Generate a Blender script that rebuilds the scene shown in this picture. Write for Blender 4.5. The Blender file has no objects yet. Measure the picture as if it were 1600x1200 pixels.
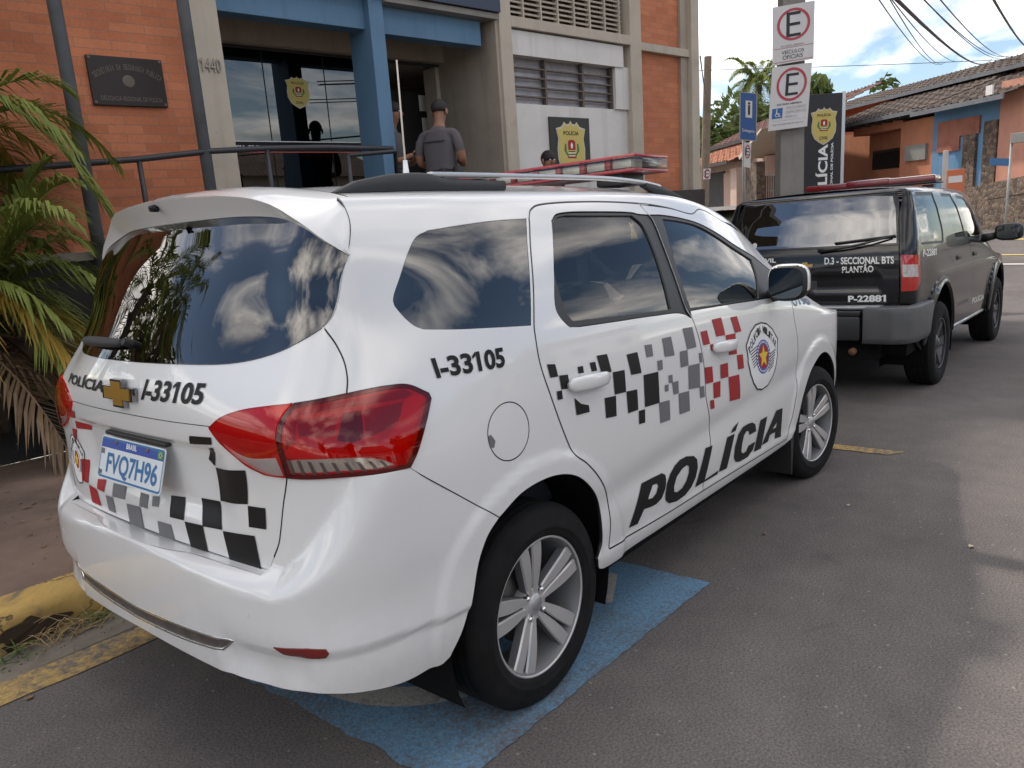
import bpy, bmesh, math, random
import numpy as np
from mathutils import Vector, Matrix
from mathutils.geometry import delaunay_2d_cdt
random.seed(7)
SC = bpy.context.scene
COL = SC.collection
R = math.radians
# ---------------------------------------------------------------- camera, sky, sun, exposure
cam = bpy.data.cameras.new('camera'); camo = bpy.data.objects.new('camera', cam); COL.objects.link(camo)
YAW, PITCH, ROLL = 0.6958, -0.1821, -0.0689
_f = Vector((math.cos(PITCH)*math.cos(YAW), math.cos(PITCH)*math.sin(YAW), math.sin(PITCH)))
_r = _f.cross(Vector((0, 0, 1))).normalized(); _u = _r.cross(_f)
_r2 = math.cos(ROLL)*_r+math.sin(ROLL)*_u; _u2 = -math.sin(ROLL)*_r+math.cos(ROLL)*_u
camo.matrix_world = Matrix(((_r2.x, _u2.x, -_f.x, -1.7501), (_r2.y, _u2.y, -_f.y, -2.2527), (_r2.z, _u2.z, -_f.z, 1.4474), (0, 0, 0, 1)))
cam.sensor_width = 36; cam.lens = 36*1194.66/1600; cam.clip_start = .05; cam.clip_end = 3000
SC.camera = camo
SUN_EL, SUN_AZ = R(52), R(84)            # azimuth counted from +x towards +y: the sun stands behind the station
sd = bpy.data.lights.new('sun', 'SUN'); sd.energy = 2.0; sd.angle = R(2.5); sd.color = (1, .93, .82)
sun = bpy.data.objects.new('sun', sd); COL.objects.link(sun); sun.location = (0, 30, 40)
_sv = Vector((math.cos(SUN_EL)*math.cos(SUN_AZ), math.cos(SUN_EL)*math.sin(SUN_AZ), math.sin(SUN_EL)))
sun.rotation_euler = _sv.to_track_quat('Z', 'Y').to_euler()
W = bpy.data.worlds.new('World'); SC.world = W; W.use_nodes = True
nt = W.node_tree; nt.nodes.clear()
def wn(t, **k):
    n = nt.nodes.new(t)
    for a, b in k.items():
        if a.startswith('i_'): n.inputs[a[2:].replace('_', ' ')].default_value = b
        else: setattr(n, a, b)
    return n
sky = wn('ShaderNodeTexSky', sky_type='NISHITA', sun_disc=False, sun_elevation=SUN_EL, sun_rotation=R(90)-SUN_AZ, air_density=1.0, dust_density=.7, ozone_density=1.2)
geo = wn('ShaderNodeTexCoord')
sep = wn('ShaderNodeSeparateXYZ'); nt.links.new(geo.outputs['Generated'], sep.inputs[0])
zc = wn('ShaderNodeMath', operation='MAXIMUM'); zc.inputs[1].default_value = .0; nt.links.new(sep.outputs[2], zc.inputs[0])
za = wn('ShaderNodeMath', operation='ADD'); za.inputs[1].default_value = .22; nt.links.new(zc.outputs[0], za.inputs[0])
dv = wn('ShaderNodeVectorMath', operation='DIVIDE'); nt.links.new(geo.outputs['Generated'], dv.inputs[0])
cb = wn('ShaderNodeCombineXYZ'); [nt.links.new(za.outputs[0], cb.inputs[i]) for i in range(3)]
nt.links.new(cb.outputs[0], dv.inputs[1])
mp = wn('ShaderNodeMapping'); mp.inputs['Location'].default_value = (25.0, 13.4, 4.3); mp.inputs['Scale'].default_value = (1.0, 1.25, .6); nt.links.new(dv.outputs[0], mp.inputs[0])
nz = wn('ShaderNodeTexNoise', i_Scale=1.15, i_Detail=9.0, i_Roughness=.56, i_Distortion=.35); nt.links.new(mp.outputs[0], nz.inputs['Vector'])
rp = wn('ShaderNodeValToRGB'); rp.color_ramp.elements[0].position = .45; rp.color_ramp.elements[1].position = .63
rp.color_ramp.elements[0].color = (0, 0, 0, 1); rp.color_ramp.elements[1].color = (.92, .92, .92, 1); nt.links.new(nz.outputs['Fac'], rp.inputs[0])
nz2 = wn('ShaderNodeTexNoise', i_Scale=2.3, i_Detail=6.0, i_Roughness=.6); nt.links.new(mp.outputs[0], nz2.inputs['Vector'])
rp2 = wn('ShaderNodeValToRGB'); rp2.color_ramp.elements[0].position = .35; rp2.color_ramp.elements[1].position = .68
rp2.color_ramp.elements[0].color = (7.3, 7.0, 6.8, 1); rp2.color_ramp.elements[1].color = (24.0, 22.2, 20.2, 1); nt.links.new(nz2.outputs['Fac'], rp2.inputs[0])
mx = wn('ShaderNodeMixRGB'); nt.links.new(rp.outputs[0], mx.inputs[0]); nt.links.new(sky.outputs[0], mx.inputs[1]); nt.links.new(rp2.outputs[0], mx.inputs[2])
bg = wn('ShaderNodeBackground', i_Strength=.105); nt.links.new(mx.outputs[0], bg.inputs[0])
wo = wn('ShaderNodeOutputWorld'); nt.links.new(bg.outputs[0], wo.inputs[0])
SC.render.engine = 'CYCLES'
SC.view_settings.view_transform = 'Standard'; SC.view_settings.look = 'None'; SC.view_settings.gamma = 1
SC.view_settings.exposure = 0.75
SC.cycles.max_bounces = 8; SC.cycles.transparent_max_bounces = 16
# ---------------------------------------------------------------- helpers
def link(o, parent=None):
    COL.objects.link(o)
    if parent is not None: o.parent = parent
    return o
def tag(o, label=None, cat=None, group=None, kind=None):
    for k, v in (('label', label), ('category', cat), ('group', group), ('kind', kind)):
        if v: o[k] = v
    return o
def empty(name, loc=(0, 0, 0), label=None, cat=None, group=None, rz=0):
    o = bpy.data.objects.new(name, None); o.location = loc; o.rotation_euler = (0, 0, rz); o.empty_display_size = .2
    link(o); return tag(o, label, cat, group)
def mesh_obj(name, V, Fc, mat, parent=None, smooth=False, normals=None, mats=None, fm=None):
    me = bpy.data.meshes.new(name); me.from_pydata([tuple(map(float, v)) for v in V], [], [tuple(int(i) for i in f) for f in Fc])
    for m in (mats or [mat]): me.materials.append(m)
    if fm is not None: me.polygons.foreach_set('material_index', np.array(fm, dtype=np.int32))
    if smooth: me.polygons.foreach_set('use_smooth', np.ones(len(me.polygons), dtype=bool))
    me.update()
    if normals is not None: me.validate(clean_customdata=False); normals = np.nan_to_num(np.array(normals), nan=.5)
    if normals is not None: me.normals_split_custom_set_from_vertices([tuple(map(float, n)) for n in normals])
    o = bpy.data.objects.new(name, me); return link(o, parent)
class MB:
    """collects boxes, prisms, tubes, lathes into one mesh"""
    def __init__(s): s.V = []; s.F = []; s.M = []; s.m = 0
    def add(s, V, Fc, M=None):
        n = len(s.V); s.V += [tuple(v) for v in V] if M is None else [tuple(M @ Vector(v)) for v in V]
        s.F += [tuple(i+n for i in f) for f in Fc]; s.M += [s.m]*len(Fc); return s
    def box(s, a, b, M=None):
        (x0, y0, z0), (x1, y1, z1) = a, b
        V = [(x0, y0, z0), (x1, y0, z0), (x1, y1, z0), (x0, y1, z0), (x0, y0, z1), (x1, y0, z1), (x1, y1, z1), (x0, y1, z1)]
        return s.add(V, [(0, 3, 2, 1), (4, 5, 6, 7), (0, 1, 5, 4), (1, 2, 6, 5), (2, 3, 7, 6), (3, 0, 4, 7)], M)
    def bbox(s, a, b, c=.01, M=None):
        """box with chamfered edges"""
        bm = bmesh.new(); bmesh.ops.create_cube(bm, size=1)
        for v in bm.verts: v.co = Vector([(a[i]+b[i])/2+v.co[i]*(b[i]-a[i]) for i in range(3)])
        bmesh.ops.bevel(bm, geom=list(bm.edges), offset=c, segments=2, affect='EDGES', profile=.6)
        bm.verts.index_update(); s.add([v.co[:] for v in bm.verts], [[v.index for v in f.verts] for f in bm.faces], M); bm.free(); return s
    def prism(s, P, z0, z1, M=None):
        """polygon P in xy extruded from z0 to z1"""
        n = len(P); V = [(x, y, z0) for x, y in P]+[(x, y, z1) for x, y in P]
        a = sum(P[i][0]*P[(i+1) % n][1]-P[(i+1) % n][0]*P[i][1] for i in range(n))
        idx = list(range(n)) if a > 0 else list(range(n))[::-1]
        Fc = [tuple(idx[::-1]), tuple(i+n for i in idx)]
        for k in range(n):
            i, j = idx[k], idx[(k+1) % n]; Fc.append((i, j, j+n, i+n))
        return s.add(V, Fc, M)
    def tube(s, P, r, n=8, caps=True, M=None):
        P = [Vector(p) for p in P]; rr = r if isinstance(r, (list, tuple)) else [r]*len(P); V = []; Fc = []
        t0 = (P[1]-P[0]).normalized(); a = t0.orthogonal().normalized()
        for i, p in enumerate(P):
            t = ((P[min(i+1, len(P)-1)]-P[max(i-1, 0)])).normalized(); a = (a-t*a.dot(t)).normalized(); b = t.cross(a)
            for k in range(n):
                an = 2*math.pi*k/n; V.append(p+(a*math.cos(an)+b*math.sin(an))*rr[i])
        for i in range(len(P)-1):
            for k in range(n): Fc.append((i*n+k, i*n+(k+1) % n, (i+1)*n+(k+1) % n, (i+1)*n+k))
        if caps: Fc += [tuple(range(n))[::-1], tuple(range((len(P)-1)*n, len(P)*n))]
        return s.add(V, Fc, M)
    def lathe(s, prof, n=48, M=None, closed=False):
        """profile (r, h) turned about the local z axis"""
        V = []; Fc = []; m = len(prof)
        for k in range(n):
            c, d = math.cos(2*math.pi*k/n), math.sin(2*math.pi*k/n); V += [(r*c, r*d, h) for r, h in prof]
        for k in range(n):
            for i in range(m if closed else m-1):
                j = (i+1) % m; Fc.append((k*m+i, ((k+1) % n)*m+i, ((k+1) % n)*m+j, k*m+j))
        return s.add(V, Fc, M)
    def build(s, name, mat, parent=None, smooth=False, angle=None, mats=None):
        o = mesh_obj(name, s.V, s.F, mat, parent, smooth, None, mats, s.M if mats else None)
        if angle is not None: o.data.set_sharp_from_angle(angle=R(angle))
        return o
# ---------------------------------------------------------------- materials
def mat(name, col=(.5, .5, .5), rough=.5, metal=0, coat=0, spec=.5, coat_rough=.03, **k):
    m = bpy.data.materials.new(name); m.use_nodes = True; b = m.node_tree.nodes['Principled BSDF']
    b.inputs['Base Color'].default_value = (*col, 1); b.inputs['Roughness'].default_value = rough; b.inputs['Metallic'].default_value = metal
    b.inputs['Coat Weight'].default_value = coat; b.inputs['Coat Roughness'].default_value = coat_rough; b.inputs['Specular IOR Level'].default_value = spec
    return m
def nodes(m): return m.node_tree.nodes, m.node_tree.links, m.node_tree.nodes['Principled BSDF']
def N(m, t, **k):
    n = m.node_tree.nodes.new(t)
    for a, b in k.items():
        if a.startswith('i_'): n.inputs[a[2:].replace('_', ' ')].default_value = b
        else: setattr(n, a, b)
    return n
def L(m, a, b): m.node_tree.links.new(a, b)
def ramp(m, src, stops):
    r = N(m, 'ShaderNodeValToRGB'); e = r.color_ramp.elements
    while len(e) < len(stops): e.new(.5)
    for x, (p, c) in zip(e, stops): x.position = p; x.color = (*c, 1) if len(c) == 3 else c
    L(m, src, r.inputs[0]); return r.outputs[0]
def coords(m, scale=(1, 1, 1), obj=True):
    c = N(m, 'ShaderNodeTexCoord'); p = N(m, 'ShaderNodeMapping'); p.inputs['Scale'].default_value = scale; L(m, c.outputs['Object' if obj else 'Generated'], p.inputs[0]); return p.outputs[0]
def noise(m, vec, scale, detail=4, rough=.55, dist=0):
    n = N(m, 'ShaderNodeTexNoise', i_Scale=scale, i_Detail=detail, i_Roughness=rough, i_Distortion=dist); L(m, vec, n.inputs['Vector']); return n.outputs['Fac']
def mixc(m, fac, a, b, mode='MIX'):
    x = N(m, 'ShaderNodeMixRGB', blend_type=mode)
    for i, v in enumerate((fac, a, b)):
        if isinstance(v, (int, float)): x.inputs[i].default_value = v
        elif isinstance(v, tuple): x.inputs[i].default_value = (*v, 1) if len(v) == 3 else v
        else: L(m, v, x.inputs[i])
    return x.outputs[0]
def bump(m, h, strength=.2, dist=.01, prev=None):
    b = N(m, 'ShaderNodeBump', i_Strength=strength, i_Distance=dist); L(m, h, b.inputs['Height'])
    if prev: L(m, prev, b.inputs['Normal'])
    return b.outputs[0]
def speckled(name, col, var=.25, scale=6, rough=.6, bs=.15, bscale=60, **k):
    """painted or mineral surface with soft stains and a fine grain"""
    m = mat(name, col, rough, **k); v = coords(m); _, _, b = nodes(m)
    a = noise(m, v, scale, 6, .62); lo = tuple(c*(1-var) for c in col); hi = tuple(min(1, c*(1+var*.5)) for c in col)
    L(m, ramp(m, a, [(.3, lo), (.68, hi)]), b.inputs['Base Color'])
    L(m, bump(m, noise(m, v, bscale, 4), bs, .004), b.inputs['Normal']); return m
def weathered(name, col, var=.2, rough=.9):
    """painted render with drips, patches and a fine grain"""
    m = mat(name, col, rough); _, _, b = nodes(m); v = coords(m); st = coords(m, (5.5, 5.5, .35)); lo = tuple(c*(1-var*1.6) for c in col); hi = tuple(min(1, c*(1+var*.35)) for c in col)
    c = ramp(m, noise(m, v, 1.3, 7, .68, .4), [(.28, lo), (.55, col), (.75, hi)]); dr = ramp(m, noise(m, st, 1.0, 5, .6), [(.52, (0, 0, 0)), (.80, (.55, .55, .55))]); c = mixc(m, dr, c, tuple(x*.55 for x in col)); sp = ramp(m, noise(m, v, 14, 4, .7), [(.68, (0, 0, 0)), (.74, (.6, .6, .6))]); c = mixc(m, sp, c, tuple(x*.6 for x in col))
    L(m, c, b.inputs['Base Color']); L(m, bump(m, noise(m, v, 55, 5, .65), .3, .004, bump(m, noise(m, v, 3, 3), .12, .02)), b.inputs['Normal']); return m
def glass(name, tint=(.2, .23, .22), ior=1.52, gloss=1.0):
    m = bpy.data.materials.new(name); m.use_nodes = True; n = m.node_tree.nodes; n.clear()
    o = N(m, 'ShaderNodeOutputMaterial'); t = N(m, 'ShaderNodeBsdfTransparent'); t.inputs[0].default_value = (*tint, 1)
    g = N(m, 'ShaderNodeBsdfGlossy', i_Roughness=.0); g.inputs[0].default_value = (gloss, gloss, gloss, 1)
    f = N(m, 'ShaderNodeFresnel', i_IOR=ior); x = N(m, 'ShaderNodeMixShader')
    L(m, f.outputs[0], x.inputs[0]); L(m, t.outputs[0], x.inputs[1]); L(m, g.outputs[0], x.inputs[2]); L(m, x.outputs[0], o.inputs[0]); return m
M = {}
M['white'] = mat('white_paint', (.69, .69, .685), .38, coat=1.0, coat_rough=.035)
def dusty(m, base, dirt):
    """road dust flung up from the wheels: broken film, thicker low down"""
    _, _, b = nodes(m); g = N(m, 'ShaderNodeNewGeometry'); s = N(m, 'ShaderNodeSeparateXYZ'); L(m, g.outputs['Position'], s.inputs[0]); h = N(m, 'ShaderNodeMapRange'); h.inputs[1].default_value = .72; h.inputs[2].default_value = .28; L(m, s.outputs[2], h.inputs[0])
    n = ramp(m, noise(m, g.outputs['Position'], 7, 7, .7), [(.36, (0, 0, 0)), (.72, (1, 1, 1))]); k = mixc(m, 1.0, h.outputs[0], n, 'MULTIPLY'); f = mixc(m, 1.0, k, (.42, .42, .42), 'MULTIPLY'); L(m, mixc(m, f, base, dirt), b.inputs['Base Color'])
    r = N(m, 'ShaderNodeMapRange'); r.inputs[3].default_value = 1.0; r.inputs[4].default_value = .35; L(m, k, r.inputs[0]); L(m, r.outputs[0], b.inputs['Coat Weight'])
dusty(M['white'], (.69, .69, .685), (.34, .27, .21))
M['black_paint'] = mat('black_paint', (.003, .003, .004), .3, coat=.7, coat_rough=.03, spec=.2)
M['glass'] = glass('tinted_glass', (.26, .31, .30), 1.62)
M['dglass'] = glass('dark_tinted_glass', (.06, .07, .075), 2.0)
M['sglass'] = glass('side_glass', (.74, .83, .84), 1.56)
M['mglass'] = glass('mirroring_tinted_glass', (.05, .055, .06), 2.7)
M['cglass'] = glass('clear_glass', (.8, .82, .82), 1.5)
M['trim'] = mat('black_plastic', (.018, .018, .019), .45)
M['trim_dull'] = mat('dark_plastic', (.03, .031, .034), .6)
M['frit'] = mat('black_ceramic_and_gap', (.008, .008, .009), .35)
M['inside'] = mat('dark_interior', (.12, .12, .125), .85)
M['seat'] = mat('seat_cloth', (.035, .04, .05), .9)
M['liner'] = mat('pale_headliner', (.42, .41, .39), .9)
M['silver'] = mat('silver_trim', (.55, .56, .58), .32, metal=.8)
M['chrome'] = mat('chrome', (.8, .8, .8), .08, metal=1)
M['gold'] = mat('gold_emblem', (.62, .36, .06), .3, metal=.7, coat=.5)
M['ink'] = mat('black_vinyl', (.009, .009, .010), .45, spec=.25)
M['vgrey'] = mat('grey_vinyl', (.15, .15, .16), .45, spec=.3)
M['vred'] = mat('red_vinyl', (.33, .018, .022), .45, spec=.3)
M['vblue'] = mat('blue_vinyl', (.03, .09, .36), .4)
M['yellowv'] = mat('yellow_vinyl', (.75, .50, .03), .4)
M['wvinyl'] = mat('white_vinyl', (.78, .78, .77), .4)
M['rubber'] = speckled('tyre_rubber', (.009, .009, .0095), .5, 14, .85, .25, 90)
M['rubber'].node_tree.nodes['Principled BSDF'].inputs['Specular IOR Level'].default_value = .25
M['alloy'] = mat('machined_alloy', (.52, .51, .50), .30, metal=.45)
M['alloy_dark'] = mat('painted_alloy', (.16, .16, .165), .45, metal=.2)
M['well'] = mat('wheel_well', (.005, .005, .0055), .95, spec=.2)
# ---------------------------------------------------------------- splined body surfaces
def nat(xk,Y,x):
    """natural cubic spline through (xk, Y) along axis 0, evaluated at x"""
    xk=np.asarray(xk,float);Y=np.asarray(Y,float);n=len(xk);h=np.diff(xk)
    A=np.zeros((n,n));B=np.zeros_like(Y);A[0,0]=A[-1,-1]=1
    for i in range(1,n-1):
        A[i,i-1]=h[i-1];A[i,i]=2*(h[i-1]+h[i]);A[i,i+1]=h[i]
        B[i]=6*((Y[i+1]-Y[i])/h[i]-(Y[i]-Y[i-1])/h[i-1])
    M=np.linalg.solve(A,B.reshape(n,-1)).reshape(Y.shape)
    x=np.asarray(x,float);i=np.clip(np.searchsorted(xk,x)-1,0,n-2)
    sh=(-1,)+(1,)*(Y.ndim-1)
    H=h[i].reshape(sh);a=(xk[i+1]-x).reshape(sh)/H;b=(x-xk[i]).reshape(sh)/H
    return a*Y[i]+b*Y[i+1]+((a**3-a)*M[i]+(b**3-b)*M[i+1])*H*H/6
def pw(pts):
    p=np.array(pts,float)
    return lambda x:nat(p[:,0],p[:,1],np.clip(np.ravel(x),p[0,0],p[-1,0])).reshape(np.shape(x))
def sst(a,b,x):
    t=np.clip((x-a)/(b-a),0,1);return t*t*(3-2*t)
class Net:
    def __init__(s,u,v,P,disp=None,smooth=0):
        s.u=np.array(u,float);s.v=np.array(v,float);s.P=np.array(P,float);s.disp=disp  # P[row v][col u]
        s.gu=np.linspace(s.u[0],s.u[-1],721);s.gv=np.linspace(s.v[0],s.v[-1],801)
        A=nat(s.v,s.P,s.gv)                      # rows
        s.G=np.swapaxes(nat(s.u,np.swapaxes(A,0,1),s.gu),0,1)   # [v,u,3]
        if smooth:                                           # fair the rear corners
            n_=len(s.gu);k=np.arange(-40,41);g=np.exp(-.5*(k/smooth)**2);g/=g.sum();mir=s.G[:,1:41][:,::-1]*np.array([1,-1,1.]);E=np.concatenate([mir,s.G,np.repeat(s.G[:,-1:],40,1)],1)
            S_=sum(g[i]*E[:,i:i+n_] for i in range(81));w=sst(-.12,-.42,s.gu)[None,:,None];s.G=s.G*(1-w)+S_*w
        if disp is not None:
            N=s._nrm(s.G);UU,VV=np.meshgrid(s.gu,s.gv);s.G=s.G+N*disp(UU,VV,s.G)[...,None]
        s.N=s._nrm(s.G)
    def _nrm(s,G):
        du=np.gradient(G,axis=1);dv=np.gradient(G,axis=0);n=np.cross(du,dv)
        l=np.linalg.norm(n,axis=2,keepdims=True);return s.sgn*n/np.maximum(l,1e-12)
    sgn=1
    def _lerp(s,A,u,v):
        fu=np.clip((np.asarray(u,float)-s.gu[0])/(s.gu[1]-s.gu[0]),0,len(s.gu)-1.001);fv=np.clip((np.asarray(v,float)-s.gv[0])/(s.gv[1]-s.gv[0]),0,len(s.gv)-1.001)
        i=fu.astype(int);j=fv.astype(int);a=(fu-i)[...,None];b=(fv-j)[...,None]
        return (A[j,i]*(1-a)+A[j,i+1]*a)*(1-b)+(A[j+1,i]*(1-a)+A[j+1,i+1]*a)*b
    def at(s,u,v,off=0):
        n=s._lerp(s.N,u,v);n/=np.linalg.norm(n,axis=-1,keepdims=True)+1e-12
        return s._lerp(s.G,u,v)+n*np.asarray(off,float)[...,None],n
# ---------------- white car -----------------
WY=pw([(.18,.80),(.24,.83),(.30,.852),(.38,.866),(.46,.872),(.56,.877),(.66,.881),(.76,.884),(.90,.882),(1.04,.872),(1.16,.850),(1.28,.812),(1.40,.765),(1.50,.718),(1.56,.683)])
WXR=pw([(.18,-.72),(.24,-.755),(.30,-.775),(.38,-.785),(.48,-.792),(.6,-.795),(.72,-.79),(.82,-.785),(.90,-.786),(1.0,-.797),(1.1,-.800),(1.17,-.786),(1.25,-.752),(1.33,-.714),(1.41,-.673),(1.5,-.622),(1.57,-.575),(1.62,-.53)])
WT=pw([(-1,1.56),(-.4,1.56),(.3,1.562),(.8,1.567),(1.15,1.568),(1.5,1.55),(1.8,1.51),(2.1,1.437),(2.4,1.325),(2.6,1.22),(2.75,1.125),(2.9,1.03),(3.2,.93),(3.5,.86)])
WC=pw([(-.7,1.635),(-.4,1.655),(0,1.668),(.5,1.675),(1.0,1.674),(1.35,1.662),(1.7,1.622),(2.0,1.545),(2.3,1.42),(2.6,1.25),(2.8,1.125),(2.95,1.055),(3.2,.975),(3.45,.88)])
ZS=pw([(0,.688),(.3,.675),(.58,.650),(.82,.634),(1.04,.668),(1.23,.755),(1.35,.85),(1.5,.97),(1.7,1.05)])
AMP=pw([(0,.068),(.5,.068),(.85,.062),(1.04,.046),(1.23,.026),(1.4,.010),(1.55,.0),(1.7,0)])
def white_net(bump=True):
    vs=[.2,.25,.3,.36,.42,.5,.58,.66,.74,.82,.9,1.0,1.08,1.16,1.24,1.32,1.4,1.48,1.535,1.58,1.64,1.75,1.95,2.2]
    fr=[0,.2,.4,.58,.72];xs=[-.45,-.25,0,.3,.6,.9,1.2,1.5,1.8,2.1,2.4,2.65,2.85];ff=[.7,.4,0]
    u=[-1.62,-1.45,-1.28,-1.13,-1.0]+[-.86,-.73,-.60]+xs+[3.02,3.17,3.3]+[3.5,3.75,4.1]
    P=[]
    for v in vs:
        row=[]
        e=min(v,1.56);k=max(0,(v-1.56)/.64)          # k: 0 at the cant rail, 1 at the spine
        hw=float(WY(e))
        def zz(x,y):
            T=float(WT(x));z=e if e<.9 else .9+(e-.9)*(T-.9)/.66
            if k>0:
                c=float(WC(x));s=np.sqrt(max(0,1-(1-k)**2.3)) if k<1 else 1
                z=T+(c-T)*s
            return z
        shr=(1-k)
        def hwx(x):
            d=0
            if x<.1: d-=.036*((.1-x)/.55)**2*(1+1.45*sst(.86,1.24,v)-1.0*sst(1.26,1.5,v))-.02*((.1-x)/.55)**2*sst(.6,.4,v)
            if x>1.6: d-=.030*((x-1.6)/1.25)**2
            if x>1.0: d-=.05*sst(1.05,1.5,v)*((x-1.0)/1.)**1.3 if x<2.4 else .05*sst(1.05,1.5,v)*1.55
            return (hw+d)*shr
        xr=float(WXR(e))+k*.42
        hr=hwx(-.45)
        b=.085*(1-.25*sst(.6,.4,v))+.15*sst(1.0,1.24,v)-.085*sst(1.26,1.48,v)
        for f in fr: row.append((xr+b*f**2.4*(1-k),-f*hr,None))
        x0=xr+b*.72**2.4*(1-k);y0=.72*hr;ax=-.45-x0+k*.0;by=hr-y0
        for a in (22,46,70):
            t=np.radians(a);n=2/(2.25-.2*sst(1.02,1.3,v))
            row.append((-.45-ax*np.cos(t)**n,-(y0+by*np.sin(t)**n),None))
        for x in xs: row.append((x,-hwx(x),None))
        xf=3.40-.35*sst(.7,.2,v)*.3-max(0,v-.9)*.55
        hf=hwx(2.85);x1=xf-.12*(1-k);ax=max(x1-2.85,.02);y1=.7*hf
        for a in (70,46,22):
            t=np.radians(a);n=2/2.3
            row.append((2.85+ax*np.cos(t)**n,-(y1+(hf-y1)*np.sin(t)**n),None))
        for f in ff: row.append((xf-.12*(f/.7)**2*(1-k),-f*hf,None))
        P.append([(x,y,zz(x,y)) for x,y,_ in row])
    def disp(U,V,G):
        D=np.zeros_like(U)
        # bumper: stands proud of the tailgate below the shelf, blends into the corner
        f=np.clip((U+1.62)/.75,0,1.7)
        zs=ZS(f);zt=np.maximum(.6835,zs+.014+.42*np.clip(f-.80,0,1))
        amp=AMP(f)
        tt=np.clip((zt-V)/(zt-zs+.018),0,1);mm=sst(.78,1.0,f);D+=(amp*((1-mm)*(1-(1-tt)**2.6)+mm*sst(0,1,tt))*sst(.2,.30,V) if bump else 0)
        D-=.010*sst(.492,.468,V+.02*sst(1.3,1.7,f))*sst(.62,.80,f)*sst(-.25,-.36,U)
        D-=.016*np.exp(-((V-.44)/.055)**2)*sst(.55,.62,f)*sst(1.05,.95,f)
        # plate recess under the handle lip
        g=sst(.64,.48,f)*sst(.74,.82,V)*sst(.988,.960,V)
        D-=.020*g
        # belt crease and lower door sweep on the flank
        s=sst(-.35,0.0,U)*sst(2.6,2.2,U)
        D-=.010*s*np.exp(-((V-(.60+.07*(U-1)))/.055)**2)
        D+=.006*s*sst(.30,.345,V)*sst(.40,.37,V)
        # arch flares
        for cx in(0,2.62):
            r=np.hypot(U-cx,V-.335);D+=.011*sst(.492,.448,r)*sst(.95,.86,V)*sst(-.7,-.5,U)
        return D
    n=Net(u,vs,P,disp,8)
    return n

SY=pw([(.25,.78),(.35,.81),(.5,.835),(.65,.845),(.8,.852),(.95,.855),(1.08,.85),(1.18,.842),(1.3,.825),(1.45,.796),(1.56,.768),(1.63,.735)])
SXR=pw([(.25,-.76),(.45,-.80),(.7,-.81),(.9,-.815),(1.08,-.81),(1.19,-.79),(1.3,-.745),(1.45,-.682),(1.58,-.622),(1.65,-.585)])
ST=pw([(-1,1.645),(-.5,1.65),(.3,1.655),(1.0,1.652),(1.45,1.635),(1.8,1.575),(2.1,1.455),(2.35,1.32),(2.55,1.19),(2.75,1.085),(3.1,1.02),(3.6,.96)])
SCN=pw([(-.8,1.67),(-.4,1.70),(.3,1.71),(1.0,1.705),(1.5,1.685),(1.85,1.61),(2.15,1.465),(2.4,1.30),(2.6,1.175),(2.8,1.11),(3.1,1.06),(3.6,.96)])
def suv_net():
    vs=[.25,.32,.4,.5,.6,.7,.8,.9,1.0,1.08,1.15,1.22,1.3,1.4,1.5,1.57,1.63,1.68,1.76,1.9,2.1]
    fr=[0,.25,.5,.7,.82];xs=[-.52,-.3,0,.4,.8,1.2,1.6,2.0,2.3,2.6,2.9,3.1];ff=[.75,.4,0]
    u=[-1.62,-1.42,-1.21,-1.04,-.94]+[-.84,-.75,-.64]+xs+[3.22,3.32,3.42]+[3.6,3.85,4.1]
    P=[]
    for v in vs:
        row=[];e=min(v,1.63);k=min(1,max(0,(v-1.63)/.47));hw=float(SY(e))
        def zz(x):
            T=float(ST(x));z=e if e<.9 else .9+(e-.9)*(T-.9)/.73
            if k>0:
                c=float(SCN(x));z=T+(c-T)*np.sqrt(max(0,1-(1-k)**2.3))
            return z
        def hwx(x):
            d=0
            if x<.0: d-=.022*(x/.52)**2
            if x>2.2: d-=.02*((x-2.2)/.9)**2
            if x>1.0: d-=.03*sst(1.05,1.5,v)*min((x-1.0),1.3)**1.2
            return (hw+d)*(1-k)
        xr=float(SXR(e))+k*.30;hr=hwx(-.52);b=.045
        for f in fr: row.append((xr+b*f**2.2*(1-k),-f*hr))
        x0=xr+b*.82**2.2*(1-k);y0=.82*hr;ax=-.52-x0;by=hr-y0
        for a in(20,46,70):
            t=np.radians(a);n=2/2.8;row.append((-.52-ax*np.cos(t)**n,-(y0+by*np.sin(t)**n)))
        for x in xs: row.append((x,-hwx(x)))
        xf=3.55-max(0,v-.9)*.35;hf=hwx(3.1);x1=xf-.1*(1-k);ax=max(x1-3.1,.02);y1=.75*hf
        for a in(70,46,20):
            t=np.radians(a);n=2/2.4;row.append((3.1+ax*np.cos(t)**n,-(y1+(hf-y1)*np.sin(t)**n)))
        for f in ff: row.append((xf-.1*(f/.75)**2*(1-k),-f*hf))
        P.append([(x,y,zz(x)) for x,y in row])
    def disp(U,V,G):
        D=np.zeros_like(U)
        for cx in(0,2.75):
            r=np.hypot(U-cx,V-.37);D+=.030*sst(.54,.485,r)*sst(1.0,.86,V)*sst(-.75,-.6,U)*sst(3.4,3.2,U)
        f=np.clip((U+1.62)/.75,0,1.2)
        D+=.010*np.exp(-((V-.93)/.05)**2)*sst(-.3,0,U)*sst(2.9,2.5,U)
        D-=.012*sst(.80,.74,f)*sst(.865,.90,V)*sst(1.04,.99,V)*sst(.02,.1,f)
        return D
    return Net(u,vs,P,disp)
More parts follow.
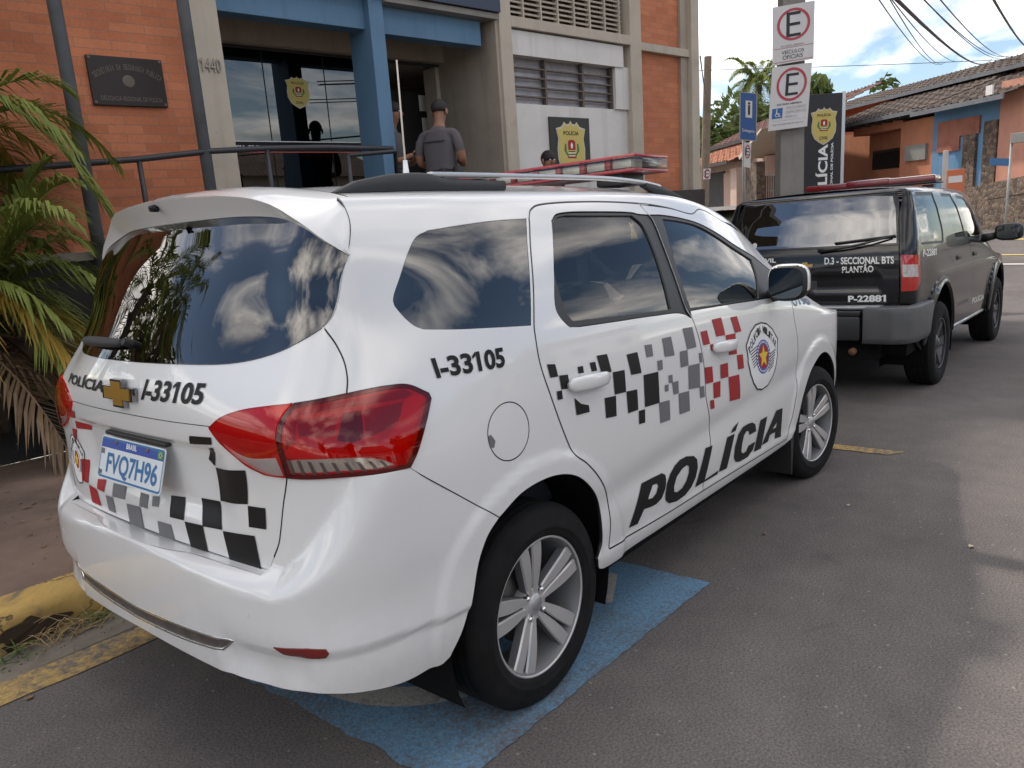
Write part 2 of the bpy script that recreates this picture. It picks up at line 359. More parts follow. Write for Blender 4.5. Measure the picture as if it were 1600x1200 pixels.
# ---------------------------------------------------------------- sheet panels cut out of a body surface
def crom(P, n=6):
    """smooth curve through the points"""
    P = [np.array(p, float) for p in P]
    if len(P) < 3: return P
    Q = [2*P[0]-P[1]]+P+[2*P[-1]-P[-2]]; out = []
    for i in range(1, len(Q)-2):
        p0, p1, p2, p3 = Q[i-1:i+3]
        t = [0]
        for a, b in ((p0, p1), (p1, p2), (p2, p3)): t.append(t[-1]+max(np.linalg.norm(b-a), 1e-6)**.5)
        for k in range(n):
            x = t[1]+(t[2]-t[1])*k/n
            A1 = (t[1]-x)/(t[1]-t[0])*p0+(x-t[0])/(t[1]-t[0])*p1; A2 = (t[2]-x)/(t[2]-t[1])*p1+(x-t[1])/(t[2]-t[1])*p2; A3 = (t[3]-x)/(t[3]-t[2])*p2+(x-t[2])/(t[3]-t[2])*p3
            B1 = (t[2]-x)/(t[2]-t[0])*A1+(x-t[0])/(t[2]-t[0])*A2; B2 = (t[3]-x)/(t[3]-t[1])*A2+(x-t[1])/(t[3]-t[1])*A3
            out.append((t[2]-x)/(t[2]-t[1])*B1+(x-t[1])/(t[2]-t[1])*B2)
    out.append(P[-1]); return out
def loop(*segs):
    """join smoothed segments into one closed polygon"""
    out = []
    for s in segs:
        for p in (crom(s) if len(s) > 2 else [np.array(a, float) for a in s]):
            if not out or np.linalg.norm(out[-1]-p) > 1e-4: out.append(p)
    if np.linalg.norm(out[0]-out[-1]) < 1e-4: out.pop()
    return out
def area(P):
    P = np.array(P); Q = np.roll(P, -1, 0); return .5*np.sum(P[:, 0]*Q[:, 1]-Q[:, 0]*P[:, 1])
def resamp(P, step):
    out = []
    for i in range(len(P)):
        a, b = np.array(P[i], float), np.array(P[(i+1) % len(P)], float); n = max(1, int(math.ceil(np.linalg.norm(b-a)/step)))
        out += [a+(b-a)*k/n for k in range(n)]
    return out
def inset(P, d):
    P = np.array(P, float)
    if area(P) < 0: P = P[::-1]
    a = np.roll(P, 1, 0); b = np.roll(P, -1, 0)
    e1 = P-a; e2 = b-P; e1 /= np.linalg.norm(e1, axis=1, keepdims=True)+1e-9; e2 /= np.linalg.norm(e2, axis=1, keepdims=True)+1e-9
    n1 = np.stack([-e1[:, 1], e1[:, 0]], 1); n2 = np.stack([-e2[:, 1], e2[:, 0]], 1)
    m = n1+n2; l = np.maximum((m*m).sum(1, keepdims=True), .6); return list(P+m*(2/l)*d)
def inside(P, X):
    P = np.array(P); r = np.zeros(len(X), bool); x, y = X[:, 0], X[:, 1]
    for i in range(len(P)):
        (x0, y0), (x1, y1) = P[i-1], P[i]
        if y0 != y1:
            c = ((y0 > y) != (y1 > y)); r ^= c & (x < (x1-x0)*(y-y0)/(y1-y0)+x0)
    return r
def dist(P, X):
    P = np.array(P); d = np.full(len(X), 9.)
    for i in range(len(P)):
        a, b = P[i-1], P[i]; e = b-a; l = e@e+1e-12; t = np.clip(((X-a)@e)/l, 0, 1); d = np.minimum(d, np.linalg.norm(X-a-t[:, None]*e, axis=1))
    return d
class Sheet:
    """accumulates panels over a Net; u0 = mirror line of the net's u axis"""
    def __init__(s, net, u0=None): s.net = net; s.u0 = u0; s.V = []; s.N = []; s.F = []; s.K = set()
    def map(s, U, off):
        U = np.atleast_2d(np.array(U, float)); u = U[:, 0].copy(); sg = np.ones(len(u))
        if s.u0 is not None:
            k = u < s.u0; u[k] = 2*s.u0-u[k]; sg[k] = -1
        p, n = s.net.at(u, U[:, 1], np.broadcast_to(off, u.shape).copy()); p = p.copy(); n = n.copy(); p[:, 1] *= sg; n[:, 1] *= sg; return p, n
    def put(s, P, Nn, Fc):
        k = len(s.V); s.V += list(P); s.N += list(Nn); s.F += [tuple(i+k for i in f) for f in Fc]
    def panel(s, outer, holes=(), off=0., gap=0., skirt=0., step=.03, hskirt=True):
        O = resamp(inset(outer, gap) if gap else outer, step); H = [resamp(inset(h, -gap) if gap else h, step) for h in holes]
        if area(O) < 0: O = O[::-1]
        H = [h[::-1] if area(h) > 0 else h for h in H]
        A = np.array(O); lo, hi = A.min(0), A.max(0)
        gx, gy = np.meshgrid(np.arange(lo[0]+step/2, hi[0], step), np.arange(lo[1]+step/2, hi[1], step)); X = np.stack([gx.ravel(), gy.ravel()], 1)
        if len(X):
            k = inside(O, X) & (dist(O, X) > step*.42)
            for h in H: k &= ~inside(h, X) & (dist(h, X) > step*.42)
            X = X[k]
        pts = [Vector(p) for p in O]; ed = [(i, (i+1) % len(O)) for i in range(len(O))]
        for h in H:
            b = len(pts); pts += [Vector(p) for p in h]; ed += [(b+i, b+(i+1) % len(h)) for i in range(len(h))]
        pts += [Vector(p) for p in X]
        r = delaunay_2d_cdt(pts, ed, [], 0, 1e-6); V2 = np.array([v[:] for v in r[0]]); T = np.array([tuple(f) for f in r[2]])
        c = V2[T].mean(1); k = inside(O, c)
        for h in H: k &= ~inside(h, c)
        a2 = V2[T]; k &= np.abs((a2[:, 1, 0]-a2[:, 0, 0])*(a2[:, 2, 1]-a2[:, 0, 1])-(a2[:, 2, 0]-a2[:, 0, 0])*(a2[:, 1, 1]-a2[:, 0, 1])) > 1e-8
        Fc = [tuple(int(i) for i in f) for f in T[k]]; us = sorted({i for f in Fc for i in f}); mp_ = {j: i for i, j in enumerate(us)}; V2 = V2[us]; Fc = [tuple(mp_[i] for i in f) for f in Fc]
        P, Nn = s.map(V2, off)
        Fc = [f if np.cross(P[f[1]]-P[f[0]], P[f[2]]-P[f[0]])@Nn[f[0]] > 0 else f[::-1] for f in Fc]
        s.put(P, Nn, Fc)
        if skirt:
            for j, Lp in enumerate([O]+(H if hskirt else [])):
                Lp = np.array(Lp); a = np.roll(Lp, 1, 0); b = np.roll(Lp, -1, 0); t = b-a; t /= np.linalg.norm(t, axis=1, keepdims=True)+1e-9; o2 = np.stack([t[:, 1], -t[:, 0]], 1)
                p0, n0 = s.map(Lp, off); p1, _ = s.map(Lp+o2*.0012, off-.0016); p2, _ = s.map(Lp+o2*.0012, off-skirt)
                od, _ = s.map(Lp+o2*.01, off); od = od-p0; od -= n0*(od*n0).sum(1, keepdims=True); od /= np.linalg.norm(od, axis=1, keepdims=True)+1e-9
                m = len(Lp); Q = np.vstack([p0, p1, p2]); NN = np.vstack([n0, od*.85+n0*.5, od]); ff = []
                for i in range(m):
                    k = (i+1) % m
                    for q in (0, m): ff.append((i+q, i+q+m, k+q+m, k+q))
                f = ff[0]; c = np.cross(Q[f[1]]-Q[f[0]], Q[f[2]]-Q[f[0]])
                if c@NN[f[0]+m] < 0: ff = [g[::-1] for g in ff]
                k0 = len(s.F); s.put(Q, NN, ff); s.K |= {k0+i for i in range(1, len(ff), 2)}
        return s
    def grid(s, us, vs, off=0.):
        U, V = np.meshgrid(us, vs); P, Nn = s.map(np.stack([U.ravel(), V.ravel()], 1), off); w = len(us); Fc = []
        for j in range(len(vs)-1):
            for i in range(w-1): Fc.append((j*w+i, j*w+i+1, (j+1)*w+i+1, (j+1)*w+i))
        f = Fc[len(Fc)//2]
        if np.cross(P[f[1]]-P[f[0]], P[f[2]]-P[f[0]])@Nn[f[0]] < 0: Fc = [g[::-1] for g in Fc]
        s.put(P, Nn, Fc); return s
    def both(s):
        """add the mirror image across the car's centre plane"""
        k = len(s.V); fl = np.array([1, -1, 1.]); s.V += [v*fl for v in s.V[:k]]; s.N += [n*fl for n in s.N[:k]]; k2 = len(s.F); s.F += [tuple(i+k for i in f[::-1]) for f in s.F[:]]; s.K |= {i+k2 for i in s.K}; return s
    def mirrored(s):
        t = Sheet(s.net, s.u0); fl = np.array([1, -1, 1.]); t.V = [v*fl for v in s.V]; t.N = [n*fl for n in s.N]; t.F = [f[::-1] for f in s.F]; t.K = set(s.K); return t
    def build(s, name, m, parent):
        if not s.K or not m.name.startswith(('white_paint', 'black_paint')): return mesh_obj(name, s.V, s.F, m, parent, True, s.N)
        return mesh_obj(name, s.V, s.F, m, parent, True, s.N, [m, M['frit']], [1 if i in s.K else 0 for i in range(len(s.F))])  # skirts turn black for the shade and seals in deep panel gaps
def _right(txt, offset, shear, spacing):
    c = bpy.data.curves.new('t', 'FONT'); c.body = txt; c.size = 1; c.offset = offset; c.shear = shear; c.space_character = spacing
    o = bpy.data.objects.new('t', c); COL.objects.link(o); bpy.context.view_layer.update(); x = max(v[0] for v in o.bound_box); COL.objects.unlink(o); bpy.data.objects.remove(o); bpy.data.curves.remove(c); return x
def glyphs(txt, offset=0., shear=0., spacing=1.):
    """text as triangles in a unit box; offset makes it bolder"""
    c = bpy.data.curves.new('t', 'FONT'); c.body = txt; c.size = 1; c.offset = offset; c.shear = shear; c.space_character = spacing; c.resolution_u = 4; c.fill_mode = 'FRONT'
    o = bpy.data.objects.new('t', c); COL.objects.link(o); bpy.context.view_layer.update()
    me = o.evaluated_get(bpy.context.evaluated_depsgraph_get()).to_mesh()
    V = np.array([v.co[:2] for v in me.vertices]); Fc = [tuple(p.vertices) for p in me.polygons]
    o.evaluated_get(bpy.context.evaluated_depsgraph_get()).to_mesh_clear(); COL.objects.unlink(o); bpy.data.objects.remove(o); bpy.data.curves.remove(c)
    if '1' in txt and len(txt) > 1:          # give the figure one its flag
        base = float(V[:, 1].min()); capH = float(V[:, 1].max())-base
        for i, ch in enumerate(txt):
            if ch != '1': continue
            xr = _right(txt[:i+1], offset, shear, spacing); bw = capH*.17+2*offset; y = lambda f: base+capH*f; sx_ = lambda f: shear*capH*f*0
            k = len(V); fl = np.array([(xr-bw*.9, y(1.0)), (xr-bw*.9-capH*.20, y(.80)), (xr-bw*.9-capH*.20, y(.66)), (xr-bw*.9, y(.80))]); V = np.vstack([V, fl]); Fc.append((k, k+1, k+2, k+3))
    lo, hi = V.min(0), V.max(0); asp = (hi[0]-lo[0])/(hi[1]-lo[1]); return (V-lo)/(hi-lo), Fc, asp
def text_on(sh, txt, quad, off=.001, bold=.02, shear=0., spacing=1.):
    """text stretched over the uv quad (top left, top right, bottom right, bottom left)"""
    V, Fc, _ = glyphs(txt, bold, shear, spacing); q = [np.array(a, float) for a in quad]; a = V[:, :1]; b = V[:, 1:]
    U = (q[3]*(1-a)+q[2]*a)*(1-b)+(q[0]*(1-a)+q[1]*a)*b
    P, Nn = sh.map(U, off); out = []
    for f in Fc: out.append(f if np.cross(P[f[1]]-P[f[0]], P[f[2]]-P[f[0]])@Nn[f[0]] > 0 else f[::-1])
    sh.put(P, Nn, out)
def text_flat(txt, mt, parent, loc, X, Z, h, w=None, bold=.02, name='lettering', depth=0., spacing=1., center=True, shear=0.):
    """flat text: X = reading direction, Z = up, h = cap height, w = optional total width"""
    V, Fc, asp = glyphs(txt, bold, shear, spacing); X = Vector(X).normalized(); Z = Vector(Z).normalized(); w = w or h*asp; loc = Vector(loc)
    if center: loc = loc-X*w/2-Z*h/2
    n = X.cross(Z); P = [loc+X*(v[0]*w)+Z*(v[1]*h) for v in V]
    out = [f if (P[f[1]]-P[f[0]]).cross(P[f[2]]-P[f[0]]).dot(n) > 0 else f[::-1] for f in Fc]
    return mesh_obj(name, P, out, mt, parent)
# outlines drawn on the unrolled body surfaces, in metres
UV = {"rear_glass":[[-0.585,1.442],[-0.679,1.478],[-0.784,1.516],[-0.888,1.538],[-0.996,1.551],[-1.17,1.562],[-1.411,1.565],[-1.743,1.563],[-1.98,1.56],[-2.346,1.559],None,None,[-2.358,1.434],None,None,[-2.296,1.227],[-2.055,1.207],[-1.909,1.196],[-1.768,1.192],[-1.543,1.189],[-1.312,1.19],[-1.144,1.191],[-1.07,1.196],[-0.989,1.207],[-0.888,1.225],[-0.792,1.25],[-0.723,1.273],[-0.682,1.298],[-0.648,1.339],[-0.61,1.396]],"tg_seam_top":[[-0.341,1.738],[-0.441,1.597],[-0.445,1.559],[-0.456,1.53],[-0.5,1.486],[-0.549,1.45],[-0.582,1.442]],"tg_seam_mid":[[-0.722,1.268],[-0.681,1.228],[-0.652,1.183],[-0.645,1.143],[-0.651,1.112]],"tg_seam_low":[[-0.901,0.925],[-0.941,0.859],[-0.968,0.783],[-0.979,0.752],[-1.006,0.711],[-1.069,0.651]],"tg_bottom":[[-1.036,0.667],[-1.162,0.666],[-1.274,0.667],[-1.399,0.672],[-1.515,0.676],[-1.605,0.679],[-1.781,0.677],[-1.941,0.675],[-2.047,0.678]],"crease":[[-1.178,1.04],[-1.314,1.039],[-1.449,1.039],[-1.657,1.04],[-1.895,1.041],[-2.131,1.035]],"lip":[[-1.19,0.991],[-1.294,0.984],[-1.49,0.964],[-1.81,0.956],[-1.987,0.949]],"tail":[[-1.177,1.037],[-1.126,1.064],[-1.043,1.085],[-0.916,1.098],[-0.817,1.103],[-0.729,1.108],[-0.629,1.114],[-0.496,1.114],[-0.425,1.106],[-0.371,1.076],[-0.368,1.059],[-0.409,0.999],[-0.463,0.934],[-0.499,0.904],[-0.609,0.911],[-0.737,0.919],[-0.826,0.922],[-0.901,0.925],[-0.988,0.927],[-1.054,0.944],[-1.1,0.97],[-1.141,0.997],[-1.162,1.018]],"tail_split":[[-0.817,1.103],[-0.859,1.072],[-0.879,1.049],[-0.894,1.008],[-0.895,0.973],[-0.901,0.925]],"tail_clear_in":[[-1.129,1.004],[-1.093,0.984],[-1.039,0.97],[-0.911,0.976],[-0.905,0.934],[-0.97,0.935],[-1.033,0.948],[-1.087,0.971]],"tail_clear_out":[[-0.888,0.973],[-0.803,0.974],[-0.638,0.96],[-0.57,0.939],[-0.539,0.92],[-0.606,0.921],[-0.733,0.931],[-0.887,0.934]],"qwin":[[0.243,1.522],[0.064,1.519],[-0.106,1.509],[-0.215,1.499],[-0.259,1.482],[-0.301,1.439],[-0.345,1.378],[-0.383,1.322],[-0.384,1.306],[-0.366,1.275],[-0.343,1.248],[-0.321,1.236],[-0.233,1.224],[-0.111,1.213],[0.066,1.197],[0.126,1.314],[0.188,1.436]],"door_top":[[0.245,1.522],[0.267,1.541],[0.291,1.55],[0.318,1.556],[0.423,1.562],[0.678,1.563],[0.885,1.558],[1.084,1.55],[1.253,1.539],[1.439,1.526],[1.583,1.555],[1.84,1.535],[2.207,1.55],None,None],"door_rear":[[0.245,1.522],[0.188,1.436],[0.126,1.314],[0.066,1.197],[0.06,1.177],[0.05,1.088],[0.083,0.964],[0.141,0.823],[0.17,0.774],[0.227,0.731],[0.299,0.66],[0.358,0.572],[0.368,0.493],[0.355,0.387]],"door_bot":[[0.356,0.385],[0.781,0.367],[1.313,0.371],[2.105,0.348]],"sill_bot":[[0.294,0.349],[0.806,0.31],[1.34,0.316],[2.099,0.313]],"door_split":[[1.005,1.516],[1.03,1.507],[1.023,1.393],[0.991,1.141],[1.067,1.101],[1.097,1.02],[1.124,0.904],[1.132,0.768],[1.179,0.648],[1.19,0.571],[1.167,0.473],[1.112,0.381]],"fdoor_front":[[2.216,1.107],[2.198,0.976],[2.235,0.887],[2.264,0.816],[2.256,0.635],[2.197,0.521],[2.165,0.447],[2.118,0.331]],"frame":[[0.36,1.51],[0.398,1.528],[0.462,1.534],[0.639,1.533],[0.902,1.524],[0.94,1.518],[1.121,1.512],[1.305,1.5],[1.475,1.482],[1.642,1.447],[1.831,1.4],[2.066,1.381],[2.267,1.326],[2.023,1.133],[1.781,1.121],[1.374,1.123],[0.99,1.133],[0.671,1.145],[0.781,1.146],[0.502,1.158],[0.252,1.168],[0.232,1.179],[0.204,1.211],[0.199,1.237],[0.25,1.335]],"glass_r":[[0.357,1.501],[0.397,1.522],[0.457,1.529],[0.894,1.517],[0.936,1.479],[0.945,1.381],[0.918,1.151],[0.562,1.17],[0.27,1.187],[0.253,1.209],[0.247,1.277],[0.265,1.361]],"glass_f":[[1.125,1.499],[1.292,1.489],[1.45,1.474],[1.6,1.44],[1.778,1.39],[1.966,1.347],[1.897,1.247],[1.79,1.128],[1.378,1.129],[1.078,1.139],[1.067,1.202],[1.086,1.378]],"arch_r":[[-0.411,0.345],[-0.362,0.405],[-0.32,0.492],[-0.285,0.588],[-0.25,0.649],[-0.206,0.687],[-0.111,0.73],[0.006,0.742],[0.107,0.728],[0.186,0.695],[0.257,0.636],[0.314,0.556],[0.319,0.477],[0.314,0.407],[0.285,0.379]],"arch_f":[[2.167,0.34],[2.233,0.393],[2.28,0.46],[2.327,0.534],[2.418,0.626],[2.518,0.681],[2.624,0.714],[2.795,0.709],[2.902,0.677],None,None,None],"bump_bot":[[-1.997,0.412],[-1.587,0.399],[-1.25,0.39],[-1.004,0.383],[-0.848,0.38],[-0.743,0.364],[-0.578,0.339],[-0.412,0.342]],"bump_seam":[[-0.503,0.899],[-0.37,0.815],[-0.206,0.689]],"low_seam":[[-0.798,0.497],[-0.739,0.497],[-0.623,0.496],[-0.447,0.478],[-0.37,0.476],[-0.319,0.474]],"reflector":[[-0.967,0.502],[-0.858,0.507],[-0.808,0.502],[-0.803,0.49],[-0.813,0.48],[-0.884,0.482],[-0.939,0.487]],"chrome":[None,[-1.975,0.447],[-1.68,0.46],[-1.443,0.472],[-1.249,0.48],[-1.135,0.481],[-1.181,0.452],[-1.354,0.441],[-1.572,0.43],[-1.833,0.427],[-2.143,0.405]],"sensors":[[-1.712,0.522],[-1.052,0.578]],"fuel":[[-0.134,0.919],[-0.123,1.001],[-0.209,0.94],[-0.143,0.837],[-0.05,0.889]],"handle_r":[[0.18,0.999],[0.382,0.98],[0.273,0.979],[0.267,0.948]],"handle_f":[[1.214,0.961],[1.423,0.947],[1.307,0.952],[1.303,0.925]],"wiper":[[-2.242,1.221],[-1.596,1.238]],"emblem":[[-1.623,1.099],[-1.747,1.085],[-1.513,1.115],[-1.621,1.129],[-1.645,1.068]],"t_side":[[-0.332,1.16],[-0.095,1.156],[-0.103,1.1],[-0.332,1.106]],"t_rear1":[[-2.169,1.128],[-1.739,1.136],[-1.761,1.091],[-2.157,1.091]],"t_rear2":[[-1.475,1.147],[-1.185,1.145],[-1.191,1.091],[-1.503,1.088]],"t_190":[[2.197,1.108],None,[2.541,1.062],[2.195,1.029]],"crest":[[1.74,0.842],[1.949,0.826],[1.744,1.012],[1.548,0.858],[1.769,0.674]],"crest_r":[[-2.168,0.82],[-2.095,0.817],[-2.164,0.91],[-2.261,0.827],[-2.145,0.736]],"shelf":[[-1.657,0.682],[-1.186,0.646],[-1.004,0.627],[-0.84,0.674],[-0.7,0.763],[-0.613,0.857],[-0.478,0.968]],"ck":[[[0.08,1.078],[0.12,1.072],[0.125,1.033],[0.086,1.036]],[[0.13,1.035],[0.176,1.03],[0.178,0.986],[0.133,0.991]],[[0.107,0.99],[0.134,0.988],[0.134,0.961],[0.108,0.963]],[[0.233,1.044],[0.263,1.043],[0.263,1.02],[0.234,1.024]],[[0.304,1.046],[0.336,1.044],[0.34,1.014],[0.308,1.016]],[[0.35,1.062],[0.412,1.058],[0.426,0.996],[0.364,0.999]],[[0.195,0.952],[0.229,0.926],[0.271,0.913],[0.273,0.89],[0.199,0.895]],[[0.432,0.993],[0.508,0.988],[0.505,0.911],[0.432,0.916]],[[0.534,1.037],[0.607,1.035],[0.62,0.958],[0.55,0.963]],[[0.367,0.917],[0.438,0.911],[0.433,0.841],[0.368,0.848]],[[0.508,0.912],[0.581,0.906],[0.579,0.832],[0.51,0.834]],[[0.633,0.948],[0.74,0.942],[0.736,0.825],[0.628,0.831]],[[0.583,0.827],[0.627,0.824],[0.624,0.775],[0.582,0.778]]],"cg":[[[0.664,1.051],[0.714,1.047],[0.715,1.004],[0.668,1.006]],[[0.797,1.056],[0.866,1.054],[0.877,0.981],[0.801,0.987]],[[0.969,1.071],[1.049,1.067],[1.065,0.985],[0.985,0.987]],[[0.742,0.981],[0.779,0.98],[0.776,0.944],[0.74,0.945]],[[0.922,0.988],[0.985,0.986],[0.985,0.925],[0.92,0.927]],[[0.983,0.923],[1.081,0.918],[1.076,0.82],[0.977,0.83]],[[1.083,0.958],[1.105,0.957],[1.11,0.917],[1.085,0.919]],[[0.817,0.914],[0.847,0.912],[0.847,0.882],[0.818,0.884]],[[0.843,0.883],[0.892,0.88],[0.89,0.832],[0.85,0.833]],[[0.784,0.883],[0.812,0.881],[0.809,0.856],[0.782,0.858]],[[0.733,0.826],[0.814,0.82],[0.815,0.742],[0.739,0.746]],[[0.89,0.83],[0.977,0.824],[0.981,0.742],[0.894,0.746]],[[1.072,0.822],[1.111,0.819],[1.117,0.772],[1.077,0.774]]],"cr":[[[1.116,1.039],[1.175,1.038],[1.189,0.98],[1.129,0.983]],[[1.235,1.075],[1.325,1.074],[1.344,0.997],[1.257,1.001]],[[1.418,1.065],[1.486,1.064],[1.514,0.993],[1.448,0.993]],[[1.344,0.995],[1.448,0.992],[1.451,0.899],[1.366,0.906]],[[1.192,0.977],[1.217,0.976],[1.22,0.949],[1.195,0.95]],[[1.45,0.893],[1.513,0.888],[1.521,0.823],[1.46,0.827]],[[1.128,0.892],[1.196,0.886],[1.2,0.819],[1.131,0.823]],[[1.275,0.879],[1.351,0.876],[1.352,0.814],[1.274,0.819]],[[1.2,0.814],[1.269,0.811],[1.267,0.743],[1.204,0.747]],[[1.352,0.812],[1.466,0.804],[1.485,0.69],[1.371,0.701]],[[1.167,0.746],[1.204,0.742],[1.212,0.703],[1.174,0.707]]],"rk":[[[-1.278,1.006],[-1.18,1.01],[-1.186,0.99],[-1.29,0.983]],[[-1.217,0.976],[-1.188,0.982],[-1.231,0.92],[-1.255,0.936]],[[-1.228,0.917],[-1.077,0.932],[-1.098,0.839],[-1.236,0.825]],[[-1.098,0.835],[-1.025,0.837],[-1.03,0.781],[-1.102,0.778]],[[-1.329,0.819],[-1.241,0.822],[-1.217,0.752],[-1.304,0.748]],[[-1.486,0.803],[-1.411,0.809],[-1.397,0.749],[-1.472,0.746]],[[-1.393,0.747],[-1.304,0.75],[-1.288,0.68],[-1.369,0.675]],[[-1.214,0.75],[-1.082,0.757],[-1.062,0.661],[-1.187,0.653]],[[-1.419,0.671],[-1.372,0.674],[-1.359,0.644],[-1.404,0.642]]],"rg":[[[-1.548,0.722],[-1.471,0.724],[-1.452,0.663],[-1.54,0.654]],[[-1.744,0.741],[-1.651,0.746],[-1.637,0.667],[-1.73,0.665]],[[-1.858,0.785],[-1.764,0.788],[-1.756,0.751],[-1.847,0.746]],[[-1.903,0.741],[-1.847,0.744],[-1.833,0.695],[-1.889,0.693]],[[-1.664,0.786],[-1.614,0.786],[-1.607,0.748],[-1.656,0.748]],[[-1.588,0.786],[-1.55,0.79],[-1.543,0.763],[-1.58,0.76]]],"rr":[[[-2.115,1.003],[-2.056,1.004],[-2.07,0.979],[-2.118,0.976]],[[-2.079,0.97],[-1.98,0.956],[-1.994,0.94],[-2.084,0.942]],[[-2.138,0.935],[-2.087,0.938],[-2.124,0.89],[-2.15,0.902]],[[-2.104,0.832],[-2.044,0.835],[-2.061,0.753],[-2.127,0.753]],[[-2.053,0.75],[-1.982,0.746],[-1.952,0.695],[-2.038,0.693]],[[-1.986,0.778],[-1.919,0.786],[-1.915,0.748],[-1.975,0.749]],[[-1.953,0.676],[-1.916,0.679],[-1.887,0.647],[-1.92,0.645]]],"let":[[[[0.508,0.408],[0.608,0.546],[0.694,0.545],[0.759,0.543],[0.784,0.53],[0.787,0.508],[0.779,0.476],[0.751,0.445],[0.709,0.435],[0.668,0.437],[0.616,0.445],[0.57,0.402]],[[0.651,0.485],[0.683,0.518],[0.716,0.515],[0.725,0.503],[0.707,0.479],[0.679,0.469],[0.646,0.474]]],[[[0.862,0.544],[0.909,0.556],[0.963,0.556],[1.025,0.542],[1.053,0.521],[1.059,0.484],[1.043,0.447],[1.007,0.416],[0.951,0.396],[0.876,0.393],[0.814,0.405],[0.784,0.426],[0.78,0.454],[0.793,0.493],[0.822,0.523]],[[0.919,0.516],[0.96,0.521],[0.98,0.51],[0.979,0.484],[0.956,0.454],[0.92,0.435],[0.878,0.431],[0.854,0.44],[0.851,0.463],[0.872,0.496]]],[[[1.134,0.547],[1.2,0.543],[1.131,0.409],[1.266,0.413],[1.257,0.398],[1.041,0.403]],None],[[[1.349,0.542],[1.428,0.54],[1.355,0.397],[1.272,0.404]],None],[[[1.411,0.568],[1.476,0.583],[1.438,0.55],[1.387,0.552]],None],[[[1.47,0.527],[1.518,0.549],[1.579,0.551],[1.629,0.546],[1.666,0.529],[1.68,0.492],[1.6,0.493],[1.588,0.514],[1.563,0.52],[1.534,0.507],[1.516,0.471],[1.51,0.436],[1.528,0.421],[1.568,0.421],[1.595,0.442],[1.673,0.442],[1.651,0.408],[1.589,0.388],[1.493,0.39],[1.452,0.401],[1.429,0.427],[1.436,0.475]],None],[[[1.729,0.534],[1.817,0.535],[1.751,0.388],[1.663,0.393]],None],[[[1.941,0.537],[2.03,0.53],[2.023,0.382],[1.938,0.39],[1.941,0.425],[1.864,0.429],[1.843,0.399],[1.759,0.402]],[[1.958,0.474],[1.949,0.448],[1.895,0.45]]]],"lamp_o":[["red_hi",[[-0.883,0.984],[-0.842,1.008],[-0.728,0.988],[-0.631,0.98],[-0.548,0.995],[-0.49,1.028],[-0.445,1.072],[-0.393,1.067],[-0.438,1.004],[-0.504,0.943],[-0.558,0.942],[-0.637,0.963],[-0.873,0.977]]],["red_dk",[[-0.808,1.069],[-0.686,1.064],[-0.705,1.022],[-0.726,1.02],[-0.811,1.028]]],["red_blk",[[-0.668,1.07],[-0.61,1.068],[-0.622,1.004],[-0.659,0.997],[-0.701,1.008],[-0.684,1.037]]],["red_dk",[[-0.6,1.068],[-0.458,1.067],[-0.483,1.034],[-0.529,1.013],[-0.613,1.004]]],["red_dk",[[-0.854,1.065],[-0.822,1.097],[-0.439,1.097],[-0.416,1.082],[-0.444,1.075],[-0.67,1.085],[-0.807,1.077],[-0.833,1.015],[-0.869,0.996]]]],"lamp_i":[["red_hi",[[-1.131,1.036],[-1.08,1.013],[-1.023,0.988],[-0.918,0.981],[-0.907,1.001],[-0.986,1.012],[-1.052,1.043]]],["red_dk",[[-1.093,1.049],[-0.889,1.066],[-0.907,1.008],[-0.978,1.016],[-1.028,1.041]]],["red_dk",[[-1.109,1.06],[-1.031,1.08],[-0.838,1.097],[-0.865,1.079],[-1.005,1.069],[-1.092,1.055]]]]}
UV2 = {"tail":[[-0.88,1.142],[-0.612,1.126],[-0.607,1.001],[-0.609,0.926],[-0.709,0.869],[-0.874,0.87]],"t1":[[-1.476,1.148],[-0.946,1.137],[-0.946,1.081],[-1.474,1.093]],"t3":[[-1.287,0.84],[-1.001,0.844],[-0.999,0.788],[-1.286,0.788]]}
# ---------------------------------------------------------------- white police people carrier
NW = white_net(False); NB = white_net(True); U0 = -1.62
CAR = empty('police_car', (0, 0, 0), 'white police people carrier with chequered stickers parked on the blue bay in front', 'car')
def S(): return Sheet(NW, U0)
def both_sides(fn, name, m, parents):
    """right-hand part and its mirror image on the left"""
    s = fn(); a = s.build(name, m, parents[0]); b = s.mirrored().build(name, m, parents[1]); return a, b
u = UV; SK = .016
tail = u['tail']; rg = u['rear_glass']
glass_right = rg[0:8]                                   # upper edge, corner to centre
glass_low = rg[19:30]                                   # lower edge, centre to corner
arch = u['arch_r']; archf = u['arch_f'][:7]+[[2.74, .708], [2.86, .655], [2.95, .57], [2.995, .46], [3.0, .34]]
split = [[1.022, 1.5125], [1.0299, 1.4973], [1.024, 1.39], [1.022, 1.25], [1.032, 1.14], [1.066, 1.10]]+u['door_split'][5:]
dtop = u['door_top'][:12]+[[1.95, 1.545], [2.2, 1.535]]
door_low = [[.357, .385], [.78, .370], [1.115, .366], [1.6, .358], [2.118, .345]]
front_edge = [[2.118, .345], [2.169, .446], [2.2, .52], [2.245, .634], [2.25, .80], [2.235, .887], [2.21, .976], [2.215, 1.12]]
apillar = [[2.215, 1.12], [2.30, 1.30], [2.36, 1.46], [2.2, 1.535]]
aper = loop(u['door_rear'], door_low, front_edge, apillar, dtop[::-1])
qw = loop([[.232, 1.522]]+u['qwin'][1:4], u['qwin'][3:9], u['qwin'][8:12], u['qwin'][11:14]+[[.055, 1.199]], [[.055, 1.199], [.114, 1.314], [.176, 1.4356], [.232, 1.522]])
fuel = [[-.128+.086*math.cos(a), .918+.084*math.sin(a)] for a in np.linspace(0, 2*math.pi, 40)[:-1]]
seam_top = u['tg_seam_top']
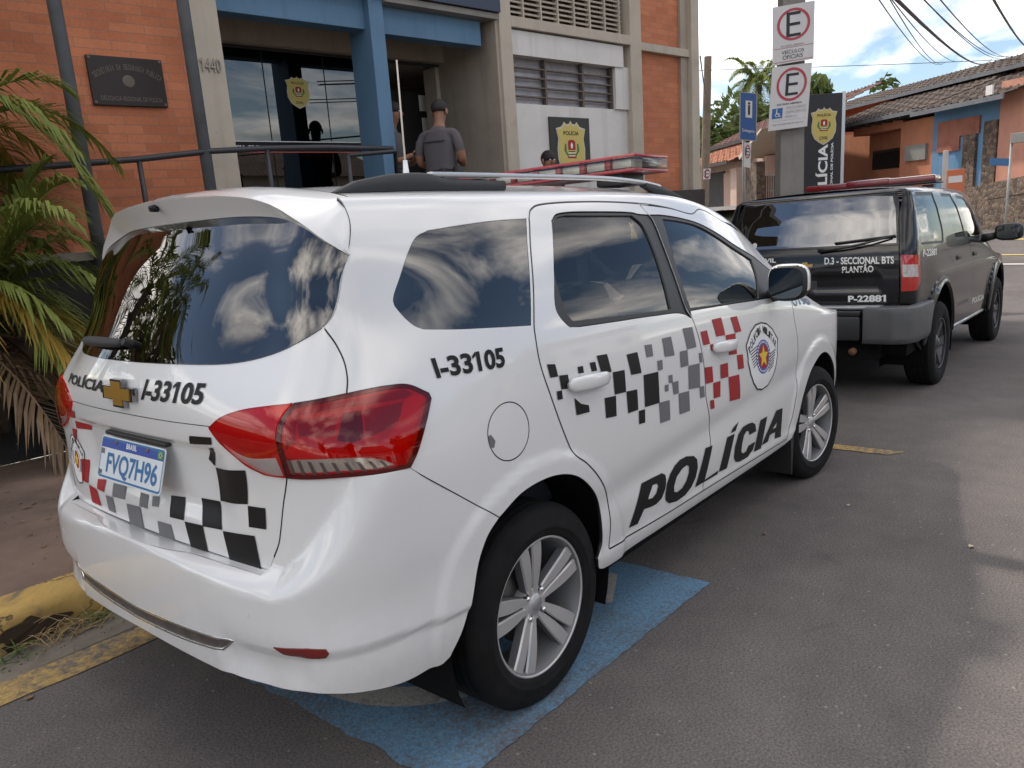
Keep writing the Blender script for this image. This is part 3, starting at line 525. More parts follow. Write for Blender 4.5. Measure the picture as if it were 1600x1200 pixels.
side_edge = [seam_top[1]]+seam_top[2:]                                # spoiler seam to the glass corner
gl_edge = [rg[0]]+[rg[i] for i in (30, 29, 28)]+[rg[27]] if len(rg) > 30 else [rg[0]]+[rg[i] for i in (29, 28, 27, 26)]
def body_side():
    s = S()
    o = loop(side_edge, gl_edge, [gl_edge[-1]]+u['tg_seam_mid'], [u['tg_seam_mid'][-1], tail[6], tail[7], tail[8], tail[9]], [tail[9], tail[10]], tail[10:13], [tail[13], u['bump_seam'][1], [-.2057, .6866]],
             arch[5:], [arch[-1], [.30, .335], [.6, .322], [1.3, .316], [2.13, .3135]], [[2.13, .3135], [2.1684, .342]], front_edge[1:], [[2.215, 1.12], [2.32, 1.22], [2.55, 1.40], [2.70, 1.56]],
             [[2.70, 1.56], [2.70, 1.60]], [[2.70, 1.60], [-.39, 1.60]])
    return s.panel(o, [aper, qw, fuel], 0, .0008, SK, .018)
body_r, body_l = both_sides(body_side, 'quarter_panel', M['white'], (CAR, CAR))
def rear_door():
    o = loop(u['door_rear'], door_low[:2]+[[1.115, .366]], split[::-1]+[[.99, 1.552]], dtop[7::-1])
    fr = u['frame']; f = loop(fr[0:6]+[[1.022, 1.513]], split[:6], [split[5], [.99, 1.128], [.78, 1.144], [.50, 1.1565], [.2515, 1.168]], [fr[20], fr[21], fr[22], fr[23], fr[24], fr[0]])
    return o, f
O_rd, F_rd = rear_door()
def front_door():
    o = loop([[1.115, .366]]+door_low[3:], front_edge, apillar, [[2.2, 1.535]]+dtop[11:7:-1]+[[.99, 1.552]], split)
    fr = u['frame']; f = loop([[1.022, 1.513]]+fr[6:11]+[[2.05, 1.37]], [[2.05, 1.37], [2.205, 1.318]], [[2.205, 1.318], [2.19, 1.22], [2.10, 1.135]], [[2.10, 1.135], [1.78, 1.121], [1.374, 1.1225], [1.066, 1.13]], [split[5], split[4], split[3], split[2], split[1], [1.022, 1.513]])
    return o, f
O_fd, F_fd = front_door()
gr = loop(*[u['glass_r'][a:b+1] for a, b in ((0, 2), (2, 3))], u['glass_r'][3:7], u['glass_r'][6:9], u['glass_r'][8:12]+[u['glass_r'][0]])
gf = loop(u['glass_f'][0:6], u['glass_f'][5:8], u['glass_f'][7:10], u['glass_f'][9:12]+[u['glass_f'][0]])
DR = []
for nm, O, Fr, G in (('rear_door', O_rd, F_rd, gr), ('front_door', O_fd, F_fd, gf)):
    a, b = both_sides(lambda: S().panel(O, [Fr], 0, .0034, SK, .020), nm, M['white'], (CAR, CAR)); DR.append((a, b))
    both_sides(lambda: S().panel(inset(Fr, .0015), [G], -.004, 0, .014, .03), 'window_frame', M['trim'], (a, b))
    both_sides(lambda: S().panel(inset(G, -.004), [], -.011, 0, 0, .03), 'window', M['sglass'], (a, b))
both_sides(lambda: S().panel(inset(qw, .001), [inset(qw, .042)], -.004, 0, .01, .03), 'window_band', M['frit'], (body_r, body_l))
both_sides(lambda: S().panel(inset(qw, .0012), [], -.0025, 0, 0, .03), 'side_window', M['dglass'], (body_r, body_l))
fl_r, fl_l = S().panel(fuel, [], 0, .0022, .01, .02), None
fo = fl_r.build('fuel_flap', M['white'], CAR)
mb = MB(); p, n = NW.at([-.208], [.905], [.0]); 
S().panel([[-.212, .922], [-.203, .925], [-.190, .905], [-.197, .888], [-.210, .892]], [], .0022, 0, .004, .01).build('finger_notch', M['vgrey'], fo)  # grey patch for the shade in a white finger recess
# fender, nose, bonnet, windscreen, roof
def fender():
    o = loop([[3.02, .34]]+archf[::-1][1:], [archf[0], [2.1684, .342]], front_edge[1:], [[2.215, 1.12], [2.32, 1.22], [2.55, 1.40], [2.70, 1.53]], [[2.70, 1.53], [2.9, 1.40], [3.05, 1.25], [3.15, 1.02]], [[3.15, 1.02], [3.13, .7], [3.02, .34]])
    return S().panel(o, [], 0, .002, SK, .018)
both_sides(fender, 'fender', M['white'], (CAR, CAR))
S().grid(np.linspace(-.39, 1.45, 40), np.linspace(1.6, 2.2, 22)).both().build('roof', M['white'], CAR)
S().grid(np.linspace(1.45, 2.72, 26), np.linspace(1.6, 2.2, 18), -.004).both().build('windscreen', M['glass'], CAR)
S().grid(np.linspace(2.70, 4.1, 30), np.linspace(1.56, 2.2, 14), -.002).both().build('bonnet', M['white'], CAR)
S().grid(np.linspace(3.12, 4.1, 26), np.linspace(.28, 1.57, 30), -.004).both().build('front_bumper', M['white'], CAR)
# tailgate
tg_half = [side_edge[-1]]+[]
low = u['tg_seam_low'][1:5]+[[-1.0304, .672]]
def half_to_full(P):
    """closed right half (first and last point on the centre line) to the full symmetric outline"""
    P = [np.array(p, float) for p in P]; Q = [np.array([2*U0-p[0], p[1]]) for p in P[::-1]]
    return P+[q for q in Q if q[0] < U0-1e-4]
bot = [[-1.0304, .672], [-1.12, .6745], [-1.26, .678], [-1.45, .680], [U0, .681]]
tgR = [[U0, 1.592], [-1.2, 1.585], [-.9, 1.56], [-.7, 1.50]]+[[-.53, 1.447]]+[rg[0]]
edge = crom(gl_edge)+crom([gl_edge[-1]]+u['tg_seam_mid'])[1:]+[np.array(tail[5])+[.02, 0]]+[np.array(a) for a in u['tail_split'][0:]]+crom(low)+crom(bot)
tg_out = half_to_full(tgR+edge)
gl_half = crom([[U0, 1.564]]+[[a[0], a[1]] for a in glass_right[6:0:-1]]+[[-.548, 1.444]])+crom([[-.548, 1.444]]+[[a[0]-.008, a[1]] for a in gl_edge[1:]])[1:]+crom([gl_edge[-1]]+[rg[i] for i in (25, 24, 23, 22, 21, 20)]+[[U0, 1.1895]])[1:]
gl_out = half_to_full(gl_half)
TG = S().panel(tg_out, [inset(gl_out, .012)], 0, .0024, SK, .014).build('tailgate', M['white'], CAR)
S().panel(gl_out, [inset(gl_out, .016)], .0012, 0, 0, .03).build('window_band', M['frit'], TG)
S().panel(gl_out, [], .0026, 0, .004, .03).build('rear_window', M['dglass'], TG)
# handle strip crease drawn as a thin dark line
cr = [[U0, 1.0395], [-1.4, 1.039], [-1.178, 1.0395]]
MBc = crom(cr, 12); lineP = half_to_full([MBc[0]]+list(MBc[1:])+[[-1.178, 1.0378]]+[[p[0], p[1]-.0022] for p in MBc[::-1]])
S().panel(lineP, [], .0006, 0, 0, .03).build('panel_line', M['ink'], TG)
# number plate lamps housing under the lip
mb = MB(); mb.bbox((-.790, -.19, .955), (-.772, .19, .968), .004); mb.build('plate_lamp', M['trim'], TG)
# spoiler
def spoiler():
    n = 46; t = np.linspace(0, 1, n)
    Cuv = half_to_full(crom([[U0, 1.566]]+[[a[0], a[1]] for a in glass_right[6:0:-1]]+[[-.545, 1.442]]))
    Cuv = np.array(Cuv[:len(Cuv)//2+1])
    d = np.concatenate([[0], np.cumsum(np.linalg.norm(np.diff(Cuv, axis=0), axis=1))]); d /= d[-1]
    Ci = np.stack([np.interp(t, d, Cuv[:, k]) for k in (0, 1)], 1)
    A1 = [[-.395, v] for v in np.linspace(2.2, 1.6, 12)]+seam_top[2:-1]+[[-.54, 1.4435]]
    P, _ = S().map(A1, 0.); dA = np.concatenate([[0], np.cumsum(np.linalg.norm(np.diff(P, axis=0), axis=1))]); dA /= dA[-1]
    ta = t**1.0*1.0
    A = np.stack([np.interp(ta, dA, P[:, k]) for k in range(3)], 1)
    C, NC = S().map(Ci, .004)
    w = np.interp(t, [0, .2, .38, .5, .6, .7, .8, .9, 1], [1, .95, .86, .74, .53, .29, .13, .06, .03])[:, None]
    B = C+np.array([-.052, 0, .066])*w+np.array([0, -.004, 0])*np.sin(math.pi*t**1.5)[:, None]
    rows = [A]
    for k in (.2, .45, .7, .88): rows.append(A+(B-A)*k+np.array([0, 0, .016])*w*math.sin(math.pi*k)+np.array([0, -.008, .0])*(1-w)*math.sin(math.pi*k))
    rows += [B+(A-B)*.05+np.array([0, 0, .001]), B+np.array([0, 0, -.0005]), B+(C-B)*.10+np.array([-.001, 0, 0])*w, B+(C-B)*.5+np.array([.004, 0, 0])*w, C+(B-C)*.06, C]
    V = np.array(rows); return V
V = spoiler(); m_, n_ = V.shape[:2]
Vf = np.concatenate([V, V[:, :0:-1]*np.array([1, -1, 1])], 1)      # right half then mirrored half, tip to tip handled below
Vs = np.concatenate([(V*np.array([1, -1, 1]))[:, :0:-1], V], 1); w_ = Vs.shape[1]
Fs = [(j*w_+i, (j+1)*w_+i, (j+1)*w_+i+1, j*w_+i+1) for j in range(m_-1) for i in range(w_-1)]
SP = mesh_obj('spoiler', Vs.reshape(-1, 3), Fs, M['white'], TG, True); SP.data.set_sharp_from_angle(angle=R(60))
mb = MB(); mb.tube([(-.618, 0, 1.618), (-.640, 0, 1.616)], [.012, .009], 12); mb.tube([(-.636, -.001, 1.618), (-.641, -.012, 1.620)], [.006, .004], 8); mb.build('washer_jet', M['trim'], TG, True)
# bumper
def bumper():
    h = crom([[U0, .6795]]+[[a[0], a[1]-.0015] for a in bot[::-1][1:]])+crom(low[::-1])[1:]+crom([u['tg_seam_low'][1], u['tg_seam_low'][0]])[1:]+crom(tail[16:12:-1])+crom([tail[13], u['bump_seam'][1], [-.2057, .6866]])[1:]+crom(arch[5::-1])[1:]
    h += crom([[-.41, .335], [-.5855, .3446], [-.7405, .3700], [-.8395, .3850], [-1.0, .386], [-1.25, .390], [U0, .395]])[1:]
    return half_to_full(h)
BO = bumper()
chs = crom([[-1.135, .484], [-1.25, .4805], [-1.44, .472], [U0, .4645]])+crom([[U0, .4305], [-1.353, .4395], [-1.19, .4535]])
ch_half = [[U0, .4645], [-1.44, .472], [-1.25, .4805], [-1.138, .4855]], [[-1.138, .4855], [-1.185, .4530]], [[-1.185, .4530], [-1.353, .4385], [U0, .4290]]
CH = half_to_full(loop(*ch_half)[:])
SB = lambda: Sheet(NB, U0)
BP = SB().panel(BO, [inset(CH, .001)], 0, .001, SK, .013).build('rear_bumper', M['white'], CAR)
SB().panel(inset(CH, -.002), [inset(CH, .002)], .002, 0, .008, .03).build('chrome_strip', M['chrome'], BP)
SB().panel(inset(CH, .002), [], -.004, 0, 0, .03).build('step_strip', speckled('worn_step_plastic', (.075, .062, .055), .4, 20, .55), BP)
both_sides(lambda: SB().panel(u['reflector'], [], .003, 0, .006, .02), 'reflector', mat('dark_red_reflector', (.16, .012, .01), .15, coat=1), (BP, BP))
for c in ((-1.0538, .5785), (-1.712, .5227), (2*U0+1.0538, .5785)):
    ring = [[c[0]+.0135*math.cos(a), c[1]+.0135*math.sin(a)] for a in np.linspace(0, 2*math.pi, 25)[:-1]]
    SB().panel(ring, [inset(ring, .0025)], .0005, 0, 0, .01).panel(inset(ring, .0025), [], .0015, 0, .004, .01).build('parking_sensor', M['white'], BP)
us_ = np.linspace(2*U0+.975, -.975, 60); hi_ = []; lo_ = []
a0, _ = S().map([[x, .676] for x in us_], -.012); a1, _ = S().map([[x, float(np.interp(min(x, 2*U0-x) if x < U0 else x, [U0, -1.45, -1.26, -1.12, -1.03], [.680, .679, .677, .6735, .6705]) if x >= U0 else np.interp(2*U0-x, [U0, -1.45, -1.26, -1.12, -1.03], [.680, .679, .677, .6735, .6705]))] for x in us_], -.006); a2, _ = SB().map([[x, float(np.interp(x if x >= U0 else 2*U0-x, [U0, -1.45, -1.26, -1.12, -1.03], [.678, .6785, .6765, .673, .670]))] for x in us_], .0)
n_s = len(us_); Vs_ = list(a0)+list(a1)+list(a2); mesh_obj('bumper_shelf', Vs_, [(r*n_s+i, r*n_s+i+1, (r+1)*n_s+i+1, (r+1)*n_s+i) for r in range(2) for i in range(n_s-1)], M['white'], BP, True)
# lamps
def G_(p): return p
M['lens'] = glass('red_lens', (.85, .035, .035), 1.5); M['lens_c'] = glass('clear_lens', (.86, .84, .82), 1.5)
M['red_in'] = mat('red_reflector_shell', (.72, .014, .022), .28, coat=.5); M['red_dk'] = mat('lamp_bowl', (.34, .006, .012), .25, metal=.2, coat=.6)
M['red_blk'] = mat('lamp_recess', (.13, .004, .008), .2, coat=.8); M['red_hi'] = mat('light_guide', (.85, .03, .035), .3, coat=.5)
M['lamp_c'] = mat('silvered_bowl', (.62, .58, .55), .16, metal=.7)
spl = u['tail_split']
outer_lamp = loop([spl[0], tail[6], tail[7], tail[8], tail[9]], [tail[9], tail[10]], tail[10:14], tail[13:18], spl[::-1])
inner_lamp = loop([tail[0], tail[1], tail[2], tail[3], spl[0]], spl, tail[18:23]+[tail[0]])
ci = loop(u['tail_clear_in'][:4], u['tail_clear_in'][3:5], u['tail_clear_in'][4:]+[u['tail_clear_in'][0]]); co = loop(u['tail_clear_out'][:5], u['tail_clear_out'][4:], [u['tail_clear_out'][-1], u['tail_clear_out'][0]])
co = inset(co, .002)
for O, Cc, sub in ((outer_lamp, co, 'lamp_o'), (inner_lamp, ci, 'lamp_i')):
    a, b = both_sides(lambda: S().panel(O, [], -.006, 0, 0, .02), 'tail_light', M['red_in'], (CAR, CAR))
    both_sides(lambda: S().panel(inset(O, .001), [Cc], .008, .0015, .018, .016, hskirt=False), 'red_lens', M['lens'], (a, b))
    both_sides(lambda: S().panel(Cc, [], .008, 0, 0, .016), 'clear_lens', M['lens_c'], (a, b))
    both_sides(lambda: S().panel(inset(Cc, .002), [], -.004, 0, 0, .016), 'reversing_bowl', M['lamp_c'], (a, b))
    both_sides(lambda: S().panel(O, [inset(O, .007)], -.002, -.002, .01, .02), 'lamp_seal', M['red_blk'], (a, b))
    for kind, P in u[sub]:
        both_sides(lambda: S().panel(crom(P+[P[0]], 4)[:-1] if kind == 'red_hi' else P, [], -.0035 if kind != 'red_blk' else -.003, 0, 0, .02), 'lamp_inner', M[kind], (a, b))
    if sub == 'lamp_o':
        st = S()
        for k in range(9):
            q = [np.array(u['tail_clear_out'][0]), np.array(u['tail_clear_out'][3]), np.array([-.55, .915]), np.array(u['tail_clear_out'][-1])]
            t0 = (k+.25)/9.; t1 = t0+.035
            st.panel([q[0]+(q[1]-q[0])*t0, q[0]+(q[1]-q[0])*t1, q[3]+(q[2]-q[3])*t1, q[3]+(q[2]-q[3])*t0], [], -.0025, 0, 0, .03)
        st.build('lens_rib', mat('lens_rib_grey', (.16, .13, .12), .3), a)
S().grid(np.linspace(-1.22, -.88, 18), np.linspace(.64, .88, 12), -.0045).both().build('bumper_backing', M['white'], BP)
def seam(P, w, par, m=None, sides=True, name='seam', n=5):
    P = crom(P, n) if len(P) > 2 else [np.array(a, float) for a in P]; A = np.array(P); t = np.gradient(A, axis=0); t /= np.linalg.norm(t, axis=1, keepdims=True)+1e-9; o = np.stack([-t[:, 1], t[:, 0]], 1)*w/2
    pol = list(A+o)+list((A-o)[::-1]); sh = S().panel(pol, [], .0005, 0, 0, .02)
    if sides: return both_sides(lambda: sh, name, m or M['frit'], par)
    return sh.build(name, m or M['frit'], par)
seam(u['door_rear'], .0055, (body_r, body_l)); seam(dtop[:9], .0035, (body_r, body_l)); seam(dtop[8:], .0035, (body_r, body_l)); seam(split[5:], .0034, (DR[0][0], DR[0][1])); seam(front_edge, .0032, (body_r, body_l)); seam(door_low, .0040, (body_r, body_l))
seam(fuel+[fuel[0]], .0030, fo, sides=False); seam(u['tg_seam_mid'], .0055, (TG, TG)); seam(u['tg_seam_low'][:5], .0050, (TG, TG)); seam(side_edge[:-1], .0040, (TG, TG)); seam([tail[13], u['bump_seam'][1], [-.2057, .6866]], .0032, (body_r, body_l))
# handles
def handle(cx, cz, half, par):
    a, b = par
    y = float(NW.at([cx], [cz], [0.])[0][0, 1])
    for sg, pr_ in ((1, a), (-1, b)):
        V = []; Fc = []; n = 17; k = 12
        for i in range(n):
            t = -1+2*i/(n-1); x = cx+t*half; z = cz+.010*t*-.6; wd = .017+.009*(1-t*t)**.5; bow = .022+.022*(1-abs(t)**3); 
            yy = float(NW.at([x], [z], [0.])[0][0, 1])
            for q in range(k):
                an = 2*math.pi*q/k; c_, s_ = math.cos(an), math.sin(an)
                V.append((x, (yy-bow*.55-.013*np.sign(c_)*abs(c_)**.7*(1.2-abs(t)*.5)), z+wd*np.sign(s_)*abs(s_)**.75*(1 if abs(t) < .98 else .55)))
        for i in range(n-1):
            for q in range(k): Fc.append((i*k+q, (i+1)*k+q, (i+1)*k+(q+1) % k, i*k+(q+1) % k))
        Fc += [tuple(range(k)), tuple(range((n-1)*k, n*k))[::-1]]
        if sg < 0: V = [(x, -y_, z) for x, y_, z in V]; Fc = [f[::-1] for f in Fc]
        h = mesh_obj('handle', V, Fc, M['white'], pr_, True)
        # scooped recess behind the handle
    rec = [[cx+.01+half*.62*math.cos(t), cz-.012+.048*math.sin(t)] for t in np.linspace(0, 2*math.pi, 30)[:-1]]
    sh = S().panel(rec, [], .0012, 0, 0, .02)
    both_sides(lambda: sh, 'handle_cup', M['white'], par)
handle(.275, .992, .112, DR[0]); handle(1.315, .955, .112, DR[1])
# wing mirror
def mirror(sg):
    root = None; V = []; Fc = []; n, k = 20, 24
    bm = bmesh.new(); bmesh.ops.create_uvsphere(bm, u_segments=28, v_segments=18, radius=1)
    for v in bm.verts:
        x, y, z = v.co; s_ = lambda t, e: math.copysign(abs(t)**e, t)
        ax = .040 if x < 0 else .085
        v.co = (1.89+ax*s_(x, .7)*1.0, -.955+.098*s_(y, .62)+.012*x, 1.175+.088*s_(z, .6)*(1-.20*(y < 0)*abs(y)*(z < 0)))
    V = [tuple(v.co) for v in bm.verts]; bm.verts.index_update(); Fc = [tuple(v.index for v in f.verts) for f in bm.faces]; bm.free()
    mats = []
    fm = []
    for f in Fc:
        c = np.mean([V[i] for i in f], 0); fm.append(1 if c[2] < 1.135 or c[0] < 1.868 else 0)
    if sg < 0: V = [(a, -b, c) for a, b, c in V]; Fc = [f[::-1] for f in Fc]
    o = mesh_obj('wing_mirror', V, Fc, None, CAR, True, None, [M['white'], M['trim']], fm)
    P = []
    for a in np.linspace(0, 2*math.pi, 33)[:-1]:
        c_, s_ = math.cos(a), math.sin(a); P.append((1.847, -.955+.080*math.copysign(abs(c_)**.5, c_), 1.175+.072*math.copysign(abs(s_)**.55, s_)*(1-.15*(c_ < 0)*abs(c_)*(s_ < 0))))
    if sg < 0: P = [(a, -b, c) for a, b, c in P][::-1]
    mesh_obj('mirror_glass', P, [tuple(range(len(P)))[::-1]], mat('mirror_glass', (.10, .115, .135), .03, metal=1), o)
    mb = MB(); mb.tube([(1.97, -.80*sg, 1.10), (1.95, -.90*sg, 1.115)], [.035, .03], 12); mb.build('mirror_foot', M['trim'], o, True)
mirror(1); mirror(-1)
# roof rails
def rail(sg):
    def arc(x, lift):
        z = float(WT(x))*.0+float(NW.at([x], [1.655], [0.])[0][0, 2]); return (x, sg*float(NW.at([x], [1.655], [0.])[0][0, 1]), z+lift)
    def sweep(xs, lifts, wy, hz, name, m, par):
        V = []; Fc = []; k = 10; n = len(xs)
        for i, x in enumerate(xs):
            c = arc(x, lifts[i])
            for q in range(k):
                a = 2*math.pi*q/k; V.append((c[0], c[1]+wy[i]*math.copysign(abs(math.cos(a))**.6, math.cos(a)), c[2]+hz[i]*math.copysign(abs(math.sin(a))**.6, math.sin(a))))
        for i in range(n-1):
            for q in range(k): Fc.append((i*k+q, i*k+(q+1) % k, (i+1)*k+(q+1) % k, (i+1)*k+q))
        Fc += [tuple(range(k))[::-1], tuple(range((n-1)*k, n*k))]
        return mesh_obj(name, V, [f[::-1] for f in Fc] if sg > 0 else Fc, m, par, True)
    xs = np.linspace(-.06, 1.36, 30); lf = np.interp(xs, [-.1, .3, .9, 1.2, 1.4], [.046, .046, .046, .040, .030])
    bar = sweep(xs, lf, [.016]*30, [.0085]*30, 'roof_rail', M['silver'], CAR); bar.data.set_sharp_from_angle(angle=R(50))
    xs = np.linspace(-.40, .27, 20); h = np.interp(xs, [-.40, -.33, -.22, -.12, -.05, -.03, .27], [.004, .018, .026, .028, .026, .020, .017])
    a = sweep(xs, h-.004, np.interp(xs, [-.40, -.25, .27], [.012, .022, .019]), h, 'rail_foot', M['trim_dull'], bar); a.data.set_sharp_from_angle(angle=R(50))
    xs = np.linspace(1.22, 1.58, 14); h = np.interp(xs, [1.22, 1.30, 1.45, 1.58], [.010, .020, .016, .003])
    l2 = np.interp(xs, [1.22, 1.30, 1.45, 1.58], [.030, .020, .012, .002])
    a = sweep(xs, l2, [.018]*14, h, 'rail_foot', M['trim_dull'], bar); a.data.set_sharp_from_angle(angle=R(50))
rail(-1); rail(1)
# sill strip and mud flap
def sill():
    return S().panel([[.30, .352], [.8, .338], [1.4, .332], [2.12, .326], [2.13, .3145], [1.3, .317], [.6, .323], [.295, .336]], [], .010, 0, .012, .03)
# wheel wells and underbody
for sg in (1, -1):
    for cx in (0, 2.62):
        mb = MB(); n = 28; V = []; Fc = []
        for k in range(n+1):
            a = R(-25)+R(230)*k/n; x, z = cx+.405*math.cos(a), .335+.405*math.sin(a); V += [(x, -sg*.845, z), (x, -sg*.50, z)]
        for k in range(n): Fc.append((2*k, 2*k+1, 2*k+3, 2*k+2))
        V += [(cx-.42, -sg*.50, .15), (cx+.42, -sg*.50, .15), (cx+.42, -sg*.50, .78), (cx-.42, -sg*.50, .78)]; b = len(V)-4; Fc.append((b, b+1, b+2, b+3))
        mesh_obj('wheel_liner', V, Fc, M['well'], CAR, True)
mb = MB(); mb.box((-.66, -.60, .40), (-.45, .60, .50)); mb.box((.46, -.76, .22), (2.18, .76, .31)); mb.box((-.45, -.48, .24), (3.2, .48, .34)); mb.box((3.02, -.7, .24), (3.25, .7, .4)); mb.build('underbody', M['well'], CAR)
for sg in (1, -1):
    for x, ya, zb in ((2.205, .80, .13),):
        mb = MB(); mb.prism([(-.012, zb), (.0, zb), (.03, .36), (-.02, .36)], -.09, .09, Matrix(((1, 0, 0, x), (0, 0, -1, -sg*(ya-.03)), (0, 1, 0, 0), (0, 0, 0, 1)))); mb.build('mud_flap', M['trim'], CAR)
# wheels
def make_wheel():
    root = bpy.data.objects.new('wheel', None); root.empty_display_size = .1; link(root, CAR)
    half = [(.214, .068), (.222, .088), (.2265, .0965), (.236, .1005), (.250, .1025), (.2515, .1040), (.262, .1045), (.2635, .1035), (.283, .1025), (.300, .096), (.312, .087), (.3195, .078), (.3240, .066)]
    tr = []
    for a, b in ((.066, .049), (.041, .019), (.011, -.011), (-.019, -.041), (-.049, -.066)): tr += [(.3262-.0008*abs(a)/.066, a), (.3262-.0008*abs(b)/.066, b)]+([(.3195, b-.0012), (.3195, b-.0068)] if b > -.06 else [])
    pr_ = half+tr+[(r, -h) for r, h in half[::-1]]
    t = MB().lathe(pr_, 72, closed=True)
    t.V = [(x, max(y, -.3185), z) for x, y, z in t.V]
    to = t.build('tyre', M['rubber'], root, True); to.data.set_sharp_from_angle(angle=R(40))
    rim = MB().lathe([(.214, .070), (.2155, .0905), (.2205, .093), (.2235, .0905), (.2235, .084), (.2175, .080)], 72, closed=False); rim.build('rim_lip', M['alloy'], root, True)
    MB().lathe([(.2145, .089), (.206, .074), (.200, .045), (.188, .0), (.190, -.06)], 64).build('rim_barrel', M['alloy_dark'], root, True)
    MB().lathe([(.0, .0), (.13, .0), (.13, .012), (.05, .02), (0, .02)], 40).build('brake_disc', mat('brake_disc', (.09, .085, .08), .5, metal=.7), root, True)
    sp = MB(); side = []
    def P(r, a, h): return (r*math.cos(a), r*math.sin(a), h)
    dk = MB()
    for k in range(5):
        th = R(90+8)+2*math.pi*k/5
        for sg in (-1, 1):
            st = []
            for i, r in enumerate(np.linspace(.036, .213, 9)):
                f = (r-.036)/.177
                ac = sg*(R(15.5)-R(2.0)*f) if False else sg*(.0125+.030*f)/r      # tangential offset of the spoke axis
                ac = sg*((.0135*(1-f)+.0335*f))/r
                hw = (.0095*(1-f)+.0235*f+.004*math.sin(math.pi*f))/r
                top = .062+.022*math.sin(f*math.pi/2)**1.3-.001*f
                st.append((r, ac-hw, ac+hw, top))
            V = []; Fc = []; fd = []
            for r, a0, a1, tp in st:
                c = .0035/r
                V += [P(r, th+a0-.0*c, tp-.034), P(r, th+a0, tp-.006), P(r, th+a0+c, tp), P(r, th+a1-c, tp), P(r, th+a1, tp-.006), P(r, th+a1, tp-.034)]
            for i in range(len(st)-1):
                for q in range(5):
                    f = (i*6+q, (i+1)*6+q, (i+1)*6+q+1, i*6+q+1)
                    (sp if q in (1, 2, 3) else dk).F.append(None) if False else None
                    (Fc if q in (1, 2, 3) else fd).append(f)
            sp.add(V, Fc); dk.add(V, fd)
    sp.build('spoke', M['alloy'], root, True, 35); dk.build('spoke_flank', M['alloy_dark'], root, True, 35)
    MB().lathe([(.0, .068), (.026, .0675), (.031, .064), (.034, .0615), (.052, .0615), (.058, .054), (.060, .01)], 40).build('hub', M['alloy'], root, True, 40)
    MB().lathe([(0, .0705), (.022, .0698), (.0265, .066)], 32).build('hub_cap', M['silver'], root, True)
    nb = MB(); hb = MB()
    for k in range(4):
        a = R(45+4)+math.pi/2*k; Mx = Matrix.Translation((.050*math.cos(a), .050*math.sin(a), .0)); nb.lathe([(0, .072), (.0062, .0705), (.0085, .067), (.0085, .05)], 12, Mx); hb.lathe([(.0135, .0622), (.0085, .0624), (.0085, .0610)], 16, Mx)
    nb.build('wheel_nut', M['chrome'], root, True, 50); hb.build('nut_recess', M['ink'], root, True)
    return root
w0 = make_wheel()
def base(x, y, sg, rz=0): 
    m_ = Matrix(((1, 0, 0, 0), (0, 0, -1, 0), (0, 1, 0, 0), (0, 0, 0, 1)))
    if sg < 0: m_ = Matrix.Rotation(math.pi, 4, 'Z') @ m_
    return Matrix.Translation((x, y, .3185)) @ Matrix.Rotation(rz, 4, 'Z') @ m_
w0.matrix_local = base(0, -.762, 1)
for x, sg, rz in ((2.62, 1, -.105), (0, -1, 0), (2.62, -1, -.105)):
    r = w0.copy(); COL.objects.link(r); r.parent = CAR; r.matrix_local = base(x, -.762*sg, sg, rz)
    for ch in list(w0.children):
        c = ch.copy(); COL.objects.link(c); c.parent = r
# interior
def box_part(name, a, b, c, m, par): 
    mb = MB(); mb.bbox(a, b, c); return mb.build(name, m, par, True, 50)
S().grid(np.linspace(-.5, 2.6, 50), np.linspace(.80, 1.10, 10), -.05).both().build('door_trim', M['inside'], CAR)
S().grid(np.linspace(-.45, 1.5, 30), np.linspace(1.57, 2.2, 14), -.03).both().build('headliner', M['liner'], CAR)
box_part('cabin_floor', (-.68, -.72, .36), (2.3, .72, .42), .02, M['inside'], CAR)
box_part('tail_trim', (-.73, -.50, .42), (-.69, .50, 1.05), .02, M['inside'], CAR)
box_part('dashboard', (1.78, -.68, .62), (2.35, .68, 1.06), .07, M['inside'], CAR)
for x, ys, hz in ((1.05, (-.37, .37), 1.0), (.10, (-.42, 0, .42), .98), ):
    for y in ys:
        st = MB(); Mx = Matrix.Translation((x, y, 0)); st.bbox((-.08, -.24, .52), (.46, .24, .68), .05, Mx); st.bbox((-.07, -.235, 0), (.06, .235, .62), .055, Mx @ Matrix.Translation((-.02, 0, .60)) @ Matrix.Rotation(R(-14), 4, 'Y'))
        so = st.build('car_seat', M['seat'], CAR, True, 50)
        hd = MB(); hd.bbox((-.05, -.135, 0), (.05, .135, .19), .05, Mx @ Matrix.Translation((-.185, 0, 1.245)) @ Matrix.Rotation(R(-10), 4, 'Y')); hd.tube([Mx @ Vector((-.175, -.05, 1.18)), Mx @ Vector((-.185, -.05, 1.26))], .008); hd.tube([Mx @ Vector((-.175, .05, 1.18)), Mx @ Vector((-.185, .05, 1.26))], .008); hd.build('headrest', M['seat'], so, True, 50)
mb = MB(); mb.tube([(1.55+.06*math.cos(a), .37+.19*math.cos(a+math.pi/2), .98+.18*math.sin(a+math.pi/2)) for a in np.linspace(0, 2*math.pi, 25)], .014, 8, False); mb.build('steering_wheel', M['trim'], CAR, True)
box_part('inside_mirror', (1.62, -.12, 1.43), (1.66, .12, 1.50), .02, M['trim'], CAR)
# whip antenna
mb = MB(); mb.tube([(.45, .06, 1.66), (.45, .06, 1.80)], [.020, .009], 10); an = mb.build('antenna_base', M['wvinyl'], CAR, True)
mb = MB(); mb.tube([(.45, .06, 1.79), (.455, .062, 2.18)], [.0042, .0036], 6); mb.build('antenna_whip', mat('cream_whip', (.62, .56, .48), .6), an, True)
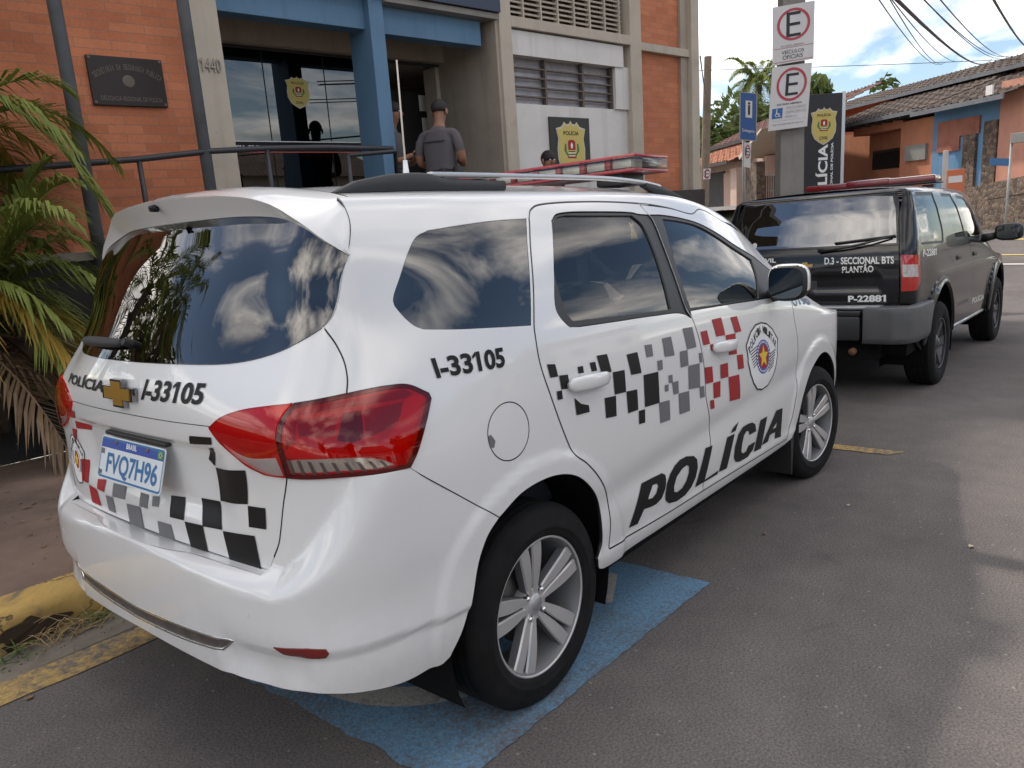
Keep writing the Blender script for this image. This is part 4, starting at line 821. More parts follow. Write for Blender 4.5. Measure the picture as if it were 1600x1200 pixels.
# light bar
LB = bpy.data.objects.new('light_bar', None); LB.location = (1.26, 0, 1.703); link(LB, CAR)
def bar(name, y0, y1, x0, x1, z0, z1, m, c=.012): 
    mb = MB(); mb.bbox((x0, y0, z0), (x1, y1, z1), c); return mb.build(name, m, LB, True, 40)
bar('bar_top', -.60, .60, -.145, .145, .062, .074, mat('red_plastic', (.42, .015, .025), .25, coat=.8), .007)
bar('bar_base', -.60, .60, -.145, .145, .004, .016, mat('red_base', (.35, .02, .03), .3, coat=.6), .006)
bar('clear_cover', -.598, .598, -.142, .142, .015, .063, M['cglass'], .006)
for k in range(9):
    y = -.52+k*.13; bar('lamp_module', y-.046, y+.046, -.118, -.02, .020, .058, mat('lamp_reflector', (.75, .72, .62), .3, metal=.2) if k % 2 == 0 or True else None, .008)
    mb = MB(); mb.bbox((-.128, y+.052, .020), (-.03, y+.078, .058), .005); mb.build('red_divider', mat('red_divider', (.55, .02, .02), .3), LB, True, 40)
bar('bar_inner', -.58, .58, .0, .10, .024, .066, M['vgrey'], .004)
for y in (-.44, .44): bar('bar_foot', y-.07, y+.07, -.09, .09, -.045, .006, M['trim'], .012)
# vinyl lettering and chequers on the white car
def decal(polys, name, m, par, off=.0022, step=.014):
    s = S()
    for P in polys:
        if None in P: continue
        o, h = (P, []) if not isinstance(P, tuple) else P
        s.panel(o, h, off, 0, 0, step)
    return s.build(name, m, par)
rd, fd = DR[0][0], DR[1][0]
decal(u['ck'], 'black_chequers', M['ink'], rd); decal(u['cg'], 'grey_chequers', M['vgrey'], rd); decal(u['cr'], 'red_chequers', M['vred'], fd)
decal(u['rk'], 'black_chequers', M['ink'], TG); decal(u['rg'], 'grey_chequers', M['vgrey'], TG); decal(u['rr'], 'red_chequers', M['vred'], TG)
decal([(a, [b] if b else []) for a, b in u['let']], 'door_lettering', M['ink'], rd)
def label_uv(t, quad, m, par, bold=.02, shear=0., sp=1., name='lettering'):
    s = S(); text_on(s, t, quad, .0024, bold, shear, sp); return s.build(name, m, par)
label_uv('I-33105', u['t_side'], M['ink'], body_r, .035)
label_uv('POLÍCIA', u['t_rear1'], M['ink'], TG, .03, .12); label_uv('I-33105', u['t_rear2'], M['ink'], TG, .032, .15)
SV = mat('slate_vinyl', (.05, .10, .15), .4); label_uv('190', [[2.315, 1.150], [2.53, 1.150], [2.55, 1.085], [2.325, 1.080]], SV, fd, .03, .15)
ring = [[2.262+.036*math.cos(a), 1.105+.036*math.sin(a)] for a in np.linspace(0, 2*math.pi, 25)[:-1]]
decal([(ring, [inset(ring, .012)])], 'phone_mark', SV, fd)
# crest: shield outline, arc lettering, stripes, blue roundel with a star
def crest(c, ex, ey, par, off=.0022):
    c, ex, ey = np.array(c), np.array(ex), np.array(ey); m_ = lambda x, y: list(c+ex*x+ey*y)
    half = [(0, 1.0), (.35, .95), (.68, .76), (1.0, .40), (.92, .02), (.95, -.05), (.80, -.45), (.62, -.72), (.36, -.93), (0, -1.0)]
    O = half+[(-x, y) for x, y in half[-2:0:-1]]
    P = [m_(*p) for p in O]; s = S(); s.panel(P, [], off-.0004, 0, 0, .03); s.build('crest_field', M['wvinyl'], par)
    k = S()
    Q = np.array([m_(*p) for p in O]); In = [list(c+(np.array(p)-c)*.955) for p in P]
    k.panel(P, [In], off+.0002, 0, 0, .03)
    for sg in (1, -1):
        for i in range(7):
            y = .34-i*.075-(.0 if sg < 0 else .36)
            a = [(.30*sg, y+.10*sg*.0), ((.80-.03*i)*sg, y+.14*sg), ((.80-.03*i)*sg, y+.14*sg-.032), (.30*sg, y-.032)]
            k.panel([m_(*p) for p in a], [], off+.0002, 0, 0, .03)
    k.build('crest_stripes', M['ink'], par)
    word = 'POLÍCIA MILITAR'; t = S()
    for i, ch in enumerate(word):
        if ch == ' ': continue
        f = i/(len(word)-1)*2-1; x = f*.80; y = .78-.52*abs(f)**1.7; sl = -.88*f; ca, sa = 1/math.hypot(1, sl), sl/math.hypot(1, sl)
        h, w = .115, .062
        def pt(a, b): return m_(x+(a*ca-b*sa*.6), y+(a*sa+b*ca))
        text_on(t, ch, [pt(-w, h), pt(w, h), pt(w, -h), pt(-w, -h)], off+.0003, .03)
    t.build('crest_lettering', M['ink'], par)
    el = lambda r: [m_(r*.88*math.cos(a), -.02+r*.98*math.sin(a)) for a in np.linspace(0, 2*math.pi, 33)[:-1]]
    S().panel(el(.50), [], off+.0005, 0, 0, .03).build('crest_ring', M['vblue'], par)
    S().panel(el(.36), [], off+.0008, 0, 0, .03).build('crest_disc', M['vred'], par)
    st = [m_((.33 if i % 2 == 0 else .15)*.9*math.sin(math.pi*i/5), -.02+(.33 if i % 2 == 0 else .15)*math.cos(math.pi*i/5)) for i in range(10)]
    S().panel(st, [], off+.0011, 0, 0, .03).build('crest_star', M['yellowv'], par)
    d = S()
    for i in range(26):
        a = 2*math.pi*i/26; cc = np.array(m_(.43*.88*math.cos(a), -.02+.43*.98*math.sin(a))); r_ = .006
        d.panel([list(cc+[r_*math.cos(b), r_*math.sin(b)]) for b in np.linspace(0, 2*math.pi, 7)[:-1]], [], off+.0008, 0, 0, .03)
    d.build('crest_beads', M['wvinyl'], par)
crest((1.752, .843), (.198, -.012), (-.006, .168), fd)
crest((-2.155, .823), (.085, .0), (.005, .088), TG)
# maker's emblem, number plate, wiper
def emblem(cx, cy, cz, par, sx=1.0):
    """gold bow-tie in a chrome frame standing on the tailgate"""
    def bow(s, g): return [(-.100*s, -.019*s), (-.093*s+g, .021*s), (-.034*s, .021*s), (-.034*s+g*.3, .043*s), (.037*s, .043*s), (.034*s, .021*s), (.100*s, .021*s), (.093*s, -.019*s), (.034*s, -.019*s), (.032*s, -.041*s), (-.038*s, -.041*s), (-.034*s, -.019*s)]
    Mx = Matrix(((0, 0, -1, cx), (-1, 0, 0, cy), (0, 1, 0, cz), (0, 0, 0, 1)))
    a = MB(); a.prism(bow(.98*sx, 0), -.004, .010, Mx); e = a.build('emblem', bpy.data.materials.get('emblem_chrome') or mat('emblem_chrome', (.30, .30, .31), .15, metal=1), par)
    b = MB(); b.prism(bow(.82*sx, 0), .008, .0125, Mx); b.build('emblem_face', M['gold'], e); return e
emblem(-.806, 0.0, 1.100, TG)
def number_plate(Mx, par, txt, w=.4, h=.13):
    """local x = reading direction, y = up, z = out of the plate"""
    pl = MB(); 
    P = []
    for sx, sy, a0 in ((1, 1, 0), (-1, 1, 90), (-1, -1, 180), (1, -1, 270)):
        for k in range(5): a = R(a0+90*k/4); P.append((sx*(w/2-.012)+.012*math.cos(a), sy*(h/2-.012)+.012*math.sin(a)))
    pl.prism(P, -.003, 0, Mx); o = pl.build('number_plate', mat('plate_white', (.62, .66, .68), .42), par)
    def flat(pts, z, name, m): return mesh_obj(name, [Mx @ Vector((x, y, z)) for x, y in pts], [tuple(range(len(pts)))], m, o)
    blue = mat('plate_blue', (.012, .05, .30), .4)
    flat([(-w/2+.004, .030), (w/2-.004, .030), (w/2-.004, h/2-.010), (w/2-.010, h/2-.004), (-w/2+.010, h/2-.004), (-w/2+.004, h/2-.010)], .0006, 'plate_band', blue)
    X = Mx.to_3x3() @ Vector((1, 0, 0)); Y = Mx.to_3x3() @ Vector((0, 1, 0))
    text_flat('BRASIL', mat('plate_letters', (.8, .8, .8), .5), o, Mx @ Vector((.0, .047, .0012)), X, Y, .016, None, .02, 'plate_country')
    ink = mat('plate_ink', (.03, .14, .33), .5)
    text_flat(txt, ink, o, Mx @ Vector((.012, -.018, .0010)), X, Y, .072, .318, .022, 'plate_number')
    text_flat('BR', M['ink'], o, Mx @ Vector((-.180, -.046, .0010)), X, Y, .014, None, .01, 'plate_code')
    flat([(.160, .034), (.190, .034), (.190, .056), (.160, .056)], .0010, 'flag_field', mat('flag_green', (.03, .25, .08), .5))
    flat([(.164, .045), (.175, .036), (.186, .045), (.175, .054)], .0014, 'flag_lozenge', M['yellowv'])
    flat([(.175+.005*math.cos(a), .045+.005*math.sin(a)) for a in np.linspace(0, 6.283, 13)[:-1]], .0018, 'flag_disc', blue)
    flat([(-.192, .010), (-.170, .010), (-.170, .026), (-.192, .026)], .0010, 'plate_patch', M['vgrey'])
    for x in (-.10, .10):
        b = MB(); b.lathe([(0, .0045), (.005, .004), (.0065, .001)], 10, Mx @ Matrix.Translation((x, .050, 0))); b.build('plate_screw', mat('rusty_screw', (.22, .14, .09), .6, metal=.5), o)
    # thin blue rim
    rim = MB()
    Q = [(x*(1-.004/(w/2)), y*(1-.004/(h/2))) for x, y in P]; Q2 = [(x*(1-.007/(w/2)), y*(1-.010/(h/2))) for x, y in P]; n = len(P)
    rim.add([(x, y, .0007) for x, y in Q]+[(x, y, .0007) for x, y in Q2], [(i, (i+1) % n, (i+1) % n+n, i+n) for i in range(n)], Mx); rim.build('plate_rim', ink, o)
    return o
yw, tl = .012, .30
X = Vector((0, -1, 0)).normalized(); Y = Vector((.30, 0, 1)).normalized(); Z = X.cross(Y).normalized(); Y = Z.cross(X)
number_plate(Matrix(((X.x, Y.x, Z.x, -.8098), (X.y, Y.y, Z.y, .005), (X.z, Y.z, Z.z, .8902), (0, 0, 0, 1))), CAR, 'FVQ7H96')
p0, n0 = S().map([[-1.60, 1.236]], .012); p1, _ = S().map([[-2.235, 1.222]], .016)
mb = MB(); a, b = Vector(p0[0]), Vector(p1[0]); nn = Vector(n0[0])
path = [Vector(S().map([[-1.60-.47*t, 1.234-.008*t]], .012+.010*math.sin(math.pi*t))[0][0]) for t in np.linspace(0, 1, 12)]
mb.tube([a-nn*.010, a+nn*.016], [.013, .011], 16); WP = mb.build('rear_wiper', M['trim'], CAR, True, 50)
mb = MB(); mb.tube(path[1:], [.012, .0135, .0145, .0155, .016, .016, .0155, .015, .0135, .011, .006], 10)
mb.V = [tuple(v) for v in mb.V]; wa = mb.build('wiper_arm', M['trim_dull'], WP, True)
# ---------------------------------------------------------------- black police off-roader
NS = suv_net(); U2 = UV2
SUV = empty('police_suv', (5.62, -.075, 0), 'black police off-roader with red roof light bar parked ahead of the white car', 'car', rz=-.02)
def T(): return Sheet(NS, -1.62)
BK = M['black_paint']
qw = loop([[-.435, 1.605], [.02, 1.60]], [[.02, 1.60], [.07, 1.45], [.115, 1.31], [.09, 1.20]], [[.07, 1.19], [-.56, 1.205]], [[-.56, 1.205], [-.60, 1.30], [-.56, 1.46], [-.435, 1.605]])
rw = loop([[.31, 1.592], [.69, 1.588]], [[.69, 1.588], [.83, 1.48], [.95, 1.318], [.985, 1.20]], [[.985, 1.19], [.59, 1.196]], [[.58, 1.20], [.457, 1.36], [.36, 1.48], [.31, 1.592]])
fw = loop([[.90, 1.58], [1.25, 1.572]], [[1.25, 1.572], [1.6, 1.47], [1.88, 1.26]], [[1.88, 1.25], [1.75, 1.175], [1.17, 1.18]], [[1.16, 1.19], [1.10, 1.36], [.98, 1.49], [.90, 1.58]])
archS = loop([[-.36, .42], [-.40, .60], [-.30, .77], [-.10, .862], [.12, .885], [.34, .865], [.48, .77], [.52, .62], [.49, .48]], [[.49, .48], [.49, .40]])
ac = lambda cx, r: [[cx+r*math.cos(a), .39+r*1.02*math.sin(a)] for a in np.linspace(R(-6), R(186), 26)]
def suv_side():
    o = [[-.80, .52]]+[[-.50, .46]]
    a1 = ac(.02, .475)[::-1]; a2 = ac(2.75, .46)[::-1]
    o = [np.array(p) for p in [[-.60, .46]]+a1+[[.6, .43], [2.2, .42]]+a2+[[3.40, .45], [3.45, 1.56], [2.8, 1.655]]+[[2.1, 1.655], [-.80, 1.655], [-.84, 1.55], [-.885, 1.46], [-.894, 1.31], [-.892, 1.2], [-.885, .76], [-.885, .50]]]
    return T().panel(o, [qw, rw, fw], 0, 0, SK, .05)
sr, sl = both_sides(suv_side, 'body_side', BK, (SUV, SUV))
for nm, w in (('quarter_window', qw), ('rear_door_window', rw), ('front_door_window', fw)):
    both_sides(lambda: T().panel(w, [inset(w, .02)], -.004, 0, .01, .04), 'window_seal', M['trim'], (sr, sl))
    both_sides(lambda: T().panel(inset(w, .002), [], -.006, 0, 0, .04), nm, M['dglass'], (sr, sl))
T().grid(np.linspace(-.80, 1.46, 36), np.linspace(1.655, 2.1, 16)).both().build('roof', BK, SUV)
T().grid(np.linspace(1.46, 2.76, 20), np.linspace(1.655, 2.1, 14), -.003).both().build('windscreen', M['dglass'], SUV)
T().grid(np.linspace(2.74, 4.1, 26), np.linspace(1.6, 2.1, 12), -.001).both().build('bonnet', BK, SUV)
T().grid(np.linspace(3.38, 4.1, 20), np.linspace(.45, 1.63, 26), -.003).both().build('front_end', BK, SUV)
def full2(P): return [np.array(p, float) for p in P]+[np.array([-3.24-p[0], p[1]]) for p in P[::-1] if p[0] > -1.6199]
tgo = full2([[-1.62, 1.65], [-1.1, 1.65], [-.89, 1.64], [-.875, 1.55], [-.90, 1.40], [-.902, 1.2], [-.896, .775], [-1.62, .775]])
tgg = full2([[-1.62, 1.60], [-1.1, 1.60], [-.94, 1.585], [-.925, 1.50], [-.925, 1.235], [-1.62, 1.235]])
TG2 = T().panel(tgo, [inset(tgg, .012)], 0, .002, SK, .04).build('tailgate', BK, SUV)
T().panel(tgg, [inset(tgg, .05)], .001, 0, 0, .05).build('window_band', M['frit'], TG2)
T().panel(tgg, [], .0026, 0, .004, .05).build('rear_window', M['mglass'], TG2)
T().grid(np.linspace(-1.62, -.80, 26), np.linspace(1.62, 2.1, 14), .0).both().build('roof_end', BK, SUV)
ln = full2([[-1.62, 1.222], [-.90, 1.222], [-.90, 1.217], [-1.62, 1.217]]); T().panel(ln, [], .0008, 0, 0, .05).build('panel_line', M['ink'], TG2)
for Q in (U2['tail'],):
    a, b = both_sides(lambda: T().panel([[-.878, 1.142], [-.66, 1.132], [-.642, 1.0], [-.645, .925], [-.71, .87], [-.874, .869]], [], .010, 0, .02, .03), 'tail_light', mat('suv_red_lens', (.42, .012, .012), .12, coat=1), (SUV, SUV))
    both_sides(lambda: T().panel([[-.862, 1.07], [-.70, 1.062], [-.69, .972], [-.862, .978]], [], .012, 0, .004, .02), 'clear_lens', speckled('ribbed_clear_lens', (.50, .45, .44), .4, 60, .15, .2, 200, coat=1), (a, b))
# bumper
bp = MB(); bp.bbox((-1.03, -.50, .50), (-.86, .50, .70), .03); bmp = bp.build('rear_bumper', speckled('steel_bumper', (.03, .031, .033), .3, 5, .42, .1), SUV, True, 40)
mb = MB(); mb.bbox((-1.035, -.50, .70), (-.80, .50, .735), .008); mb.build('bumper_step', M['trim'], bmp, True, 40)
mb = MB(); mb.bbox((-.965, -.62, .745), (-.83, .62, .768), .006); mb.build('tailgate_strip', M['silver'], bmp, True, 40)
GREY = speckled('grey_bumper_plastic', (.085, .086, .088), .2, 5, .5, .08)
for sg in (1, -1):
    P = [(-1.05, -.52), (-1.05, -.74), (-1.0, -.84), (-.88, -.885), (-.44, -.895), (-.44, -.84), (-.84, -.80), (-.90, -.52)]
    V = []; n = len(P)
    for z, f in ((.48, .0), (.52, 1), (.72, 1), (.765, .6)):
        for i, (x, y) in enumerate(P):
            k = 1-.018*(1-f); xx = x if i < 4 or i > 5 else x+(-.10+.14*(z-.48)/.285 if i in (4, 5) else 0)
            V.append((xx*k if i < 4 else xx, y*k*sg, z))
    Fc = [(j*n+i, j*n+(i+1) % n, (j+1)*n+(i+1) % n, (j+1)*n+i) for j in range(3) for i in range(n)]+[tuple(range(n))[::-1], tuple(range(3*n, 4*n))]
    if sg > 0: Fc = [f[::-1] for f in Fc]
    o = mesh_obj('bumper_corner', V, Fc, GREY, bmp, True); o.data.set_sharp_from_angle(angle=R(38)); bv = o.modifiers.new('b', 'BEVEL'); bv.width = .012; bv.segments = 3; bv.limit_method = 'ANGLE'; bv.angle_limit = R(20)
mb = MB(); mb.box((-.78, -.78, .36), (3.2, .78, .50)); mb.box((-.92, -.6, .34), (-.7, .6, .55)); mb.build('underbody', M['well'], SUV)
for sg in (1, -1):
    for cx in (.02, 2.75):
        n = 24; V = []; Fc = []
        for k in range(n+1):
            a = R(-20)+R(220)*k/n; x, z = cx+.485*math.cos(a), .39+.49*math.sin(a); V += [(x, -sg*.85, z), (x, -sg*.50, z)]
        for k in range(n): Fc.append((2*k, 2*k+1, 2*k+3, 2*k+2))
        V += [(cx-.5, -sg*.50, .2), (cx+.5, -sg*.50, .2), (cx+.5, -sg*.50, .9), (cx-.5, -sg*.50, .9)]; b = len(V)-4; Fc.append((b, b+1, b+2, b+3))
        mesh_obj('wheel_liner', V, Fc, M['well'], SUV, True)
for sg in (1, -1):
    mb = MB(); mb.tube([(.55, -.80*sg, .405), (2.2, -.80*sg, .40)], .025, 8); mb.build('sill_tube', M['silver'], SUV, True)
def suv_wheel():
    root = bpy.data.objects.new('wheel', None); root.empty_display_size = .1; link(root, SUV)
    half = [(.212, .085), (.222, .105), (.24, .116), (.29, .120), (.325, .114), (.342, .104), (.352, .090)]
    tr = [(.358, .086), (.358, .050), (.348, .048), (.348, .040), (.359, .038), (.359, .006), (.349, .004), (.349, -.004), (.359, -.006), (.359, -.038), (.348, -.040), (.348, -.048), (.358, -.050), (.358, -.086)]
    t = MB().lathe(half+tr+[(r, -h) for r, h in half[::-1]], 64, closed=True); t.V = [(x, max(y, -.352), z) for x, y, z in t.V]
    o = t.build('tyre', M['rubber'], root, True); o.data.set_sharp_from_angle(angle=R(38))
    dk = mat('grey_alloy', (.10, .10, .105), .45, metal=.5)
    MB().lathe([(.208, .100), (.216, .108), (.214, .085), (.19, .06), (.185, -.05)], 48).build('rim_lip', dk, root, True)
    sp = MB()
    for k in range(6):
        th = 2*math.pi*k/6; V = []
        for r, hw, tp in ((.05, .032, .07), (.12, .030, .082), (.20, .042, .092)):
            for a, z in ((-hw, tp-.05), (-hw, tp), (hw, tp), (hw, tp-.05)): V.append((r*math.cos(th)-a*math.sin(th), r*math.sin(th)+a*math.cos(th), z))
        sp.add(V, [(i*4+q, (i+1)*4+q, (i+1)*4+q+1, i*4+q+1) for i in range(2) for q in range(3)])
    sp.build('spoke', dk, root, True, 35); MB().lathe([(0, .095), (.035, .093), (.05, .08), (.075, .07), (.08, .02)], 32).build('hub', dk, root, True, 40)
    MB().lathe([(0, .02), (.19, .02)], 40).build('brake_disc', M['well'], root)
    return root
w1 = suv_wheel()
def base2(x, sg):
    m_ = Matrix(((1, 0, 0, 0), (0, 0, -1, 0), (0, 1, 0, 0), (0, 0, 0, 1)))
    if sg < 0: m_ = Matrix.Rotation(math.pi, 4, 'Z') @ m_
    return Matrix.Translation((x, -.755*sg, .352)) @ m_
w1.matrix_local = base2(0.0, 1)
for x, sg in ((2.74, 1), (0, -1), (2.74, -1)):
    r = w1.copy(); COL.objects.link(r); r.parent = SUV; r.matrix_local = base2(x, sg)
    for ch in list(w1.children):
        c = ch.copy(); COL.objects.link(c); c.parent = r
mb = MB(); mb.tube([(0, -.5, .36), (0, .5, .36)], .05, 10); mb.build('rear_axle', M['well'], SUV)
mb = MB(); mb.tube([(-.95, -.42, .40), (-.80, -.42, .42)], .03, 10); mb.build('exhaust_pipe', mat('rusty_exhaust', (.25, .13, .08), .7, metal=.4), SUV, True)
def label2(t, q, m, par, bold=.03, name='lettering'):
    s = T(); text_on(s, t, q, .0016, bold); return s.build(name, m, par)
WV = mat('cream_vinyl', (.74, .74, .70), .45)
label2('D.3 - SECCIONAL BTS', U2['t1'], WV, TG2, .028); label2('PLANTÃO', [[-1.337, 1.084], [-1.092, 1.084], [-1.092, 1.022], [-1.337, 1.022]], WV, TG2, .028)
label2('P-22881', U2['t3'], WV, TG2, .04); label2('POLÍCIA CIVIL', [[-2.33, 1.172], [-1.874, 1.166], [-1.870, 1.122], [-2.33, 1.128]], WV, TG2, .03)
label2('P-22881', [[-.53, 1.168], [-.17, 1.160], [-.18, 1.105], [-.54, 1.113]], WV, sr, .03)
label2('3ª SECCIONAL', [[.717, .620], [1.262, .615], [1.27, .585], [.725, .590]], M['vgrey'], sr, .03); label2('POLÍCIA', [[1.43, .612], [2.06, .595], [2.07, .525], [1.46, .54]], WV, sr, .03)
ey, ez = 0.0, 1.09; ex = float(NS.at([-1.62], [1.09], [0.])[0][0, 0])
emblem(ex-.002, .005, 1.092, TG2, .72)
T().panel([[-1.625, .965], [-1.535, .963], [-1.533, .884], [-1.625, .886]], [], .001, 0, .003, .05).build('plate_recess', M['trim_dull'], TG2)
pa = [Vector(T().map([[-1.52+.56*t, 1.195+.085*t-.02*math.sin(3*t)]], .03+.01*math.sin(math.pi*t))[0][0]) for t in np.linspace(0, 1, 10)]
mb = MB(); mb.tube(pa, [.018, .013, .011, .010, .010, .009, .009, .008, .008, .006], 8); wo2 = mb.build('rear_wiper', M['trim'], SUV, True)
pb = [Vector(T().map([[-1.40+.47*t, 1.25+.035*t]], .014)[0][0]) for t in np.linspace(0, 1, 8)]
mb = MB(); mb.tube(pb, .009, 6); mb.build('wiper_blade', M['trim'], wo2, True)
c = [-2.10, 1.262]; T().panel([[c[0]+.028*math.cos(a), c[1]+.028*math.sin(a)] for a in np.linspace(0, 6.28, 20)[:-1]], [], .004, 0, 0, .05).build('glass_sticker', mat('pale_sticker', (.5, .5, .5), .5), TG2)
for cx, cz in ((.66, 1.045), (1.40, 1.04)):
    for sg in (1, -1):
        y = -float(NS.at([cx], [cz], [0.])[0][0, 1]); mb = MB(); mb.bbox((cx-.075, -.012, cz-.022), (cx+.075, .020, cz+.022), .012, Matrix.Translation((0, -sg*(y), 0))); mb.build('door_handle', M['trim'], sr if sg > 0 else sl, True, 50)
for sg in (1, -1):
    for us in ([[.035, 1.163], [.25, 1.09], [.388, 1.03], [.55, .918]], [[1.153, 1.17], [1.22, 1.08], [1.2925, .98], [1.38, .78], [1.433, .66]], [[2.15, 1.15], [2.17, .9], [2.16, .6]]):
        P = crom(us, 5); pol = P+[p+np.array([.006, .001]) for p in P[::-1]]; s = T().panel(pol, [], .0008, 0, 0, .05)
        (s if sg > 0 else s.mirrored()).build('door_seam', M['frit'], sr if sg > 0 else sl)
    bm = bmesh.new(); bmesh.ops.create_uvsphere(bm, u_segments=24, v_segments=16, radius=1)
    for v in bm.verts:
        x, y, z = v.co; s_ = lambda t, e: math.copysign(abs(t)**e, t); v.co = (1.92+(.045 if x < 0 else .10)*s_(x, .7), -sg*(1.06+.125*s_(y, .6)), 1.22+.085*s_(z, .6))
    bm.verts.index_update(); mo = mesh_obj('wing_mirror', [tuple(v.co) for v in bm.verts], [tuple(v.index for v in f.verts) for f in bm.faces], M['trim'], SUV, True); bm.free()
    mesh_obj('mirror_glass', [(1.872, -sg*(1.06+.10*math.copysign(abs(math.cos(a))**.5, math.cos(a))), 1.22+.066*math.copysign(abs(math.sin(a))**.5, math.sin(a))) for a in np.linspace(0, 6.2832, 29)[:-1]], [tuple(range(28))], bpy.data.materials['mirror_glass'], mo)
    mb = MB(); mb.tube([(1.98, -sg*.80, 1.16), (1.96, -sg*.95, 1.19)], [.05, .035], 10); mb.build('mirror_arm', M['trim'], mo, True)
    # flared arch lips
    for cx, r in ((.02, .475), (2.75, .46)):
        o = [[cx+r*math.cos(a), .39+r*1.02*math.sin(a)] for a in np.linspace(R(2), R(178), 30)]; o2 = [[cx+(r+.045)*math.cos(a), .39+(r+.045)*1.02*math.sin(a)] for a in np.linspace(R(178), R(2), 30)]
        s = T().panel(o+o2, [], .012, 0, .02, .05); (s if sg > 0 else s.mirrored()).build('arch_lip', BK, sr if sg > 0 else sl)
LB = bpy.data.objects.new('light_bar', None); LB.location = (1.0, 0, 1.752); link(LB, SUV)
RB = mat('dark_red_plastic', (.20, .012, .018), .22, coat=1)
bar('bar_lens', -.60, .60, -.14, .14, .0, .058, RB, .018); bar('bar_base', -.61, .61, -.15, .15, -.018, .0, M['trim'], .006)
bar('bar_ridge', -.20, .20, -.15, .15, .008, .066, RB, .018)
for y in (-.52, .52): bar('bar_foot', y-.05, y+.05, -.06, .06, -.10, -.028, M['trim'], .01)
T().grid(np.linspace(-.5, 2.6, 40), np.linspace(.93, 1.15, 8), -.05).both().build('door_trim', M['inside'], SUV)
T().grid(np.linspace(-1.55, -.6, 20), np.linspace(.5, 1.18, 10), -.06).both().build('tail_trim', M['inside'], SUV)
mb = MB(); mb.box((-.7, -.7, .5), (2.4, .7, .56)); mb.build('cabin_floor', M['inside'], SUV)
for y in (-.36, .36):
    for x in (.25, 1.15):
        mb = MB(); Mx = Matrix.Translation((x, y, 0)); mb.bbox((-.06, -.24, 0), (.07, .24, .62), .05, Mx @ Matrix.Translation((0, 0, .66)) @ Matrix.Rotation(R(-12), 4, 'Y')); mb.bbox((-.05, -.13, 0), (.05, .13, .18), .04, Mx @ Matrix.Translation((-.15, 0, 1.30))); mb.build('car_seat', M['seat'], SUV, True, 50)
# ---------------------------------------------------------------- ground
def sm(a, b, x):
    t = min(1, max(0, (x-a)/(b-a))); return t*t*(3-2*t)
def zroad(x): return .75*sm(13, 30, x)+.9*sm(28, 60, x)
def sheet(name, xs, fn, m, kind='structure', parent=None):
    """fn(x) -> list of (y, z) across; one strip mesh"""
    V = []; n = None
    for x in xs:
        r = fn(x); n = len(r); V += [(x, y, z) for y, z in r]
    Fc = [(i*n+j, (i+1)*n+j, (i+1)*n+j+1, i*n+j+1) for i in range(len(xs)-1) for j in range(n-1)]
    o = mesh_obj(name, V, Fc, m, parent, True); o['kind'] = kind; return o
def asphalt(name, base, warm=1.0):
    m = mat(name, base, .9, spec=.3); _, _, b = nodes(m); v = coords(m)
    big = noise(m, v, .55, 5, .6, .4); mid = noise(m, v, 5, 5, .65); fine = noise(m, v, 120, 4, .75)
    c = ramp(m, big, [(.30, tuple(x*.80 for x in base)), (.70, tuple(x*1.18 for x in base))])
    c = mixc(m, .55, c, ramp(m, mid, [(.3, (.40, .40, .40)), (.7, (.62, .60, .59))]), 'OVERLAY')
    c = mixc(m, .75, c, ramp(m, fine, [(.30, (.10, .10, .10)), (.50, (.5, .5, .5)), (.72, (.90, .88, .86))]), 'OVERLAY')
    vo = N(m, 'ShaderNodeTexVoronoi', i_Scale=42.0); L(m, v, vo.inputs['Vector'])
    pick = N(m, 'ShaderNodeTexWhiteNoise'); pick.noise_dimensions = '3D'; L(m, vo.outputs['Color'], pick.inputs['Vector'])
    sp = ramp(m, pick.outputs['Value'], [(.95, (0, 0, 0)), (.965, (1, 1, 1))]); ds = ramp(m, vo.outputs['Distance'], [(.16, (1, 1, 1)), (.26, (0, 0, 0))])
    c = mixc(m, mixc(m, 1.0, sp, ds, 'MULTIPLY'), c, (.25, .23, .21))
    oil = ramp(m, noise(m, v, 1.7, 4, .6, 1.0), [(.66, (0, 0, 0)), (.80, (.55, .55, .55))]); c = mixc(m, oil, c, (.022, .021, .020))
    L(m, c, b.inputs['Base Color']); L(m, bump(m, fine, .55, .006, bump(m, mid, .15, .02)), b.inputs['Normal']); return m
def worn(name, col, under, cover=.5, rough=.85, scale=28):
    """road paint with the asphalt showing through"""
    m = mat(name, col, rough, spec=.3); _, _, b = nodes(m); v = coords(m)
    a = noise(m, v, scale, 6, .7); a2 = noise(m, v, 1.6, 4, .6); f = noise(m, v, 130, 3)
    k = ramp(m, mixc(m, .45, a, a2), [(cover-.10, (0, 0, 0)), (cover+.05, (1, 1, 1))])
    c = mixc(m, k, under, ramp(m, a2, [(.3, tuple(x*.82 for x in col)), (.7, col)])); c = mixc(m, .55, c, ramp(m, f, [(.3, (.26, .26, .26)), (.7, (.7, .7, .7))]), 'OVERLAY')
    L(m, c, b.inputs['Base Color']); L(m, bump(m, f, .5, .005), b.inputs['Normal']); return m
AS = (.125, .113, .108)
M['asphalt'] = asphalt('asphalt', AS)
def lin(a, b, n): return [a+(b-a)*i/(n-1) for i in range(n)]
XS = [-300, -60, -20, -10]+lin(-6, 14, 41)+lin(14.5, 62, 40)+[80, 150, 600]
o = sheet('road', XS, lambda x: [(y, zroad(x)) for y in (-9.0, -5, -2, -1, 0, 1.125, 1.16)], M['asphalt'])
FAR = [x for x in XS if x >= 21]
KX = [x for x in XS if x <= 21]
